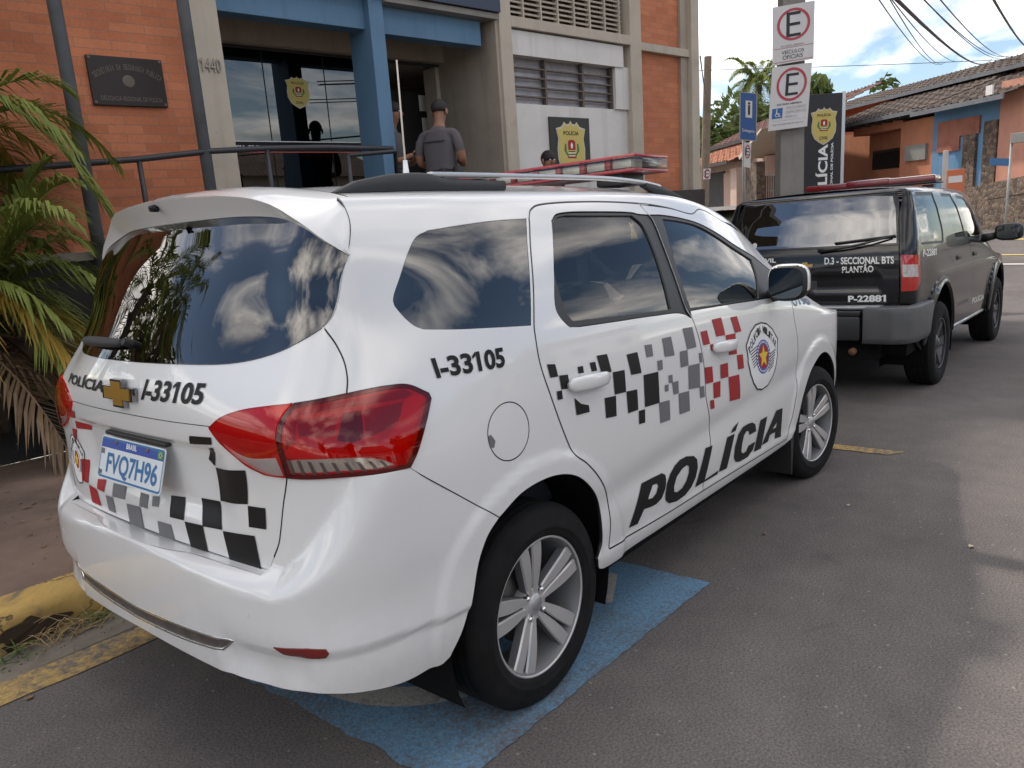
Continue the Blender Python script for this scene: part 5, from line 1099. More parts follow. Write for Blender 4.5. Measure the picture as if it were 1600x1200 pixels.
# kerb: yellow paint, cracked concrete
kc = mat('yellow_kerb_paint', (.42, .25, .05), .85); _, _, b_ = nodes(kc); v_ = coords(kc)
k1 = noise(kc, v_, 3.2, 6, .65, .6); c_ = ramp(kc, k1, [(.34, (.13, .11, .09)), (.47, (.40, .26, .08)), (.72, (.55, .36, .10))])
cr = N(kc, 'ShaderNodeTexVoronoi', feature='DISTANCE_TO_EDGE', i_Scale=2.6); dn = N(kc, 'ShaderNodeTexNoise', i_Scale=6.0, i_Detail=5.0); L(kc, v_, dn.inputs['Vector']); sm_ = N(kc, 'ShaderNodeVectorMath', operation='SCALE'); sm_.inputs[3].default_value = .35; L(kc, dn.outputs['Color'], sm_.inputs[0]); ad = N(kc, 'ShaderNodeVectorMath', operation='ADD'); L(kc, v_, ad.inputs[0]); L(kc, sm_.outputs[0], ad.inputs[1]); L(kc, ad.outputs[0], cr.inputs['Vector'])
c_ = mixc(kc, ramp(kc, cr.outputs['Distance'], [(0, (1, 1, 1)), (.018, (0, 0, 0))]), c_, (.05, .035, .02)); L(kc, c_, b_.inputs['Base Color']); L(kc, bump(kc, noise(kc, v_, 40, 5), .4, .012, bump(kc, cr.outputs['Distance'], .3, .02)), b_.inputs['Normal'])
rk = random.Random(17)
def kerb(x):
    w = .012*math.sin(x*7.3)+.010*math.sin(x*17.1+1)+rk.gauss(0, .006); z = zroad(x); r_ = lambda: rk.gauss(0, .004); return [(1.105+w, z-.05), (1.118+w+r_(), z+.05), (1.125+w+r_(), z+.105+r_()), (1.137+w, z+.130+r_()), (1.16+w, z+.146+.004*math.sin(x*11)+r_()), (1.22+r_(), z+.150+r_()), (1.30, z+.151+r_()), (1.335, z+.150)]
KB = [x for x in lin(-6, 12, 300)]+lin(12.5, 21, 14)
o = sheet('kerb', [-60, -20]+KB, kerb, kc)
pv = speckled('dusty_pavement', (.155, .105, .08), .55, 1.6, .95, .5, 30); 
sheet('pavement', [-60, -20]+KB, lambda x: [(1.335, zroad(x)+.149), (2.2, zroad(x)+.155+.01*math.sin(x*2)), (3.0, zroad(x)+.16+.45*sm(5, 9, x)), (3.8, zroad(x)+.165+.75*sm(4.5, 9, x))], pv)
dk = asphalt('dark_ramp_asphalt', (.035, .034, .036))
bankx = [-60, -20]+KB
sheet('driveway', bankx, lambda x: [(3.79, zroad(x)+.17+.75*sm(4.5, 9, x)), (4.0, zroad(x)+.30+.8*sm(4.5, 9, x)), (4.32-.10*sm(0, 6, x), zroad(x)+.50+.85*sm(4.5, 9, x))], dk)
dirt = speckled('red_earth', (.17, .10, .07), .6, 3, .97, .8, 18); _, _, bb = nodes(dirt)
sheet('garden_bank', bankx, lambda x: [(4.30-.10*sm(0, 6, x), zroad(x)+.49+.85*sm(4.5, 9, x)), (4.42-.12*sm(0, 6, x), zroad(x)+.74+.55*sm(4.5, 9, x)), (4.62-.14*sm(0, 6, x), zroad(x)+1.02+.35*sm(4.5, 9, x)), (5.4, 1.16+.3*sm(4.5, 9, x)), (9, 1.2+.3*sm(4.5, 9, x)), (26, 1.5), (200, 1.5)], dirt)
sheet('opposite_pavement', XS, lambda x: [(-9.0, zroad(x)-.02), (-9.02, zroad(x)+.15), (-11.5, zroad(x)+.16), (-200, zroad(x)+.5)], speckled('pale_pavement', (.15, .14, .13), .3, 2, .95, .3, 25))
far_as = asphalt('far_asphalt', (.12, .115, .11))
sheet('cross_street', FAR, lambda x: [(y, zroad(x)-.004) for y in (1.15, 4, 12, 60, 200)], far_as)
# painted markings
def paint(name, P, m, z=.004): 
    o = mesh_obj(name, [(x, y, z) for x, y in P], [tuple(range(len(P)))], m); o['kind'] = 'structure'; return o
blue = worn('blue_road_paint', (.14, .27, .40), AS, .48, .85, 60); wh = worn('white_road_paint', (.42, .40, .36), AS, .45, .85, 40); yl = worn('yellow_road_paint', (.50, .34, .12), AS, .50, .85, 30)
rb = random.Random(3)
def wob(a, b, n, am): return [(a[0]+(b[0]-a[0])*i/n+rb.uniform(-am, am), a[1]+(b[1]-a[1])*i/n+rb.uniform(-am, am)) for i in range(n)]
paint('blue_bay', wob((-.49, -.895), (1.02, -.935), 60, .004)+wob((1.02, -.935), (1.02, .55), 30, .006)+wob((1.02, .55), (-.49, .55), 30, .01)+wob((-.49, .55), (-.49, -.895), 30, .012), blue)
# wheelchair pictogram lying under the car, only its outer strokes show
arc_ = lambda cx, cy, r0, r1, a0, a1, n=26: [(cx+r1*math.cos(R(a0+(a1-a0)*i/n)), cy+r1*math.sin(R(a0+(a1-a0)*i/n))) for i in range(n+1)]+[(cx+r0*math.cos(R(a1+(a0-a1)*i/n)), cy+r0*math.sin(R(a1+(a0-a1)*i/n))) for i in range(n+1)]
paint('pictogram_wheel', arc_(.10, -.20, .39, .50, 150, 300), wh, .008)
paint('pictogram_foot', [(.65, -.69), (.89, -.57), (.86, -.44), (.60, -.55)], wh, .008)
paint('yellow_bay_line', wob((3.205, .9), (3.205, -1.17), 30, .006)+wob((3.315, -1.17), (3.315, .9), 30, .006), yl)
paint('yellow_edge_line', wob((-8, .69), (12, .69), 120, .012)+wob((12, .86), (-8, .86), 120, .014), yl)
gut = speckled('gutter_concrete', (.19, .165, .13), .5, 4, .95, .5, 30); paint('gutter', wob((-8, .865), (12, .865), 60, .006)+wob((12, 1.13), (-8, 1.13), 60, .002), gut, .002)
for i, (x0, x1) in enumerate(((17.5, 17.7), (19.3, 19.5))):
    mesh_obj('stop_line', [(x0, -5, zroad(x0)+.01), (x1, -5, zroad(x1)+.01), (x1+1.5, 1.1, zroad(x1+1.5)+.012), (x0+1.5, 1.1, zroad(x0+1.5)+.012)], [(0, 1, 2, 3)], mat('far_white_paint', (.55, .53, .5), .8) if i == 0 else mat('far_yellow_paint', (.5, .38, .14), .8))['kind'] = 'structure'
for k in range(3):
    x0 = 22.5+k*2.2; mesh_obj('crossing_stripe', [(x0, -4, zroad(x0)+.01), (x0+.4, -4, zroad(x0+.4)+.01), (x0+2.4, 1.0, zroad(x0+2.4)+.012), (x0+2.0, 1.0, zroad(x0+2)+.012)], [(0, 1, 2, 3)], bpy.data.materials['far_yellow_paint'])['kind'] = 'structure'
# oil stain and scraped patch beside the car stay in the asphalt; litter lies on top
def leaf(x, y, z, s, col, name, label, cat, seed):
    r_ = random.Random(seed); n = 9; V = [(x, y, z+s*.22)]
    for i in range(n):
        a = 2*math.pi*i/n+r_.uniform(-.2, .2); V.append((x+s*math.cos(a)*r_.uniform(.7, 1.1), y+s*.7*math.sin(a)*r_.uniform(.7, 1.1), z+s*r_.uniform(.02, .45)))
    Fc = [(0, i+1, (i+1) % n+1) for i in range(n)]; o = mesh_obj(name, V, Fc, mat(name, col, .8)); sd_ = o.modifiers.new('s', 'SOLIDIFY'); sd_.thickness = .0015; return tag(o, label, cat)
leaf(1.92, -1.74, .004, .018, (.42, .33, .22), 'dry_leaf', 'pale curled dry leaf lying on the road right of the white car', 'leaf', 4)
leaf(1.63, -.93, .004, .014, (.22, .12, .06), 'dry_leaf', 'small brown dry leaf on the asphalt beside the door lettering', 'leaf', 8)
leaf(-1.0, .66, .004, .016, (.25, .15, .07), 'dry_leaf', 'dry brown leaf on the edge of the yellow line at left', 'leaf', 5)
leaf(-.62, .70, .008, .012, (.30, .17, .08), 'dry_leaf', 'tiny dead leaf near the rear bumper on the yellow line', 'leaf', 6)
leaf(1.0, -2.05, .004, .012, (.5, .46, .4), 'paper_scrap', 'tiny pale scrap of paper on the sunlit road', 'litter', 9)
leaf(.62, 4.15, .42, .03, (.62, .60, .56), 'paper_scrap', 'white paper scrap on the dark strip below the palms', 'litter', 12)
leaf(2.2, -1.15, .004, .012, (.4, .33, .25), 'pebble', 'small pale stone on the road between the car and the light patch', 'pebble', 14)
# dry weeds in the broken gutter
rw_ = random.Random(11)
def tuft(x, y, n, h, m, name, label, cat, spread=.12, green=None):
    mb = MB()
    for i in range(n):
        a = rw_.uniform(0, 6.28); l = h*rw_.uniform(.5, 1.2); x0, y0 = x+rw_.uniform(-spread, spread), y+rw_.uniform(-.05, .05); up = rw_.uniform(.1, .9)
        P = [(x0, y0, .004)]
        for k in (1, 2, 3): t = k/3; P.append((x0+math.cos(a)*l*t*(1-up*.4), y0+math.sin(a)*l*.5*t, .006+l*up*math.sin(t*2.2)*.5))
        mb.tube(P, [.0022, .002, .0016, .0008], 4, False)
    o = mb.build(name, m); return tag(o, label, cat)
straw = mat('dry_straw', (.34, .24, .12), .9); grn = mat('grass_green', (.09, .15, .035), .8)
tuft(-.74, 1.04, 46, .22, straw, 'dry_weeds', 'tangle of dry straw weeds caught in the broken yellow kerb', 'weeds')
tuft(-.60, 1.08, 34, .14, mat('grass_pale_green', (.16, .20, .06), .8), 'gutter_grass', 'pale green grass tuft growing from the kerb crack above the straw', 'grass', .06)
tuft(-.93, 1.02, 18, .12, grn, 'gutter_grass', 'green grass tuft at the kerb foot at the left edge', 'grass', .05)
tuft(-.45, .86, 14, .07, grn, 'gutter_grass', 'thin grass blades by the gutter under the rear bumper', 'grass', .10)
for i, (x, y, n) in enumerate(((.75, 4.32, 60), (1.15, 4.28, 40), (.45, 4.36, 50))):
    mb = MB()
    for k in range(n):
        a = rw_.uniform(0, 6.28); l = rw_.uniform(.05, .16); x0, y0 = x+rw_.gauss(0, .16), y+rw_.gauss(0, .05); z0 = .50+max(0, (y0-4.3))*1.4; mb.tube([(x0, y0, z0), (x0+math.cos(a)*l*.5, y0+math.sin(a)*l*.4, z0+l*.7), (x0+math.cos(a)*l, y0+math.sin(a)*l*.8, z0+l*.6)], [.003, .0022, .001], 4, False)
    tag(mb.build('bank_grass', grn), ['sparse green grass on the red earth bank by the palms', 'grass tuft on the bank nearest the white car', 'grass tuft on the bank at the far left edge'][i], 'grass')
# broken hole in the kerb, drawn as a flat dark patch
mb = MB(); V = []; 
hole = mesh_obj('kerb_hole', [(-.84+.13*math.cos(a)*(1+.22*math.sin(3*a+1)+.12*math.sin(7*a)), 1.098+.004*math.sin(5*a), .055+.050*math.sin(a)*(1+.2*math.sin(5*a)+.15*math.cos(9*a))) for a in np.linspace(0, 6.28, 41)[:-1]], [tuple(range(40))[::-1]], mat('dark_kerb_core', (.045, .028, .016), .98)); hole['kind'] = 'structure'

# grit, crumbs of asphalt and leaf bits gathered in the gutter and loose on the road
rs = random.Random(23); mb = MB()
def crumb(x, y, z, s):
    k = len(mb.V); V = [(x+s*rs.uniform(.5, 1)*a, y+s*rs.uniform(.5, 1)*b, z+s*c) for a, b, c in ((1, 0, .1), (-.5, .8, .1), (-.6, -.8, .1), (0, 0, .75))]; mb.V += V; mb.F += [(k, k+1, k+3), (k+1, k+2, k+3), (k+2, k, k+3)]; mb.M += [0, 0, 0]
for i in range(900): crumb(rs.uniform(-1.8, 2), 1.10-abs(rs.gauss(0, .10)), .004, rs.uniform(.002, .008))
for i in range(700): crumb(rs.uniform(-.6, 7), rs.uniform(-2.6, .6), .003, rs.uniform(.0015, .0045))
for i in range(500): crumb(rs.uniform(-1.6, 1.5), rs.uniform(1.35, 3.7), .155, rs.uniform(.002, .009))
gl = mb.build('gutter_grit', speckled('grit', (.12, .10, .085), .5, 40, .95)); tag(gl, 'loose grit and crumbs gathered along the yellow kerb', 'grit', None, 'stuff')
mb = MB()
for i in range(260):
    x, y = rs.uniform(-1.5, 1.6), rs.uniform(1.5, 3.75); z = .158+.0*y; a = rs.uniform(0, 6.28); l = rs.uniform(.02, .07); w = l*.16; c, s_ = math.cos(a), math.sin(a); k = len(mb.V); mb.V += [(x, y, z), (x+c*l*.5-s_*w, y+s_*l*.5+c*w, z+.006), (x+c*l, y+s_*l, z+.002), (x+c*l*.5+s_*w, y+s_*l*.5-c*w, z+.004)]; mb.F.append((k, k+1, k+2, k+3)); mb.M.append(0)
ll_ = mb.build('leaf_litter', speckled('dead_leaves', (.22, .15, .08), .5, 30, .9)); tag(ll_, 'dead brown leaf bits scattered over the pavement by the palms', 'leaf litter', None, 'stuff')
# ---------------------------------------------------------------- police station (local x along the front, y inwards, z up)
def frame(name, O, X, Y, Z, label, cat, group=None):
    e = empty(name, (0, 0, 0), label, cat, group); e.matrix_world = Matrix(((X[0], Y[0], Z[0], O[0]), (X[1], Y[1], Z[1], O[1]), (X[2], Y[2], Z[2], O[2]), (0, 0, 0, 1))); return e
bX, bY, bZ = Vector((.9926, -.1182, .0281)), Vector((.1173, .9926, .0300)), Vector((-.0315, -.0265, .9992))
bX.normalize(); bZ = (bZ-bX*bZ.dot(bX)).normalized(); bY = bZ.cross(bX)
BO_ = Vector((-.83, 5.137, 0)); ST_ = frame('police_station', BO_, bX, bY, bZ, 'two storey police station of orange brick with cream pillars and blue entrance', 'building')
def BW(x, y, z): return BO_+bX*x+bY*y+bZ*z
def bx(name, a, b, m, par=None, c=0): 
    mb = MB(); (mb.bbox(a, b, c) if c else mb.box(a, b)); return mb.build(name, m, par or ST_)
def brick(name, w, h, col, mort, var):
    m = mat(name, col, .85); _, _, b = nodes(m); v = coords(m)
    sx = N(m, 'ShaderNodeSeparateXYZ'); L(m, v, sx.inputs[0]); cx = N(m, 'ShaderNodeCombineXYZ'); L(m, sx.outputs[0], cx.inputs[0]); L(m, sx.outputs[2], cx.inputs[1])
    t = N(m, 'ShaderNodeTexBrick', i_Scale=1.0); t.inputs['Brick Width'].default_value = w; t.inputs['Row Height'].default_value = h; t.inputs['Mortar Size'].default_value = .0035; t.inputs['Mortar Smooth'].default_value = .3; t.inputs['Bias'].default_value = -.1
    t.inputs['Color1'].default_value = (*col, 1); t.inputs['Color2'].default_value = (*[c*k for c, k in zip(col, var)], 1); t.inputs['Mortar'].default_value = (*mort, 1); L(m, cx.outputs[0], t.inputs['Vector'])
    n1 = noise(m, v, .9, 6, .65, .5); n2 = noise(m, v, 45, 4, .6)
    c = mixc(m, .6, t.outputs['Color'], ramp(m, n1, [(.3, (.30, .29, .28)), (.7, (.66, .66, .66))]), 'OVERLAY'); c = mixc(m, .3, c, ramp(m, n2, [(.3, (.35, .35, .35)), (.7, (.65, .65, .65))]), 'OVERLAY')
    L(m, c, b.inputs['Base Color']); L(m, bump(m, t.outputs['Fac'], -.35, .008, bump(m, n2, .15, .003)), b.inputs['Normal']); return m
M['brick'] = brick('orange_brick', .30, .0775, (.53, .185, .088), (.26, .15, .11), (.82, .74, .70))
M['cream'] = weathered('cream_render', (.47, .41, .335), .13)
M['tan'] = weathered('tan_render', (.38, .315, .255), .15)
M['whitewall'] = weathered('white_wall_paint', (.66, .63, .60), .07, .85)
M['bluep'] = weathered('blue_wall_paint', (.105, .205, .325), .12, .7)
M['plinth'] = speckled('dark_plinth', (.045, .04, .038), .3, 2, .9)
M['concrete'] = weathered('grey_concrete', (.24, .225, .205), .2)
bx('brick_wall', (-.7, .05, .6), (3.25, .30, 6.0), M['brick'])
bx('pillar', (3.245, -.03, .6), (3.515, 1.40, 6.0), M['cream'], c=.008)
bx('podium_edge', (.2, -.34, 1.50), (3.5, .05, 1.57), M['cream']); bx('podium', (.2, -.31, .5), (3.5, .04, 1.50), M['plinth'])
bx('entrance_floor', (3.5, .05, 1.0), (8.4, 4.0, 1.12), speckled('terrazzo', (.16, .15, .14), .2, 8, .6)); bx('forecourt', (3.5, -1.1, .5), (7.14, .05, 1.118), M['concrete'])
bx('lintel', (3.515, 1.02, 3.655), (7.15, 1.40, 4.3), M['tan']); bx('soffit', (3.515, .30, 3.93), (7.15, 1.03, 4.2), M['tan'])
bx('side_wall', (7.10, -.02, .6), (7.17, 1.40, 6.0), M['tan'])
bx('beam', (3.515, .10, 3.705), (5.25, .32, 4.25), M['bluep'], c=.006); bx('beam', (5.43, .10, 3.685), (6.96, .32, 3.975), M['bluep'], c=.006)
bx('column', (5.245, 0, .6), (5.432, .42, 4.6), M['bluep'], c=.006)
bx('ledge', (5.432, -.06, 3.976), (7.13, .32, 4.045), M['concrete'], c=.006)
sg_ = bx('name_board', (3.6, -.10, 4.052), (7.14, -.02, 4.9), mat('navy_sign_panel', (.022, .033, .062), .4), c=.004)
bx('upper_wall', (3.515, .15, 4.30), (7.15, .35, 6.0), M['cream'])
# glazed entrance screen
gm = glass('dark_screen_glass', (.055, .06, .065), 1.95)
for a, b in ((3.53, 4.51), (4.525, 5.30), (5.315, 6.02)):
    bx('glass_pane', (a, 1.140, 1.12), (b, 1.152, 3.655), gm)
bx('glass_head', (3.515, 1.125, 3.62), (7.12, 1.17, 3.66), M['plinth'])
for s_ in (4.517, 5.307): bx('glass_joint', (s_-.006, 1.137, 1.12), (s_+.006, 1.155, 3.62), M['ink'])
bd = bx('glass_band', (3.53, 1.133, 2.515), (6.02, 1.1385, 2.625), M['ink'])
bx('white_line', (3.53, 1.130, 2.624), (6.02, 1.1345, 2.634), M['wvinyl'], bd); bx('red_line', (3.53, 1.130, 2.505), (6.02, 1.1345, 2.516), mat('pale_red_line', (.50, .10, .08), .5), bd)
for s_ in (4.14, 5.31): text_flat('POLÍCIA CIVIL', M['wvinyl'], bd, (s_, 1.128, 2.567), (1, 0, 0), (0, 0, 1), .058, .46, .04)
def shield(par, cx, cz, y, w, h, dark_letters=True, words=True):
    """gold civil police shield, local frame; stands on plane y"""
    half = [(0, 1.0), (.10, .90), (.30, .88), (.42, .96), (.62, .80), (1.0, .74), (.86, .40), (.94, .05), (.92, -.30), (.70, -.66), (.35, -.86), (0, -1.0)]
    O = half+[(-x, z) for x, z in half[-2:0:-1]]
    def slab(k, y0, y1, name, m, pr):
        mb = MB(); mb.prism([(cx+x*w/2*k, cz+z*h/2*k) for x, z in O], -y0, -y1, Matrix(((1, 0, 0, 0), (0, 0, -1, 0), (0, 1, 0, 0), (0, 0, 0, 1)))); return mb.build(name, m, pr)
    s = slab(1.0, y, y-.006, 'shield', mat('shield_rim', (.55, .50, .40), .5), par); slab(.93, y-.005, y-.009, 'shield_face', mat('shield_gold', (.55, .44, .12), .5), s)
    if words:
        text_flat('POLÍCIA', M['ink'], s, (cx, y-.0105, cz+h*.30), (1, 0, 0), (0, 0, 1), h*.085, w*.52, .02); text_flat('CIVIL', M['ink'], s, (cx, y-.0105, cz-h*.315), (1, 0, 0), (0, 0, 1), h*.085, w*.34, .02)
    def fl(P, name, m, dy): return mesh_obj(name, [(cx+x*w/2, y-dy, cz+z*h/2) for x, z in P], [tuple(range(len(P)))], m, s)
    for sgn in (1, -1): fl([(.26*sgn, -.22), (.52*sgn, .0), (.46*sgn, .24), (.36*sgn, .22), (.36*sgn, -.02), (.22*sgn, -.16)][::-sgn], 'laurel', mat('laurel_green', (.05, .17, .06), .6), .0105)
    fl([(-.25, .02), (.25, .02), (.25, .30), (.14, .36), (-.14, .36), (-.25, .30)], 'arms_red', M['vred'], .0108); fl([(-.06, .08), (.05, .07), (.08, .2), (0, .28), (-.07, .2)], 'arms_map', M['wvinyl'], .0112)
    for i in range(4): fl([(-.23, -.02-.05*i), (.23, -.02-.05*i), (.22, -.045-.05*i), (-.22, -.045-.05*i)], 'arms_bar', M['ink'] if i % 2 == 0 else M['wvinyl'], .0108)
    fl([(-.32, -.26), (.32, -.26), (.26, -.20), (-.26, -.20)], 'arms_ribbon', M['vred'], .0108)
    return s
shield(ST_, 4.93, 3.185, 1.138, .31, .36)
# interior seen through the screen and the open door
bx('back_wall', (3.5, 2.7, 1.5), (8.5, 2.8, 4.2), speckled('brown_beige_wall', (.20, .165, .135), .1, 1, .9)); bx('room_ceiling', (3.5, 1.4, 3.66), (8.5, 2.7, 3.75), M['tan']); bx('room_wall', (3.4, 1.2, 1.5), (3.5, 2.8, 4.2), M['tan']); bx('room_wall', (8.4, 1.2, 1.5), (8.5, 2.8, 4.2), M['tan']); bx('door_jamb', (7.04, 1.14, 1.12), (7.12, 1.40, 3.62), M['cream'])  # back wall in brownish beige
dl = bx('door', (6.05, 1.55, 1.12), (7.40, 1.60, 3.36), mat('black_door', (.010, .010, .011), .4)); bx('notice', (7.035, 1.54, 3.11), (7.27, 1.549, 3.32), mat('paper', (.55, .54, .50), .8), dl); bx('notice', (7.06, 1.54, 2.72), (7.24, 1.549, 3.02), bpy.data.materials['paper'], dl)
# pillars and window bay
bx('pillar', (7.15, -.05, .6), (7.36, 1.30, 6.0), M['cream'], c=.010); bx('wall_lower', (7.36, .06, .6), (9.83, .25, 3.025), M['whitewall']); bx('wall_reveal', (9.52, .02, 3.025), (9.83, .25, 3.62), M['whitewall'])
bx('wall_upper', (7.36, .0, 3.61), (9.70, .30, 3.905), M['whitewall']); bx('sill_beam', (7.36, -.05, 3.925), (9.83, .30, 4.055), M['cream'], c=.006); bx('bay_wall', (7.36, .27, 3.9), (9.83, .35, 6.0), M['cream'])
bx('pillar', (9.83, -.04, .6), (10.10, .5, 6.0), M['cream'], c=.008); bx('brick_infill', (10.10, .07, .6), (11.24, .30, 6.0), M['brick']); bx('ledge', (10.10, -.02, 3.885), (11.42, .30, 4.0), M['cream'], c=.006); bx('pillar', (11.235, .02, .6), (11.43, .5, 6.0), M['tan'], c=.006); bx('pillar', (11.42, -.06, .6), (11.64, .6, 6.0), M['cream'], c=.008)  # left strip of the last pillar in tan: its shading put into the colour
bx('plinth', (7.37, -.10, .4), (11.70, .0, 1.80), M['plinth']); bx('gable_wall', (11.55, .4, .4), (11.63, 9, 6.0), M['cream']); bx('gable_wall', (-.7, .30, .4), (-.60, 9, 6.0), M['brick']); bx('roof_slab', (-.75, -.02, 6.0), (11.68, 9, 6.12), M['concrete'])
mb = MB(); mb.prism([(1.35, -.08), (6.1, 1.18), (6.1, 9), (-.7, 9), (-.7, -.2)], 8.2, 8.5); mb.build('upper_roof', M['concrete'], ST_)  # roof slab added above the view, shaped to cast the road's shade edge
bx('shade_roof_wall', (-.6, 1.6, 6.12), (6.0, 8.8, 8.2), M['cream']); bx('shade_block', (6.11, .6, 6.12), (11.5, 8.8, 12.8), M['cream'])  # unseen tall block added to shade the far road; wall carries the roof
wf_ = speckled('brown_steel_window', (.13, .10, .085), .2, 6, .6)
wn_ = bx('window', (7.36, .17, 3.0), (9.52, .20, 3.62), speckled('lace_curtain', (.66, .62, .62), .2, 9, .9), ST_)
_, _, bb = nodes(bpy.data.materials['lace_curtain'])
for i in range(4): bx('window_bar', (7.36, .075, 3.115+i*.118), (9.52, .13, 3.133+i*.118), wf_, wn_)
for s_ in (7.36, 8.06, 8.83, 9.49): bx('window_post', (s_, .07, 3.02), (s_+.032, .14, 3.61), wf_, wn_)
for i in range(5):
    for a, b in ((7.39, 8.06), (8.09, 8.83), (8.86, 9.49)):
        mb = MB(); z = 3.03+i*.118; mb.add([(a, .10, z), (b, .10, z), (b, .135, z+.105), (a, .135, z+.105)], [(0, 1, 2, 3)]); mb.build('window_pane', glass('louvre_glass', (.85, .85, .87), 1.42) if 'louvre_glass' not in bpy.data.materials else bpy.data.materials['louvre_glass'], wn_)
lv = bx('louvre_back', (7.36, .22, 4.055), (9.80, .25, 5.6), mat('louvre_brown', (.10, .055, .035), .9)); slat = MB()  # plain brown backing behind the slats
for k in range(22):
    z = 4.075+k*.064; slat.add([(7.36, .07, z), (9.77, .07, z), (9.77, .13, z+.038), (7.36, .13, z+.038), (7.36, .075, z-.012), (9.77, .075, z-.012), (9.77, .135, z+.026), (7.36, .135, z+.026)], [(0, 1, 2, 3), (4, 7, 6, 5), (0, 4, 5, 1)])
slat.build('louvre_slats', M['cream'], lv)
for k in range(8): bx('louvre_post', (7.36+k*.335, .06, 4.056), (7.385+k*.335, .15, 5.6), M['cream'], lv)
# plaque, number, badge board
pq = bx('bronze_plaque', (2.314, .015, 2.790), (2.942, .048, 3.197), mat('dark_bronze', (.035, .026, .024), .45, metal=.5), c=.006); PK = mat('worn_bronze_letters', (.13, .105, .085), .5, metal=.5)
def arcwords(txt, cx, cz, rad, half, h, par, y, m):
    s = np.linspace(-half, half, len(txt))
    for ch, a in zip(txt, s):
        if ch != ' ': text_flat(ch, m, par, (cx+rad*math.sin(a), y, cz+rad*math.cos(a)-rad), (math.cos(a), 0, -math.sin(a)), (math.sin(a), 0, math.cos(a)), h, .006 if ch == 'I' else .0145, .02)
arcwords('SECRETARIA DA SEGURANÇA PÚBLICA', 2.632, 3.115, .52, .56, .048, pq, .0135, PK); text_flat('DELEGACIA REGIONAL DE POLÍCIA', PK, pq, (2.64, .0135, 2.855), (1, 0, 0), (0, 0, 1), .048, .52, .012)
mb = MB(); mb.lathe([(0, .004), (.045, .003), (.052, .0)], 28, Matrix.Translation((2.63, .0138, 2.995)) @ Matrix.Rotation(R(90), 4, 'X')); mb.build('plaque_seal', PK, pq)
for x, z in ((2.335, 3.175), (2.92, 3.175), (2.335, 2.812), (2.92, 2.812)): mb = MB(); mb.lathe([(0, .006), (.012, .004), (.014, 0)], 12, Matrix.Translation((x, .015, z)) @ Matrix.Rotation(R(90), 4, 'X')); mb.build('plaque_boss', PK, pq)
nb_ = text_flat('1440', mat('metal_numerals', (.30, .26, .22), .4, metal=.4), ST_, (3.372, -.045, 3.175), (1, 0, 0), (0, 0, 1), .125, .20, .0, 'house_number'); sd_ = nb_.modifiers.new('thick', 'SOLIDIFY'); sd_.thickness = .018
bdg = bx('badge_board', (8.06, .035, 2.02), (8.895, .058, 2.875), mat('dark_green_board', (.022, .024, .018), .55)); shield(bdg, 8.485, 2.43, .034, .62, .80)
# ---------------------------------------------------------------- poles and railing in front of it
PG = mat('grey_pole_paint', (.135, .145, .155), .45); _, _, bb = nodes(PG)
for x, h0, lb in ((2.02, .9, 'tall grey steel flagpole behind the palm fronds'), (3.03, .9, 'tall grey steel flagpole beside the cream pillar')):
    mb = MB(); mb.tube([BW(x, -.42, h0), BW(x, -.42, 9.5)], .052, 16); f = mb.build('flagpole', speckled('grey_pole', (.135, .145, .16), .25, 4, .5) if 'grey_pole' not in bpy.data.materials else bpy.data.materials['grey_pole'], None, True); tag(f, lb, 'flagpole', 'flagpoles in front of the station')
rl = empty('handrail', BW(3.0, -.4, 1.57), 'dark tubular handrail along the station ramp', 'railing'); rl.matrix_world = ST_.matrix_world @ Matrix.Translation((0, 0, 0))
RM = mat('railing_paint', (.030, .030, .036), .45)
mb = MB(); mb.tube([(.9, -.30, 2.20), (1.764, -.35, 2.253), (2.466, -.38, 2.303), (3.074, -.45, 2.363), (3.60, -.50, 2.385), (4.2, -.56, 2.39), (4.93, -.62, 2.375)], .027, 10); mb.build('top_rail', RM, rl, True)
mb = MB(); mb.tube([(4.33, -.70, 2.30), (4.90, -.72, 2.34), (4.93, -.66, 2.36), (4.93, -.64, 1.57)], .022, 10); mb.build('lower_rail', RM, rl, True)
for x, y, z in ((1.30, -.31, 2.22), (2.466, -.38, 2.295), (3.585, -.50, 2.38), (4.33, -.70, 2.30)): mb = MB(); mb.tube([(x, y, 1.5), (x, y, z)], .022, 10); mb.build('post', RM, rl, True)
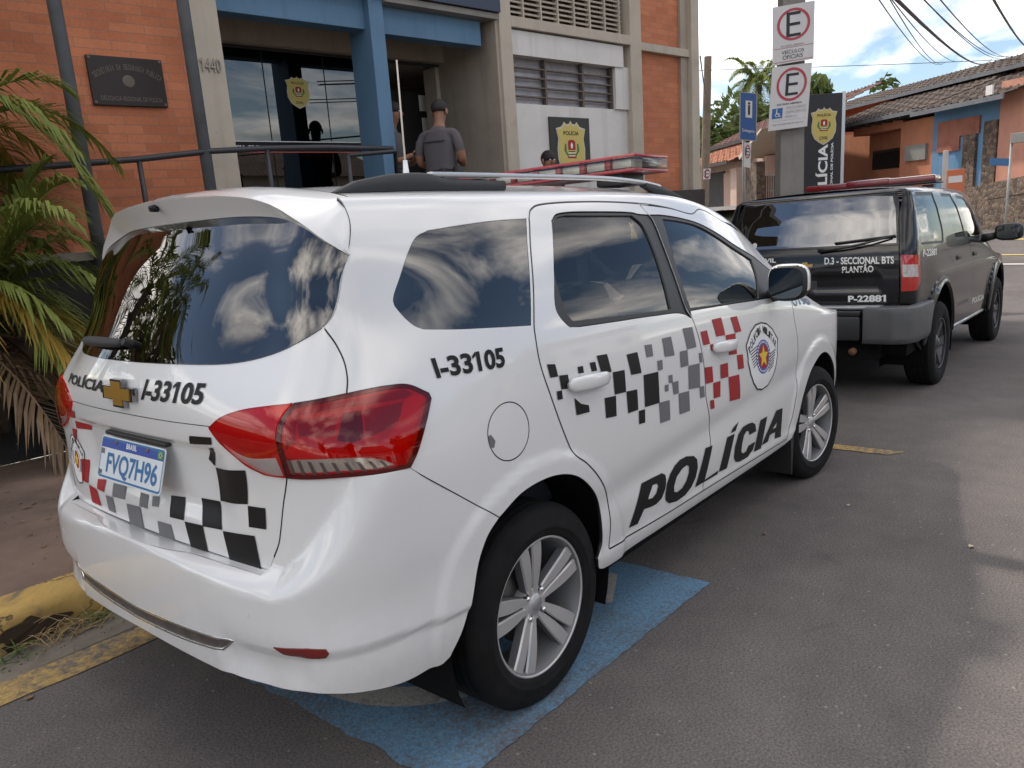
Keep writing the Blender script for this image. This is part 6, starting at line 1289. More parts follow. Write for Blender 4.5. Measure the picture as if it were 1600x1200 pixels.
# ---------------------------------------------------------------- people
SK_ = mat('skin', (.26, .125, .075), .55); GS = mat('grey_shirt', (.105, .092, .098), .9); GV = mat('grey_vest', (.085, .078, .085), .85); TRO = mat('dark_grey_trousers', (.045, .045, .052), .9); BLK = mat('black_leather', (.012, .012, .013), .5); HR = mat('black_hair', (.012, .009, .008), .7)
def skinned(name, J, E, m, par=None, sub=2, fm=None, mats=None):
    """one continuous body: J = joints (x, y, z, radius x, radius y), E = bones; grown with Skin + Subdivision and frozen"""
    me = bpy.data.meshes.new(name); me.from_pydata([j[:3] for j in J], E, []); o = bpy.data.objects.new(name, me); COL.objects.link(o)
    s = o.modifiers.new('skin', 'SKIN'); s.use_smooth_shade = True; s.branch_smoothing = .4
    for i, j in enumerate(J): me.skin_vertices[0].data[i].radius = (j[3], j[4]); me.skin_vertices[0].data[i].use_root = (i == 0)
    b = o.modifiers.new('sub', 'SUBSURF'); b.levels = sub; b.render_levels = sub
    bpy.context.view_layer.update(); nm = bpy.data.meshes.new_from_object(o.evaluated_get(bpy.context.evaluated_depsgraph_get())); bpy.data.objects.remove(o)
    nm.name = name; nm.materials.clear()
    for q in (mats or [m]): nm.materials.append(q)
    if fm: nm.polygons.foreach_set('material_index', np.array([fm(p.center) for p in nm.polygons], dtype=np.int32))
    nm.polygons.foreach_set('use_smooth', np.ones(len(nm.polygons), dtype=bool)); o = bpy.data.objects.new(name, nm); return link(o, par)
def officer(loc, rz, label, sh, head_tilt=.06, reach=.26, cap=True, gear=True, group=None):
    """standing, head bowed over a phone held in both hands; faces local +y"""
    root = empty('person', loc, label, 'person', group, rz)
    J = [(0, 0, .98, .155, .115), (0, .01, 1.12, .150, .110), (0, .01, 1.28, .170, .118), (0, .0, 1.42, .150, .100), (0, .015, 1.50, .062, .062), (0, .035, 1.555, .058, .060), (0, .065, 1.635, .078, .094), (0, .07, 1.72, .070, .086),
         (.19, .0, 1.425, .062, .062), (.245, -.02, 1.28, .055, .058), (.262, .0, 1.13, .046, .048), (.20, reach*.62, 1.10, .040, .040), (.10, reach, 1.155, .030, .030), (.075, reach+.045, 1.17, .032, .020),
         (-.19, .0, 1.425, .062, .062), (-.245, -.02, 1.28, .055, .058), (-.262, .0, 1.13, .046, .048), (-.20, reach*.62, 1.10, .040, .040), (-.10, reach, 1.155, .030, .030), (-.075, reach+.045, 1.17, .032, .020),
         (.10, 0, .86, .095, .105), (.115, .01, .52, .066, .072), (.12, -.02, .12, .045, .050), (.12, .05, .045, .045, .035), (.12, .13, .035, .045, .028),
         (-.10, 0, .86, .095, .105), (-.115, .01, .52, .066, .072), (-.12, -.02, .12, .045, .050), (-.12, .05, .045, .045, .035), (-.12, .13, .035, .045, .028)]
    E = [(0, 1), (1, 2), (2, 3), (3, 4), (4, 5), (5, 6), (6, 7), (3, 8), (8, 9), (9, 10), (10, 11), (11, 12), (12, 13), (3, 14), (14, 15), (15, 16), (16, 17), (17, 18), (18, 19), (0, 20), (20, 21), (21, 22), (22, 23), (23, 24), (0, 25), (25, 26), (26, 27), (27, 28), (28, 29)]
    def fm(c):
        if c.z > 1.505 and abs(c.x) < .12: return 0
        if c.z < .17: return 3
        if c.z < .99 and abs(c.x) < .20 and c.y < .14: return 2
        if (abs(c.x) > .20 and c.z < 1.22) or (c.y > .14 and 1.0 < c.z < 1.26 and abs(c.x) > .03): return 0
        return 1
    body = skinned('body', J, E, None, root, 2, fm, [SK_, sh, TRO, BLK])
    def ell(name, c, r, m, par, lo=-2, hi=2, seg=20):
        bm = bmesh.new(); bmesh.ops.create_uvsphere(bm, u_segments=seg, v_segments=14, radius=1)
        for v in bm.verts: v.co = Vector((c[0]+r[0]*v.co.x, c[1]+r[1]*v.co.y, c[2]+r[2]*max(lo, min(hi, v.co.z))))
        bm.verts.index_update(); o = mesh_obj(name, [tuple(v.co) for v in bm.verts], [tuple(v.index for v in f.verts) for f in bm.faces], m, par, True); bm.free(); return o
    ell('hair', (0, .052, 1.705), (.086, .102, .098), HR, root, -.35, 2)
    for sx in (1, -1): ell('ear', (sx*.086, .062, 1.665), (.014, .026, .036), SK_, body); ell('eye', (sx*.031, .150, 1.675), (.013, .008, .008), mat('eye_white', (.6, .57, .52), .3) if 'eye_white' not in bpy.data.materials else bpy.data.materials['eye_white'], body)
    ell('nose', (0, .162, 1.645), (.014, .022, .026), SK_, body); ell('mouth', (0, .148, 1.603), (.026, .010, .007), mat('lips', (.22, .07, .055), .5) if 'lips' not in bpy.data.materials else bpy.data.materials['lips'], body)
    if cap:
        ell('cap', (0, .052, 1.745), (.097, .113, .085), mat('grey_cap', (.13, .125, .135), .9) if 'grey_cap' not in bpy.data.materials else bpy.data.materials['grey_cap'], root, -.25, .85); mb = MB(); mb.prism([(-.075, .13), (.075, .13), (.065, .20), (.03, .235), (-.03, .235), (-.065, .20)], 1.724, 1.732); mb.build('cap_peak', bpy.data.materials['grey_cap'], root)
    # vest: a padded shell round the trunk
    V = []; Fc = []; n = 24
    for z, rx, ry, cy in ((1.03, .172, .132, 0), (1.10, .170, .130, .005), (1.25, .186, .140, .008), (1.36, .178, .132, .004), (1.44, .135, .112, .0)):
        for k in range(n): a = 2*math.pi*k/n; V.append((rx*math.copysign(abs(math.cos(a))**.75, math.cos(a)), cy+ry*math.copysign(abs(math.sin(a))**.75, math.sin(a)), z+.015*abs(math.cos(a))*(z > 1.4)))
    for i in range(4):
        for k in range(n): Fc.append((i*n+k, i*n+(k+1) % n, (i+1)*n+(k+1) % n, (i+1)*n+k))
    ve = mesh_obj('vest', V, Fc, GV, root, True)
    mb = MB(); mb.bbox((-.13, -.145, 1.33), (.13, -.128, 1.338), .002); mb.build('vest_seam', BLK, ve)
    mb = MB(); V = []; Fc = []
    for z, k_ in ((.965, 1.0), (.97, 1.04), (1.015, 1.04), (1.02, 1.0)):
        for k in range(n): a = 2*math.pi*k/n; V.append((.178*k_*math.cos(a), .135*k_*math.sin(a), z))
    for i in range(3):
        for k in range(n): Fc.append((i*n+k, i*n+(k+1) % n, (i+1)*n+(k+1) % n, (i+1)*n+k))
    be = mesh_obj('belt', V, Fc, BLK, root, True)
    if gear:
        mb = MB(); mb.bbox((.165, -.06, .83), (.235, .07, 1.06), .02); mb.build('holster', BLK, be, True, 40); mb = MB(); mb.bbox((.06, -.20, .93), (.14, -.13, 1.04), .015); mb.build('pouch', BLK, be, True, 40); mb = MB(); mb.bbox((-.12, -.20, .95), (-.05, -.13, 1.03), .015); mb.build('pouch', BLK, be, True, 40)
    # hands: palm is the arm's end; five bent fingers each
    for sx in (1, -1):
        fv = []; fe = []
        for i in range(4):
            zb = 1.195-.017*i; ln = (.052, .058, .054, .042)[i]; b0 = len(fv)
            fv += [(sx*.080, reach+.062, zb, .0095, .0095), (sx*.062, reach+.062+ln*.75, zb+.003, .009, .009), (sx*.034, reach+.058+ln*.85, zb+.004, .008, .008), (sx*.014, reach+.050+ln*.55, zb+.002, .007, .007)]; fe += [(b0, b0+1), (b0+1, b0+2), (b0+2, b0+3)]
        for i in range(4):
            q = fv[i*4:i*4+4]; skinned('finger', q, [(0, 1), (1, 2), (2, 3)], SK_, body, 1)
        skinned('thumb', [(sx*.085, reach+.035, 1.185, .011, .011), (sx*.055, reach+.05, 1.212, .0105, .0105), (sx*.024, reach+.07, 1.214, .009, .009)], [(0, 1), (1, 2)], SK_, body, 1)
    return root
def phone(root_loc, rz, reach, label):
    o = empty('phone', root_loc, None, None, None, rz); mb = MB(); mb.bbox((-.036, reach+.055, 1.185), (.036, reach+.085, 1.325), .006); 
    bpy.data.objects.remove(o); o = mb.build('phone', BLK, None, True, 40); o.location = root_loc; o.rotation_euler = (0, 0, rz); return tag(o, label, 'phone')
p1 = BW(5.62, -.55, 1.12); officer(p1, R(-72), 'bareheaded officer in grey shirt and vest seen from behind at the open door', GS, cap=False); 
ph = mesh_obj('paper', [(-.06, .30, 1.15), (.06, .30, 1.15), (.06, .36, 1.34), (-.06, .36, 1.34)], [(0, 1, 2, 3)], mat('pale_blue_paper', (.45, .52, .60), .8)); ph.location = p1; ph.rotation_euler = (0, 0, R(-72)); ph.modifiers.new('s', 'SOLIDIFY').thickness = .002; tag(ph, 'pale blue paper in the hands of the officer seen from behind', 'paper')
p2 = BW(5.55, .26, 1.20); officer(p2, R(205), 'officer looking at a phone half hidden by the blue column', mat('pale_grey_shirt', (.12, .125, .135), .9), cap=False); phone(p2, R(205), .26, 'black phone held by the officer behind the blue column')
p3 = BW(7.25, -.62, .565); officer(p3, R(160), 'person with black hair just showing above the car roof rail', mat('black_shirt', (.015, .015, .016), .9), cap=False, gear=False)
# ---------------------------------------------------------------- vegetation
def leafmat(name, a, b, trans=.25):
    m = mat(name, a, .6, spec=.35); _, _, p = nodes(m); g = N(m, 'ShaderNodeObjectInfo'); v = coords(m)
    n = noise(m, v, 3.5, 3, .6); L(m, ramp(m, n, [(.30, a), (.70, b)]), p.inputs['Base Color']); p.inputs['Subsurface Weight'].default_value = 0
    t = N(m, 'ShaderNodeBsdfTranslucent'); L(m, ramp(m, n, [(.3, a), (.7, b)]), t.inputs[0]); x = N(m, 'ShaderNodeMixShader', i_Fac=trans); o = m.node_tree.nodes['Material Output']; L(m, p.outputs[0], x.inputs[1]); L(m, t.outputs[0], x.inputs[2]); L(m, x.outputs[0], o.inputs[0]); return m
M['palm_g'] = leafmat('palm_green', (.12, .165, .03), (.28, .31, .07)); M['palm_y'] = leafmat('palm_yellow', (.36, .24, .04), (.5, .32, .06)); M['palm_b'] = leafmat('dry_frond', (.13, .085, .05), (.24, .16, .09), .1)
M['bark'] = speckled('bark', (.13, .10, .075), .35, 6, .95, .6, 30)
def frond(rng, base, az, ln, lift, droop, nl, ll, w, curl=.0):
    """arched midrib with two rows of leaflets; returns verts, faces"""
    V = []; Fc = []; P = []; d = Vector((math.cos(az), math.sin(az), 0)); side = Vector((-d.y, d.x, 0))
    for i in range(nl+1):
        t = i/nl; P.append(Vector(base)+d*(ln*(t*.92-.10*t*t)*math.cos(lift*.6))+Vector((0, 0, ln*(math.sin(lift)*t*1.15-droop*t**2.1)))+side*(curl*ln*t*t))
    for i in range(nl):
        a, b = P[i], P[i+1]; r = .011*(1-i/nl)+.003; t_ = (b-a).normalized(); s_ = t_.cross(Vector((0, 0, 1))); s_ = s_.normalized() if s_.length > .01 else side; u_ = s_.cross(t_); k = len(V)
        V += [a+s_*r, a+u_*r, a-s_*r, b+s_*r, b+u_*r, b-s_*r]; Fc += [(k, k+1, k+4, k+3), (k+1, k+2, k+5, k+4), (k+2, k, k+3, k+5)]
        t = i/nl
        if t < .12: continue
        for sg in (1, -1):
            l = ll*(math.sin(math.pi*min(1, .12+t*.86))**.6)*rng.uniform(.8, 1.15); fw_ = t_*(.62+.5*t)+s_*sg*(.95-.35*t)+u_*rng.uniform(.05, .35); fw_.normalize()
            q0 = a+(b-a)*rng.random(); q1 = q0+fw_*l*.5; q2 = q0+fw_*l-Vector((0, 0, l*rng.uniform(.25, .55))); wd = t_.cross(fw_); wv = (fw_.cross(Vector((0, 0, 1)))); wv = wv.normalized() if wv.length > .05 else u_
            k = len(V); V += [q0-wv*w*.35, q0+wv*w*.35, q1+wv*w*.5-Vector((0, 0, w*.2)), q1-wv*w*.5-Vector((0, 0, w*.2)), q2]; Fc += [(k, k+1, k+2, k+3), (k+3, k+2, k+4)]
    return V, Fc
def palm(loc, label, seed, trunk_h, nf, ln, lift, droop, ll=.30, w=.022, dead=0, yellow=0, nl=34, stems=1, tr=.06, group=None):
    rng = random.Random(seed); root = empty('palm_tree', loc, label, 'palm tree', group); heads = []
    for s in range(stems):
        a = rng.uniform(0, 6.28); dx, dy = (rng.uniform(-.22, .22), rng.uniform(-.14, .14)) if stems > 1 else (0, 0); h = trunk_h*rng.uniform(.75, 1.1) if stems > 1 else trunk_h
        mb = MB(); P = [(dx*.4, dy*.4, -.15)]+[(dx*(.4+.6*t), dy*(.4+.6*t), h*t) for t in (.2, .4, .6, .8, 1)]; mb.tube(P, [tr*1.25, tr*1.1, tr, tr*.95, tr*.9, tr*.7], 10); mb.build('trunk', M['bark'], root, True); heads.append((dx, dy, h))
    kinds = ['g']*nf+['y']*yellow+['b']*dead
    for i, kd in enumerate(kinds):
        hd = heads[i % stems]; az = 6.2832*i*.382+rng.uniform(-.3, .3); f = (i+.5)/max(1, nf) if kd == 'g' else 1
        lf = lift*(1.25-1.0*f)+rng.uniform(-.1, .1) if kd == 'g' else (.35 if kd == 'y' else -.25)+rng.uniform(-.15, .15)
        dr = droop*(.55+.75*f)*rng.uniform(.85, 1.15) if kd != 'b' else .75
        base = (hd[0], hd[1], hd[2]-.05*f-(.18 if kd == 'b' else 0)); V, Fc = frond(rng, base, az, ln*rng.uniform(.8, 1.1)*(.8 if kd == 'b' else 1), lf, dr, nl, ll, w, rng.uniform(-.12, .12))
        mesh_obj('frond', V, Fc, M['palm_'+kd], root)
    return root
def tree(loc, label, seed, h, rad, trunk_h, n, ls, col, group=None, cat='tree', name='tree', squash=.8):
    rng = random.Random(seed); root = empty(name, loc, label, cat, group); mb = MB()
    mb.tube([(0, 0, -.3), (.03, .02, trunk_h*.5), (-.04, .05, trunk_h), (0, 0, h*.72)], [rad*.085, rad*.07, rad*.055, rad*.02], 10); cl = []
    for i in range(16):
        a = rng.uniform(0, 6.28); r = rad*rng.uniform(.2, .85); z = trunk_h+(h-trunk_h)*rng.uniform(.12, .9); r *= math.sqrt(max(.08, 1-((z-(trunk_h+h)/2)/((h-trunk_h)/2*1.05))**2)); c = Vector((r*math.cos(a), r*math.sin(a), z)); cl.append((c, rad*rng.uniform(.26, .48)))
        mb.tube([(0, 0, trunk_h*rng.uniform(.7, 1.0)), c*.55+Vector((0, 0, trunk_h*.35)), c], [rad*.04, rad*.025, rad*.008], 6)
    mb.build('trunk', M['bark'], root, True); V = []; Fc = []
    for i in range(n):
        c, cr = cl[rng.randrange(len(cl))]; d = Vector((rng.gauss(0, 1), rng.gauss(0, 1), rng.gauss(0, squash))).normalized()*cr*rng.uniform(.35, 1.0)**.6; p = c+d; s = ls*rng.uniform(.6, 1.3)
        u = Vector((rng.gauss(0, 1), rng.gauss(0, 1), rng.gauss(0, .7))).normalized(); v = u.orthogonal().normalized(); v = (v*math.cos(rng.random()*6.28)+u.cross(v)*math.sin(rng.random()*6.28)); k = len(V); V += [p-u*s, p+v*s*.42, p+u*s, p-v*s*.42]; Fc.append((k, k+1, k+2, k+3))
    mesh_obj('crown', V, Fc, col, root); return root
G1 = leafmat('leaf_mid', (.035, .06, .014), (.085, .12, .03), .3); G2 = leafmat('leaf_light', (.06, .09, .02), (.13, .165, .045), .35); G3 = leafmat('leaf_dark', (.018, .034, .010), (.05, .075, .02), .25)
palm((.02, 4.10, .42), 'bushy feather palm with yellowing fronds at the left edge by the brick wall', 21, .95, 38, 1.55, 1.25, .85, .36, .022, dead=9, yellow=12, nl=46, stems=5, tr=.045)
palm((-.12, 4.35, .7), 'tall feather palm fronds rising behind the bushy palm at the left edge', 5, 1.85, 20, 1.5, 1.2, .85, .36, .022, yellow=3, nl=46, stems=3, tr=.05)
for i, (x, y, h, s) in enumerate(((-2.2, 4.9, 2.7, 31), (-4.6, 6.4, 4.2, 33))): palm((x, y, .5), ['feather palm left of the station seen mirrored in the rear window', 'tallest feather palm left of the station beyond the frame'][i], s, h, 18, 2.3, 1.1, .8, .5, .035, dead=3, nl=34, tr=.11)
tree((-6.5, 10.5, .3), 'dark leafy tree beyond the palms left of the station', 41, 6.0, 2.6, 2.2, 2600, .22, G3)
tree((52.4, 22.6, 1.6), 'mid green tree behind the tiled roof beside the wooden pole', 51, 8.8, 4.6, 2.0, 4600, .36, G2); tree((54.0, 18.4, 1.6), 'bushy green tree behind the blue road sign', 52, 7.6, 3.6, 1.8, 3600, .34, G1); tree((57, 25.5, 1.6), 'yellow green tree at the station corner behind the pole', 55, 8.4, 4.2, 2.0, 3800, .36, G2)
tree((64, 18.6, 1.8), 'pale green tree showing over the dark roof beside the big sign', 53, 11.6, 2.8, 4.5, 1700, .42, G2); tree((66, 14.6, 1.8), 'low light green tree peeking over the roof ridge', 54, 10.6, 2.6, 4.5, 1300, .40, G2)
palm((60.0, 22.0, 1.6), 'tall palm against the sky left of the no parking signs', 61, 10.6, 22, 4.0, 1.1, 1.0, .95, .075, nl=60, tr=.22)
# ---------------------------------------------------------------- street furniture
gz = bZ
def up(p, d): return Vector(p)+gz*d
# concrete utility pole and its two boards
pc = Vector((8.975, 1.59, 0)); mb = MB(); a_ = Vector((.63, -.774, -.02)).normalized(); b_ = gz.cross(a_)
def sq(p, w, d): return [p+a_*w+b_*d, p-a_*w+b_*d, p-a_*w-b_*d, p+a_*w-b_*d]
V = sq(up(pc, .0), .17, .12)+sq(up(pc, 9.5), .105, .085); V2 = sq(up(pc, 0)-b_*.0, .17, .12)
mb.add(V, [(0, 1, 5, 4), (1, 2, 6, 5), (2, 3, 7, 6), (3, 0, 4, 7), (4, 5, 6, 7)]); up_ = mb.build('utility_pole', M['concrete']); tag(up_, 'tapered grey concrete utility pole carrying the two no parking signs', 'pole')
def board(name, tl, tr, bl, m, label, cat, th=.012, edge=None):
    """flat rectangular sign from three corners; returns object plus a local placing function"""
    tl, tr, bl = Vector(tl), Vector(tr), Vector(bl); X = tr-tl; Y = bl-tl; n = X.cross(-Y).normalized(); V = []
    for o_ in (0, -th): V += [tl+n*o_, tr+n*o_, tr+Y+n*o_, bl+n*o_]
    mb = MB(); mb.add(V, [(3, 2, 1, 0), (4, 5, 6, 7), (0, 1, 5, 4), (1, 2, 6, 5), (2, 3, 7, 6), (3, 0, 4, 7)]); o = mb.build(name, m); tag(o, label, cat); return o, (lambda u, v, e=.003: tl+X*u+Y*v+n*e), X, -Y
WS = speckled('sign_white', (.60, .58, .57), .06, 3, .5, .05, 40); SR = mat('sign_red', (.42, .045, .07), .45); SK2 = mat('sign_black', (.016, .015, .022), .5); SG = mat('sign_faint_grey', (.32, .30, .30), .6)
def ring2(P, cu, cv, ru, rv, k, name, m, par, e=.003, full=False):
    n = 48; A = [P(cu+ru*math.cos(a), cv+rv*math.sin(a), e) for a in np.linspace(0, 2*math.pi, n+1)[:-1]]
    if full: return mesh_obj(name, A, [tuple(range(n))], m, par)
    Bq = [P(cu+ru*k*math.cos(a), cv+rv*k*math.sin(a), e) for a in np.linspace(0, 2*math.pi, n+1)[:-1]]; return mesh_obj(name, A+Bq, [(i, (i+1) % n, (i+1) % n+n, i+n) for i in range(n)], m, par)
def rect2(P, u0, v0, u1, v1, name, m, par, e=.003): return mesh_obj(name, [P(u0, v0, e), P(u1, v0, e), P(u1, v1, e), P(u0, v1, e)], [(0, 1, 2, 3)], m, par)
s1, P1, X1, Z1 = board('parking_sign', (8.472, 1.58, 4.137), (8.814, 1.175, 4.188), (8.494, 1.598, 3.448), WS, 'upper white board with a red ringed E reading veículos oficiais', 'sign')
ring2(P1, .50, .34, .40, .275, .84, 'red_ring', SR, s1); text_flat('E', SK2, s1, P1(.50, .34), X1, Z1, .29, .185, -.004, 'letter')
text_flat('NA FAIXA AMARELA', SG, s1, P1(.48, .695), X1, Z1, .022, .30); text_flat('VEÍCULOS', SK2, s1, P1(.49, .80), X1, Z1, .052, .29, .0); text_flat('OFICIAIS', SK2, s1, P1(.49, .895), X1, Z1, .050, .26, .0); rect2(P1, .02, .725, .98, .732, 'red_rule', SR, s1); rect2(P1, .02, .962, .98, .970, 'red_rule', SR, s1)
s2, P2, X2, Z2 = board('parking_sign', (8.495, 1.599, 3.428), (8.824, 1.209, 3.458), (8.487, 1.657, 2.649), WS, 'lower white board with a red ringed E and a blue wheelchair badge', 'sign')
ring2(P2, .52, .30, .385, .26, .84, 'red_ring', SR, s2); text_flat('E', SK2, s2, P2(.53, .30), X2, Z2, .27, .165, -.004, 'letter')
text_flat('NA FAIXA AMARELA', SK2, s2, P2(.50, .60), X2, Z2, .022, .32); bb_ = rect2(P2, .07, .655, .335, .815, 'wheelchair_badge', mat('badge_blue', (.02, .11, .32), .5), s2)
for i, t in enumerate(('EXCLUSIVO', 'DEFICIENTE', 'FÍSICO')): text_flat(t, SG, s2, P2((.68, .68, .56)[i], .665+.068*i), X2, Z2, .034, (.25, .26, .15)[i], .0)
text_flat('MULTA E REMOÇÃO DO VEÍCULO', SG, s2, P2(.5, .915), X2, Z2, .022, .40); rect2(P2, .10, .855, .95, .858, 'thin_rule', SG, s2)
ring2(P2, .195, .762, .052, .030, .72, 'chair_wheel', WS, bb_, .005); ring2(P2, .185, .682, .018, .013, 0, 'chair_head', WS, bb_, .005, True); rect2(P2, .165, .698, .195, .752, 'chair_body', WS, bb_, .0055); rect2(P2, .19, .735, .25, .748, 'chair_body', WS, bb_, .0055); rect2(P2, .24, .740, .262, .790, 'chair_body', WS, bb_, .0055); rect2(P2, .255, .780, .30, .792, 'chair_body', WS, bb_, .0055)
# civil police totem
tX = Vector((.42, -.50, -.04)); tX = (tX-gz*tX.dot(gz)).normalized(); tY = gz.cross(tX); TO = frame('totem_sign', Vector((10.87, 2.05, .6)), tX, tY, gz, 'tall black sign pillar with gold shield and upright white lettering', 'sign')
bx('panel', (0, 0, .0), (.60, .14, 2.78), mat('totem_black', (.014, .013, .017), .4), TO, .006); bx('edge_strip', (.602, .0, .0), (.655, .15, 2.80), M['silver'], TO, .006); shield(TO, .32, 2.30, -.004, .41, .56)
def vtext(t, m, par, x, y, z, h, w): return text_flat(t, m, par, (x, y, z), (0, 0, 1), (-1, 0, 0), h, w, .03)
vtext('POLÍCIA', M['wvinyl'], TO, .30, -.006, 1.55, .185, .96); vtext('DELEGACIA SECCIONAL DE POLÍCIA', M['wvinyl'], TO, .455, -.006, 1.40, .045, 1.30)
# blue information sign on a post
q1, Pq, Xq, Zq = board('information_sign', (14.344, 4.487, 4.215), (14.568, 4.205, 4.154), (14.368, 4.52, 3.255), mat('info_blue', (.025, .085, .27), .5), 'blue information sign with white pictogram on a post', 'sign')
for r_ in ((.0, .0, 1, .018), (0, .982, 1, 1), (0, 0, .05, 1), (.95, 0, 1, 1)): rect2(Pq, *r_, 'white_border', SG, q1)
rect2(Pq, .34, .17, .72, .52, 'white_panel', WS, q1); rect2(Pq, .48, .26, .60, .46, 'pictogram', SK2, q1, .005); ring2(Pq, .54, .225, .07, .026, 0, 'pictogram', SK2, q1, .005, True); text_flat('Delegacia', WS, q1, Pq(.52, .80), Xq, Zq, .075, .26, .01)
q2, Pr, Xr, Zr = board('small_parking_sign', (14.432, 4.437, 3.195), (14.525, 4.325, 3.165), (14.438, 4.465, 2.696), WS, 'small white E sign fixed below the blue sign', 'sign'); ring2(Pr, .5, .36, .40, .28, .78, 'red_ring', SR, q2); text_flat('E', SK2, q2, Pr(.5, .36), Xr, Zr, .15, .09, .0, 'letter')
mb = MB(); mb.tube([Vector((14.53, 4.52, 1.0)), Vector((14.435, 4.44, 4.15))], .035, 10); tag(mb.build('sign_post', speckled('galvanised_post', (.30, .30, .29), .2, 3, .5), None, True), 'thin galvanised post holding the blue sign', 'post')
# wooden pole and round sign
mb = MB(); mb.tube([(23.5, 9.73, .5), (23.13, 9.23, 7.0)], [.16, .12], 10); tag(mb.build('wooden_pole', speckled('weathered_wood', (.20, .155, .115), .3, 3, .9)), 'weathered wooden utility pole at the corner of the station', 'pole')
q3, Ps, Xs, Zs = board('round_sign', (21.809, 8.842, 3.352), (21.955, 8.670, 3.352), (21.806, 8.865, 3.03), WS, 'small white parking sign on the wooden pole', 'sign'); ring2(Ps, .5, .5, .46, .46, .8, 'red_ring', SR, q3); text_flat('E', SK2, q3, Ps(.5, .5), Xs, Zs, .22, .13, .0, 'letter')
# street name sign at the far corner
ss = empty('street_sign', (27.05, 1.22, zroad(27)), 'blue street name plate on a grey post at the far corner', 'street sign'); mb = MB(); mb.tube([(0, 0, -.3), (.58, 0.0, 3.0-zroad(27)+.5)], .04, 10); mb.build('post', bpy.data.materials['galvanised_post'], ss, True)
q = MB(); q.add([(27.12-27.05, 1.71-1.22, 3.04-zroad(27)), (27.45-27.05, 1.25-1.22, 2.98-zroad(27)), (27.42-27.05, 1.25-1.22, 2.76-zroad(27)), (27.09-27.05, 1.71-1.22, 2.82-zroad(27))], [(0, 1, 2, 3)]); nm_ = q.build('name_plate', mat('street_blue', (.03, .12, .28), .5), ss); nm_.modifiers.new('s', 'SOLIDIFY').thickness = .02
mb = MB(); mb.bbox((.42, -.42, 2.75), (.62, .02, 3.05), .02); mb.build('camera_box', speckled('pale_box', (.33, .31, .28), .1, 5, .6), ss)
tt = empty('totem_post', (26.0, 2.75, 1.6), 'small orange and white marker post by the stone wall', 'post'); mb = MB(); mb.bbox((-.07, -.07, -.8), (.07, .07, 1.75), .02); mb.build('post', speckled('dirty_white', (.5, .44, .40), .15, 4, .8), tt); mb = MB(); mb.bbox((-.12, -.55, .35), (-.06, -.08, 1.15), .02); mb.build('panel', mat('orange_panel', (.50, .14, .06), .7), tt)
mb = MB(); mb.bbox((-.125, -.50, .75), (-.118, -.12, .95), .002); mb.build('white_patch', WS, tt)
# ---------------------------------------------------------------- houses at the end of the street
def rooftile(name, c1, c2, s=1.0):
    m = mat(name, c1, .85); _, _, b = nodes(m); v = coords(m); w = N(m, 'ShaderNodeTexWave', i_Scale=1.55*s, i_Distortion=.0); w.bands_direction = 'X'; L(m, v, w.inputs['Vector'])
    w2 = N(m, 'ShaderNodeTexWave', i_Scale=.75*s, wave_profile='SAW'); w2.bands_direction = 'Y'; L(m, v, w2.inputs['Vector']); n_ = noise(m, v, 1.2, 5, .7); n3 = noise(m, v, 9, 3)
    c = mixc(m, .5, ramp(m, n_, [(.3, c1), (.7, c2)]), ramp(m, n3, [(.3, (.3, .3, .3)), (.7, (.72, .72, .72))]), 'OVERLAY'); L(m, c, b.inputs['Base Color'])
    L(m, bump(m, w.outputs['Fac'], 1.0, .07, bump(m, w2.outputs['Fac'], .8, .05)), b.inputs['Normal']); return m
RT = rooftile('brown_roof_tiles', (.060, .044, .036), (.13, .096, .076)); RT2 = rooftile('red_roof_tiles', (.24, .085, .05), (.40, .16, .09)); RT3 = rooftile('dark_red_roof_tiles', (.085, .04, .034), (.16, .075, .06))
OR = weathered('orange_house_paint', (.46, .185, .10), .10); PK_ = weathered('pink_house_paint', (.50, .24, .17), .10); HB = weathered('blue_house_paint', (.12, .245, .40), .12); RB_ = weathered('red_brown_panel', (.33, .125, .085), .2)
stone = mat('stone_facing', (.16, .115, .085), .95); _, _, b_2 = nodes(stone); vv = coords(stone); vo = N(stone, 'ShaderNodeTexVoronoi', i_Scale=6.5); L(stone, vv, vo.inputs['Vector']); vd = N(stone, 'ShaderNodeTexVoronoi', feature='DISTANCE_TO_EDGE', i_Scale=6.5); L(stone, vv, vd.inputs['Vector'])
hs = N(stone, 'ShaderNodeSeparateColor'); L(stone, vo.outputs['Color'], hs.inputs[0]); cS = ramp(stone, hs.outputs[0], [(.1, (.075, .055, .042)), (.9, (.19, .135, .10))]); cS = mixc(stone, ramp(stone, vd.outputs['Distance'], [(.0, (1, 1, 1)), (.05, (0, 0, 0))]), cS, (.045, .036, .03)); L(stone, cS, b_2.inputs['Base Color']); L(stone, bump(stone, vd.outputs['Distance'], .8, .05), b_2.inputs['Normal'])
def tile_roof(name, x0, x1, y0, z0, y1, z1, m, par, th=.14, pitch=.34, skew=(0, 0)):
    """pantile slope from the eave (y0, z0) to the ridge (y1, z1), real corrugations"""
    n = max(2, int((x1-x0)/pitch)*6); rows = 9; V = []; Fc = []
    for j in range(rows+1):
        for k_ in (0, 1):
            t = (j+(k_*.96 if j < rows else 0))/rows; t = min(t, 1); y = y0+(y1-y0)*t; z = z0+(z1-z0)*t-(.045 if k_ and j < rows else 0)
            for i in range(n+1): x = x0+(x1-x0)*i/n+skew[0]*(1-t)+skew[1]*t; V.append((x, y, z+.05*math.cos(2*math.pi*(x-x0)/pitch)))
            if j == rows: break
    nr = len(V)//(n+1)
    for j in range(nr-1):
        for i in range(n): Fc.append((j*(n+1)+i, j*(n+1)+i+1, (j+1)*(n+1)+i+1, (j+1)*(n+1)+i))
    o = mesh_obj(name, V, Fc, m, par, False); return o
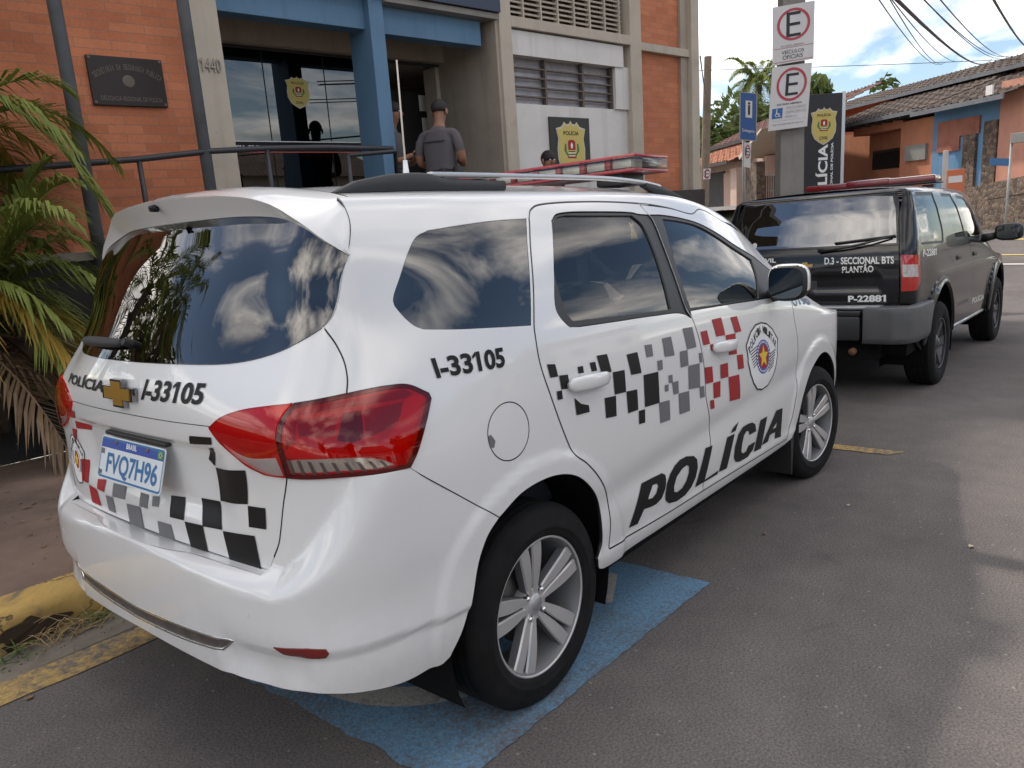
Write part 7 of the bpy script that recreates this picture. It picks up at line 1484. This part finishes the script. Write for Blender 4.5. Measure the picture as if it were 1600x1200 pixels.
hX, hY = Vector((-.692, -.72, -.041)), Vector((.721, -.693, .005)); HO = Vector((41.648, 11.891, 1.857)); HS = frame('orange_house', HO, hX, -hY if False else hY, gz, 'orange and blue house with brown tiled roofs on a stone base', 'house')
k_ = 1.6
def hb(name, x0, x1, z0, z1, d0, d1, m): return bx(name, (x0*k_, d0, z0*k_), (x1*k_, d1, z1*k_), m, HS)
hb('wall', 2.3, 6.08, -.6, 2.62, .9, 7, OR); hb('porch_wall', -3, 2.5, -.6, 2.5, 1.6, 7, OR); hb('pier', 4.70, 6.08, -.6, 2.45, .0, .95, OR); hb('porch_beam', 2.3, 4.72, 2.3, 2.58, .05, .9, OR); hb('wall', 6.08, 8.43, -.6, 2.62, -.02, 7, HB); hb('wall', 8.43, 10.2, -.6, 2.9, -.10, 5, PK_)
hb('panel', 6.30, 7.78, 1.86, 2.26, -.09, 0, RB_); hb('panel', 6.30, 7.12, 1.52, 1.86, -.09, 0, RB_); hb('stone_pier', 7.30, 7.72, -.6, 1.86, -.14, 0, stone); hb('stone_pier', 7.98, 8.40, -.6, 2.10, -.14, 0, stone)
hb('window', 2.52, 4.14, 1.28, 1.83, .86, .91, mat('dark_window', (.012, .012, .016), .08)); hb('meter_board', 5.02, 5.88, 1.40, 1.80, -.12, .02, speckled('grey_board', (.24, .235, .215), .15, 2, .6)); hb('door_box', 4.52, 4.66, .5, .66, .80, .9, M['plinth'])
hb('upper_wall', -3, 10.2, 2.3, 3.6, 3.4, 5, OR); FB = speckled('grey_fascia', (.13, .135, .15), .2, 3, .7)
tile_roof('lower_roof', 1.2*k_, 6.15*k_, -.75, 2.66*k_, 3.4, 3.48*k_, RT, HS); tile_roof('lower_roof', 6.15*k_, 9.3*k_, -1.1, 2.56*k_, 3.4, 3.42*k_, RT, HS); bx('fascia', (1.2*k_, -.80, 2.55*k_), (6.16*k_, -.74, 2.655*k_), FB, HS); bx('fascia', (6.14*k_, -1.16, 2.45*k_), (9.3*k_, -1.09, 2.555*k_), FB, HS)
for i in range(9): bx('rafter', ((1.6+i*.52)*k_, -.70, 2.50*k_), ((1.6+i*.52)*k_+.10, .95, 2.60*k_), M['plinth'], HS)
tile_roof('upper_roof', -4*k_, 10.4*k_, 2.6, 3.50*k_, 6.4, 4.15*k_, RT, HS); bx('fascia', (-4*k_, 2.52, 3.40*k_), (10.4*k_, 2.58, 3.505*k_), FB, HS)
bx('white_panel', (8.80*k_, -1.18, 2.58*k_), (9.0*k_, -1.12, 2.78*k_), WS, HS)
wl = empty('stone_wall', (0, 0, 0), 'stone faced retaining wall below the orange house', 'wall')
mb = MB(); A_, B_, C_ = Vector((33.6, 4.9, 0)), Vector((28.75, .93, 0)), Vector((27.2, -.40, 0))
for p, q_, za, zb in ((A_, B_, 2.15, 2.46), (B_, C_, 2.46, 2.7)):
    d_ = (q_-p).normalized(); n_ = Vector((-d_.y, d_.x, 0))*-1; t_ = n_*.3; mb.add([p, q_, q_-t_, p-t_, p+Vector((0, 0, za)), q_+Vector((0, 0, zb)), q_-t_+Vector((0, 0, zb)), p-t_+Vector((0, 0, za))], [(0, 1, 5, 4), (4, 5, 6, 7), (1, 2, 6, 5), (3, 0, 4, 7), (2, 3, 7, 6)])
mb.build('stone_facing', stone, wl)
mb = MB(); mb.add([(33.8, 5.0, 1.6), (28.9, 1.1, 1.9), (24.8, -2.4, 2.2), (60, -10, 2.4), (70, 14, 2.2), (44, 14, 1.7)], [(0, 1, 2, 3, 4, 5)]); t_ = mb.build('house_terrace', speckled('terrace_ground', (.20, .15, .12), .3, .4, .95)); t_['kind'] = 'structure'
# red roofed house behind the pole
aX, aY = Vector((-.755, -.654, -.041)), Vector((.654, -.756, .001)); AO = Vector((40.924, 18.292, 2.35)); HA = frame('red_roofed_house', AO, aX, aY, gz, 'low house with red tiled roofs and pale garage behind the wooden pole', 'house'); k_ = 1.5
PKW = weathered('pale_pink_wall', (.50, .36, .29), .1); REDW = weathered('red_house_wall', (.36, .075, .05), .1)
hb_ = lambda name, x0, x1, z0, z1, d0, d1, m: bx(name, (x0*k_, d0, z0*k_), (x1*k_, d1, z1*k_), m, HA)
hb_('wall', -2, 6.4, -.8, 1.75, .6, 1.2, PKW); hb_('garage_door', .3, 2.3, -.8, 1.5, .50, .58, M['plinth']); hb_('pillar', 4.35, 5.0, -.8, 1.5, -.1, .5, PKW); hb_('panel', 2.42, 4.3, -.8, 1.42, .45, .58, speckled('pink_door', (.42, .27, .22), .08, .8, .8)); hb_('pillar', 5.3, 6.3, -.8, 1.6, .2, .6, stone); hb_('wall', 6.4, 7.75, -.8, 2.0, 1.2, 1.6, REDW)
tile_roof('lower_roof', -2*k_, 5.4*k_, -.7, 1.74*k_, 2.2, 2.5*k_, RT2, HA); bx('fascia', (-2*k_, -.76, 1.63*k_), (5.4*k_, -.70, 1.73*k_), M['plinth'], HA); tile_roof('upper_roof', -3*k_, 6.9*k_, 1.9, 2.62*k_, 5.5, 3.62*k_, RT3, HA); bx('fascia', (-3*k_, 1.84, 2.50*k_), (7.2*k_, 1.90, 2.62*k_), M['plinth'], HA); bx('upper_wall', (-2*k_, 2.3, 1.8*k_), (6.6*k_, 2.8, 2.62*k_), PKW, HA)
mb = MB(); mb.add([(6.0*k_, -.5, 1.80*k_), (7.9*k_, -.5, 2.42*k_), (8.1*k_, -.5, 2.42*k_), (6.1*k_, -.5, 1.70*k_), (6.0*k_, 2.5, 1.80*k_), (7.9*k_, 2.5, 2.42*k_), (8.1*k_, 2.5, 2.42*k_), (6.1*k_, 2.5, 1.70*k_)], [(0, 3, 2, 1), (0, 1, 5, 4), (3, 7, 6, 2), (4, 5, 6, 7)]); mb.build('gable_edge', speckled('cream_fascia', (.50, .42, .33), .1, 2, .8), HA)
gt = MB()
for i in range(9): gt.box(((6.5+i*.18)*k_, .5, .2*k_), ((6.5+i*.18)*k_+.04, .54, 1.15*k_))
for z in (.25, .68, 1.12): gt.box((6.45*k_, .49, z*k_), (8.05*k_, .55, z*k_+.05))
gt.build('gate_bars', M['trim'], HA)
# grassy verge and low kerb right of the station
vg = speckled('verge_grass', (.10, .105, .040), .5, 2.5, .95, .8, 30)
V = [(9.8, 2.6, 1.18), (15, 2.2, 1.25), (22, 2.6, 1.5), (22, 7.5, 2.0), (15, 6.0, 1.86), (9.8, 4.6, 1.62)]; mesh_obj('verge', V, [(0, 1, 4, 5), (1, 2, 3, 4)], vg)['kind'] = 'structure'
V = [(9.8, 2.55, .2), (15, 2.15, .25), (22, 2.55, .5), (22, 2.6, 1.5), (15, 2.2, 1.25), (9.8, 2.6, 1.18)]; mesh_obj('verge_bank', V, [(0, 1, 4, 5), (1, 2, 3, 4)], vg)['kind'] = 'structure'
V = [(11.0, 4.2, 1.73), (16, 4.9, 1.90), (24, 6.4, 2.10), (24, 9.5, 2.2), (16, 8.0, 2.0), (11.0, 6.0, 1.80)]; mesh_obj('upper_pavement', V, [(0, 1, 4, 5), (1, 2, 3, 4)], speckled('grey_pavement', (.17, .16, .15), .2, 1, .95))['kind'] = 'structure'
# overhead wires
def wire(a, b, sag, r, label): 
    a, b = Vector(a), Vector(b); mb = MB(); mb.tube([a.lerp(b, t)-Vector((0, 0, sag*4*t*(1-t))) for t in np.linspace(0, 1, 18)], r, 5); return tag(mb.build('overhead_wire', M['trim']), label, 'wire', 'overhead wires')
WL = ['thin', 'second thin', 'third thin', 'thick black', 'fourth thin', 'fifth thin', 'sixth thin']
for i, (a, b, r) in enumerate((((14.49, 1.63, 5.34), (45.7, 6.6, 9.18), .010), ((14.6, 1.5, 5.33), (45.76, 6.54, 9.22), .010), ((14.66, 1.42, 5.32), (46.37, 5.83, 9.28), .010), ((8.95, -.08, 3.92), (42.44, 3.95, 8.46), .018), ((15.07, .92, 5.28), (42.96, 3.35, 8.5), .010), ((13.89, .66, 5.0), (43.08, 3.24, 8.63), .010), ((14.04, .48, 4.98), (43.18, 3.12, 8.62), .010), ((6.98, -1.06, 3.33), (15.89, -.28, 4.53), .012))):
    a, b = Vector(a), Vector(b); wire(a-(b-a)*.25, b+(b-a)*(.05 if i != 7 else 1.2), .5 if i != 7 else .15, r, 'thick black cable crossing the sky above the brown roof' if i == 3 else ('black cable nearest the camera at the top right corner' if i == 7 else 'thin overhead wire against the sky above the brown roof'))
wire((27.7, 11.8, 7.59), (45.0, -9.3, 7.0), .15, .012, 'thin wire running level from the wooden pole past the signs')
wire((10.0, 3.3, 4.1), (22.97, 9.26, 5.85), .1, .012, 'slanting service cable from the station corner to the wooden pole')
# other side of the street (seen in the windows and paintwork)
def house(name, loc, size, wall, roof, label, rz=0):
    e = empty(name, loc, label, 'house', None, rz); w_, d_, h_ = size; mb = MB(); mb.box((-w_/2, -d_/2, -.5), (w_/2, d_/2, h_)); mb.build('wall', wall, e)
    mb = MB(); mb.add([(-w_/2-.5, -d_/2-.5, h_), (w_/2+.5, -d_/2-.5, h_), (w_/2+.5, d_/2+.5, h_), (-w_/2-.5, d_/2+.5, h_), (-w_/2+1, 0, h_+1.5), (w_/2-1, 0, h_+1.5)], [(0, 1, 5, 4), (2, 3, 4, 5), (1, 2, 5), (3, 0, 4), (3, 2, 1, 0)]); mb.build('roof', roof, e)
    for i in range(3):
        x = -w_/2+w_*(i+.5)/3; mb = MB(); mb.box((x-.6, d_/2, 1.0), (x+.6, d_/2+.05, 2.2)); mb.build('window', bpy.data.materials['dark_window'], e); mb = MB(); mb.box((x-.7, d_/2, .88), (x+.7, d_/2+.09, 1.0)); mb.build('sill', M['cream'], e)
    return e
house('house', (1.5, -22, .1), (9, 6, 3.0), M['whitewall'], RT3, 'white house with dark red roof across the street from the station'); house('house', (13.5, -22, .2), (10, 6, 3.4), M['cream'], RT, 'cream house with brown roof across the street from the station'); house('house', (26, -22, .9), (10, 6, 3.6), speckled('ochre_wall', (.52, .47, .38), .1, .8, .9), RT3, 'pale house with dark red roof at the far side of the street'); house('house', (-11, -22, .1), (9, 6, 3.1), speckled('grey_house_wall', (.34, .33, .31), .1, .8, .9), RT3, 'grey house with dark roof across the street behind the camera')
for i, (x, y, h) in enumerate(((7.4, -18, 4.6), (-5.0, -18, 4.4), (19.5, -18, 4.6), (-16, -17, 5.2))): tree((x, y, .1), ['street tree between the white and cream houses', 'street tree between the grey and white houses', 'street tree between the cream and pale houses', 'street tree left of the grey house'][i], 71+i, h, 1.9, 2.0, 1100, .24, [G1, G3][i % 2])
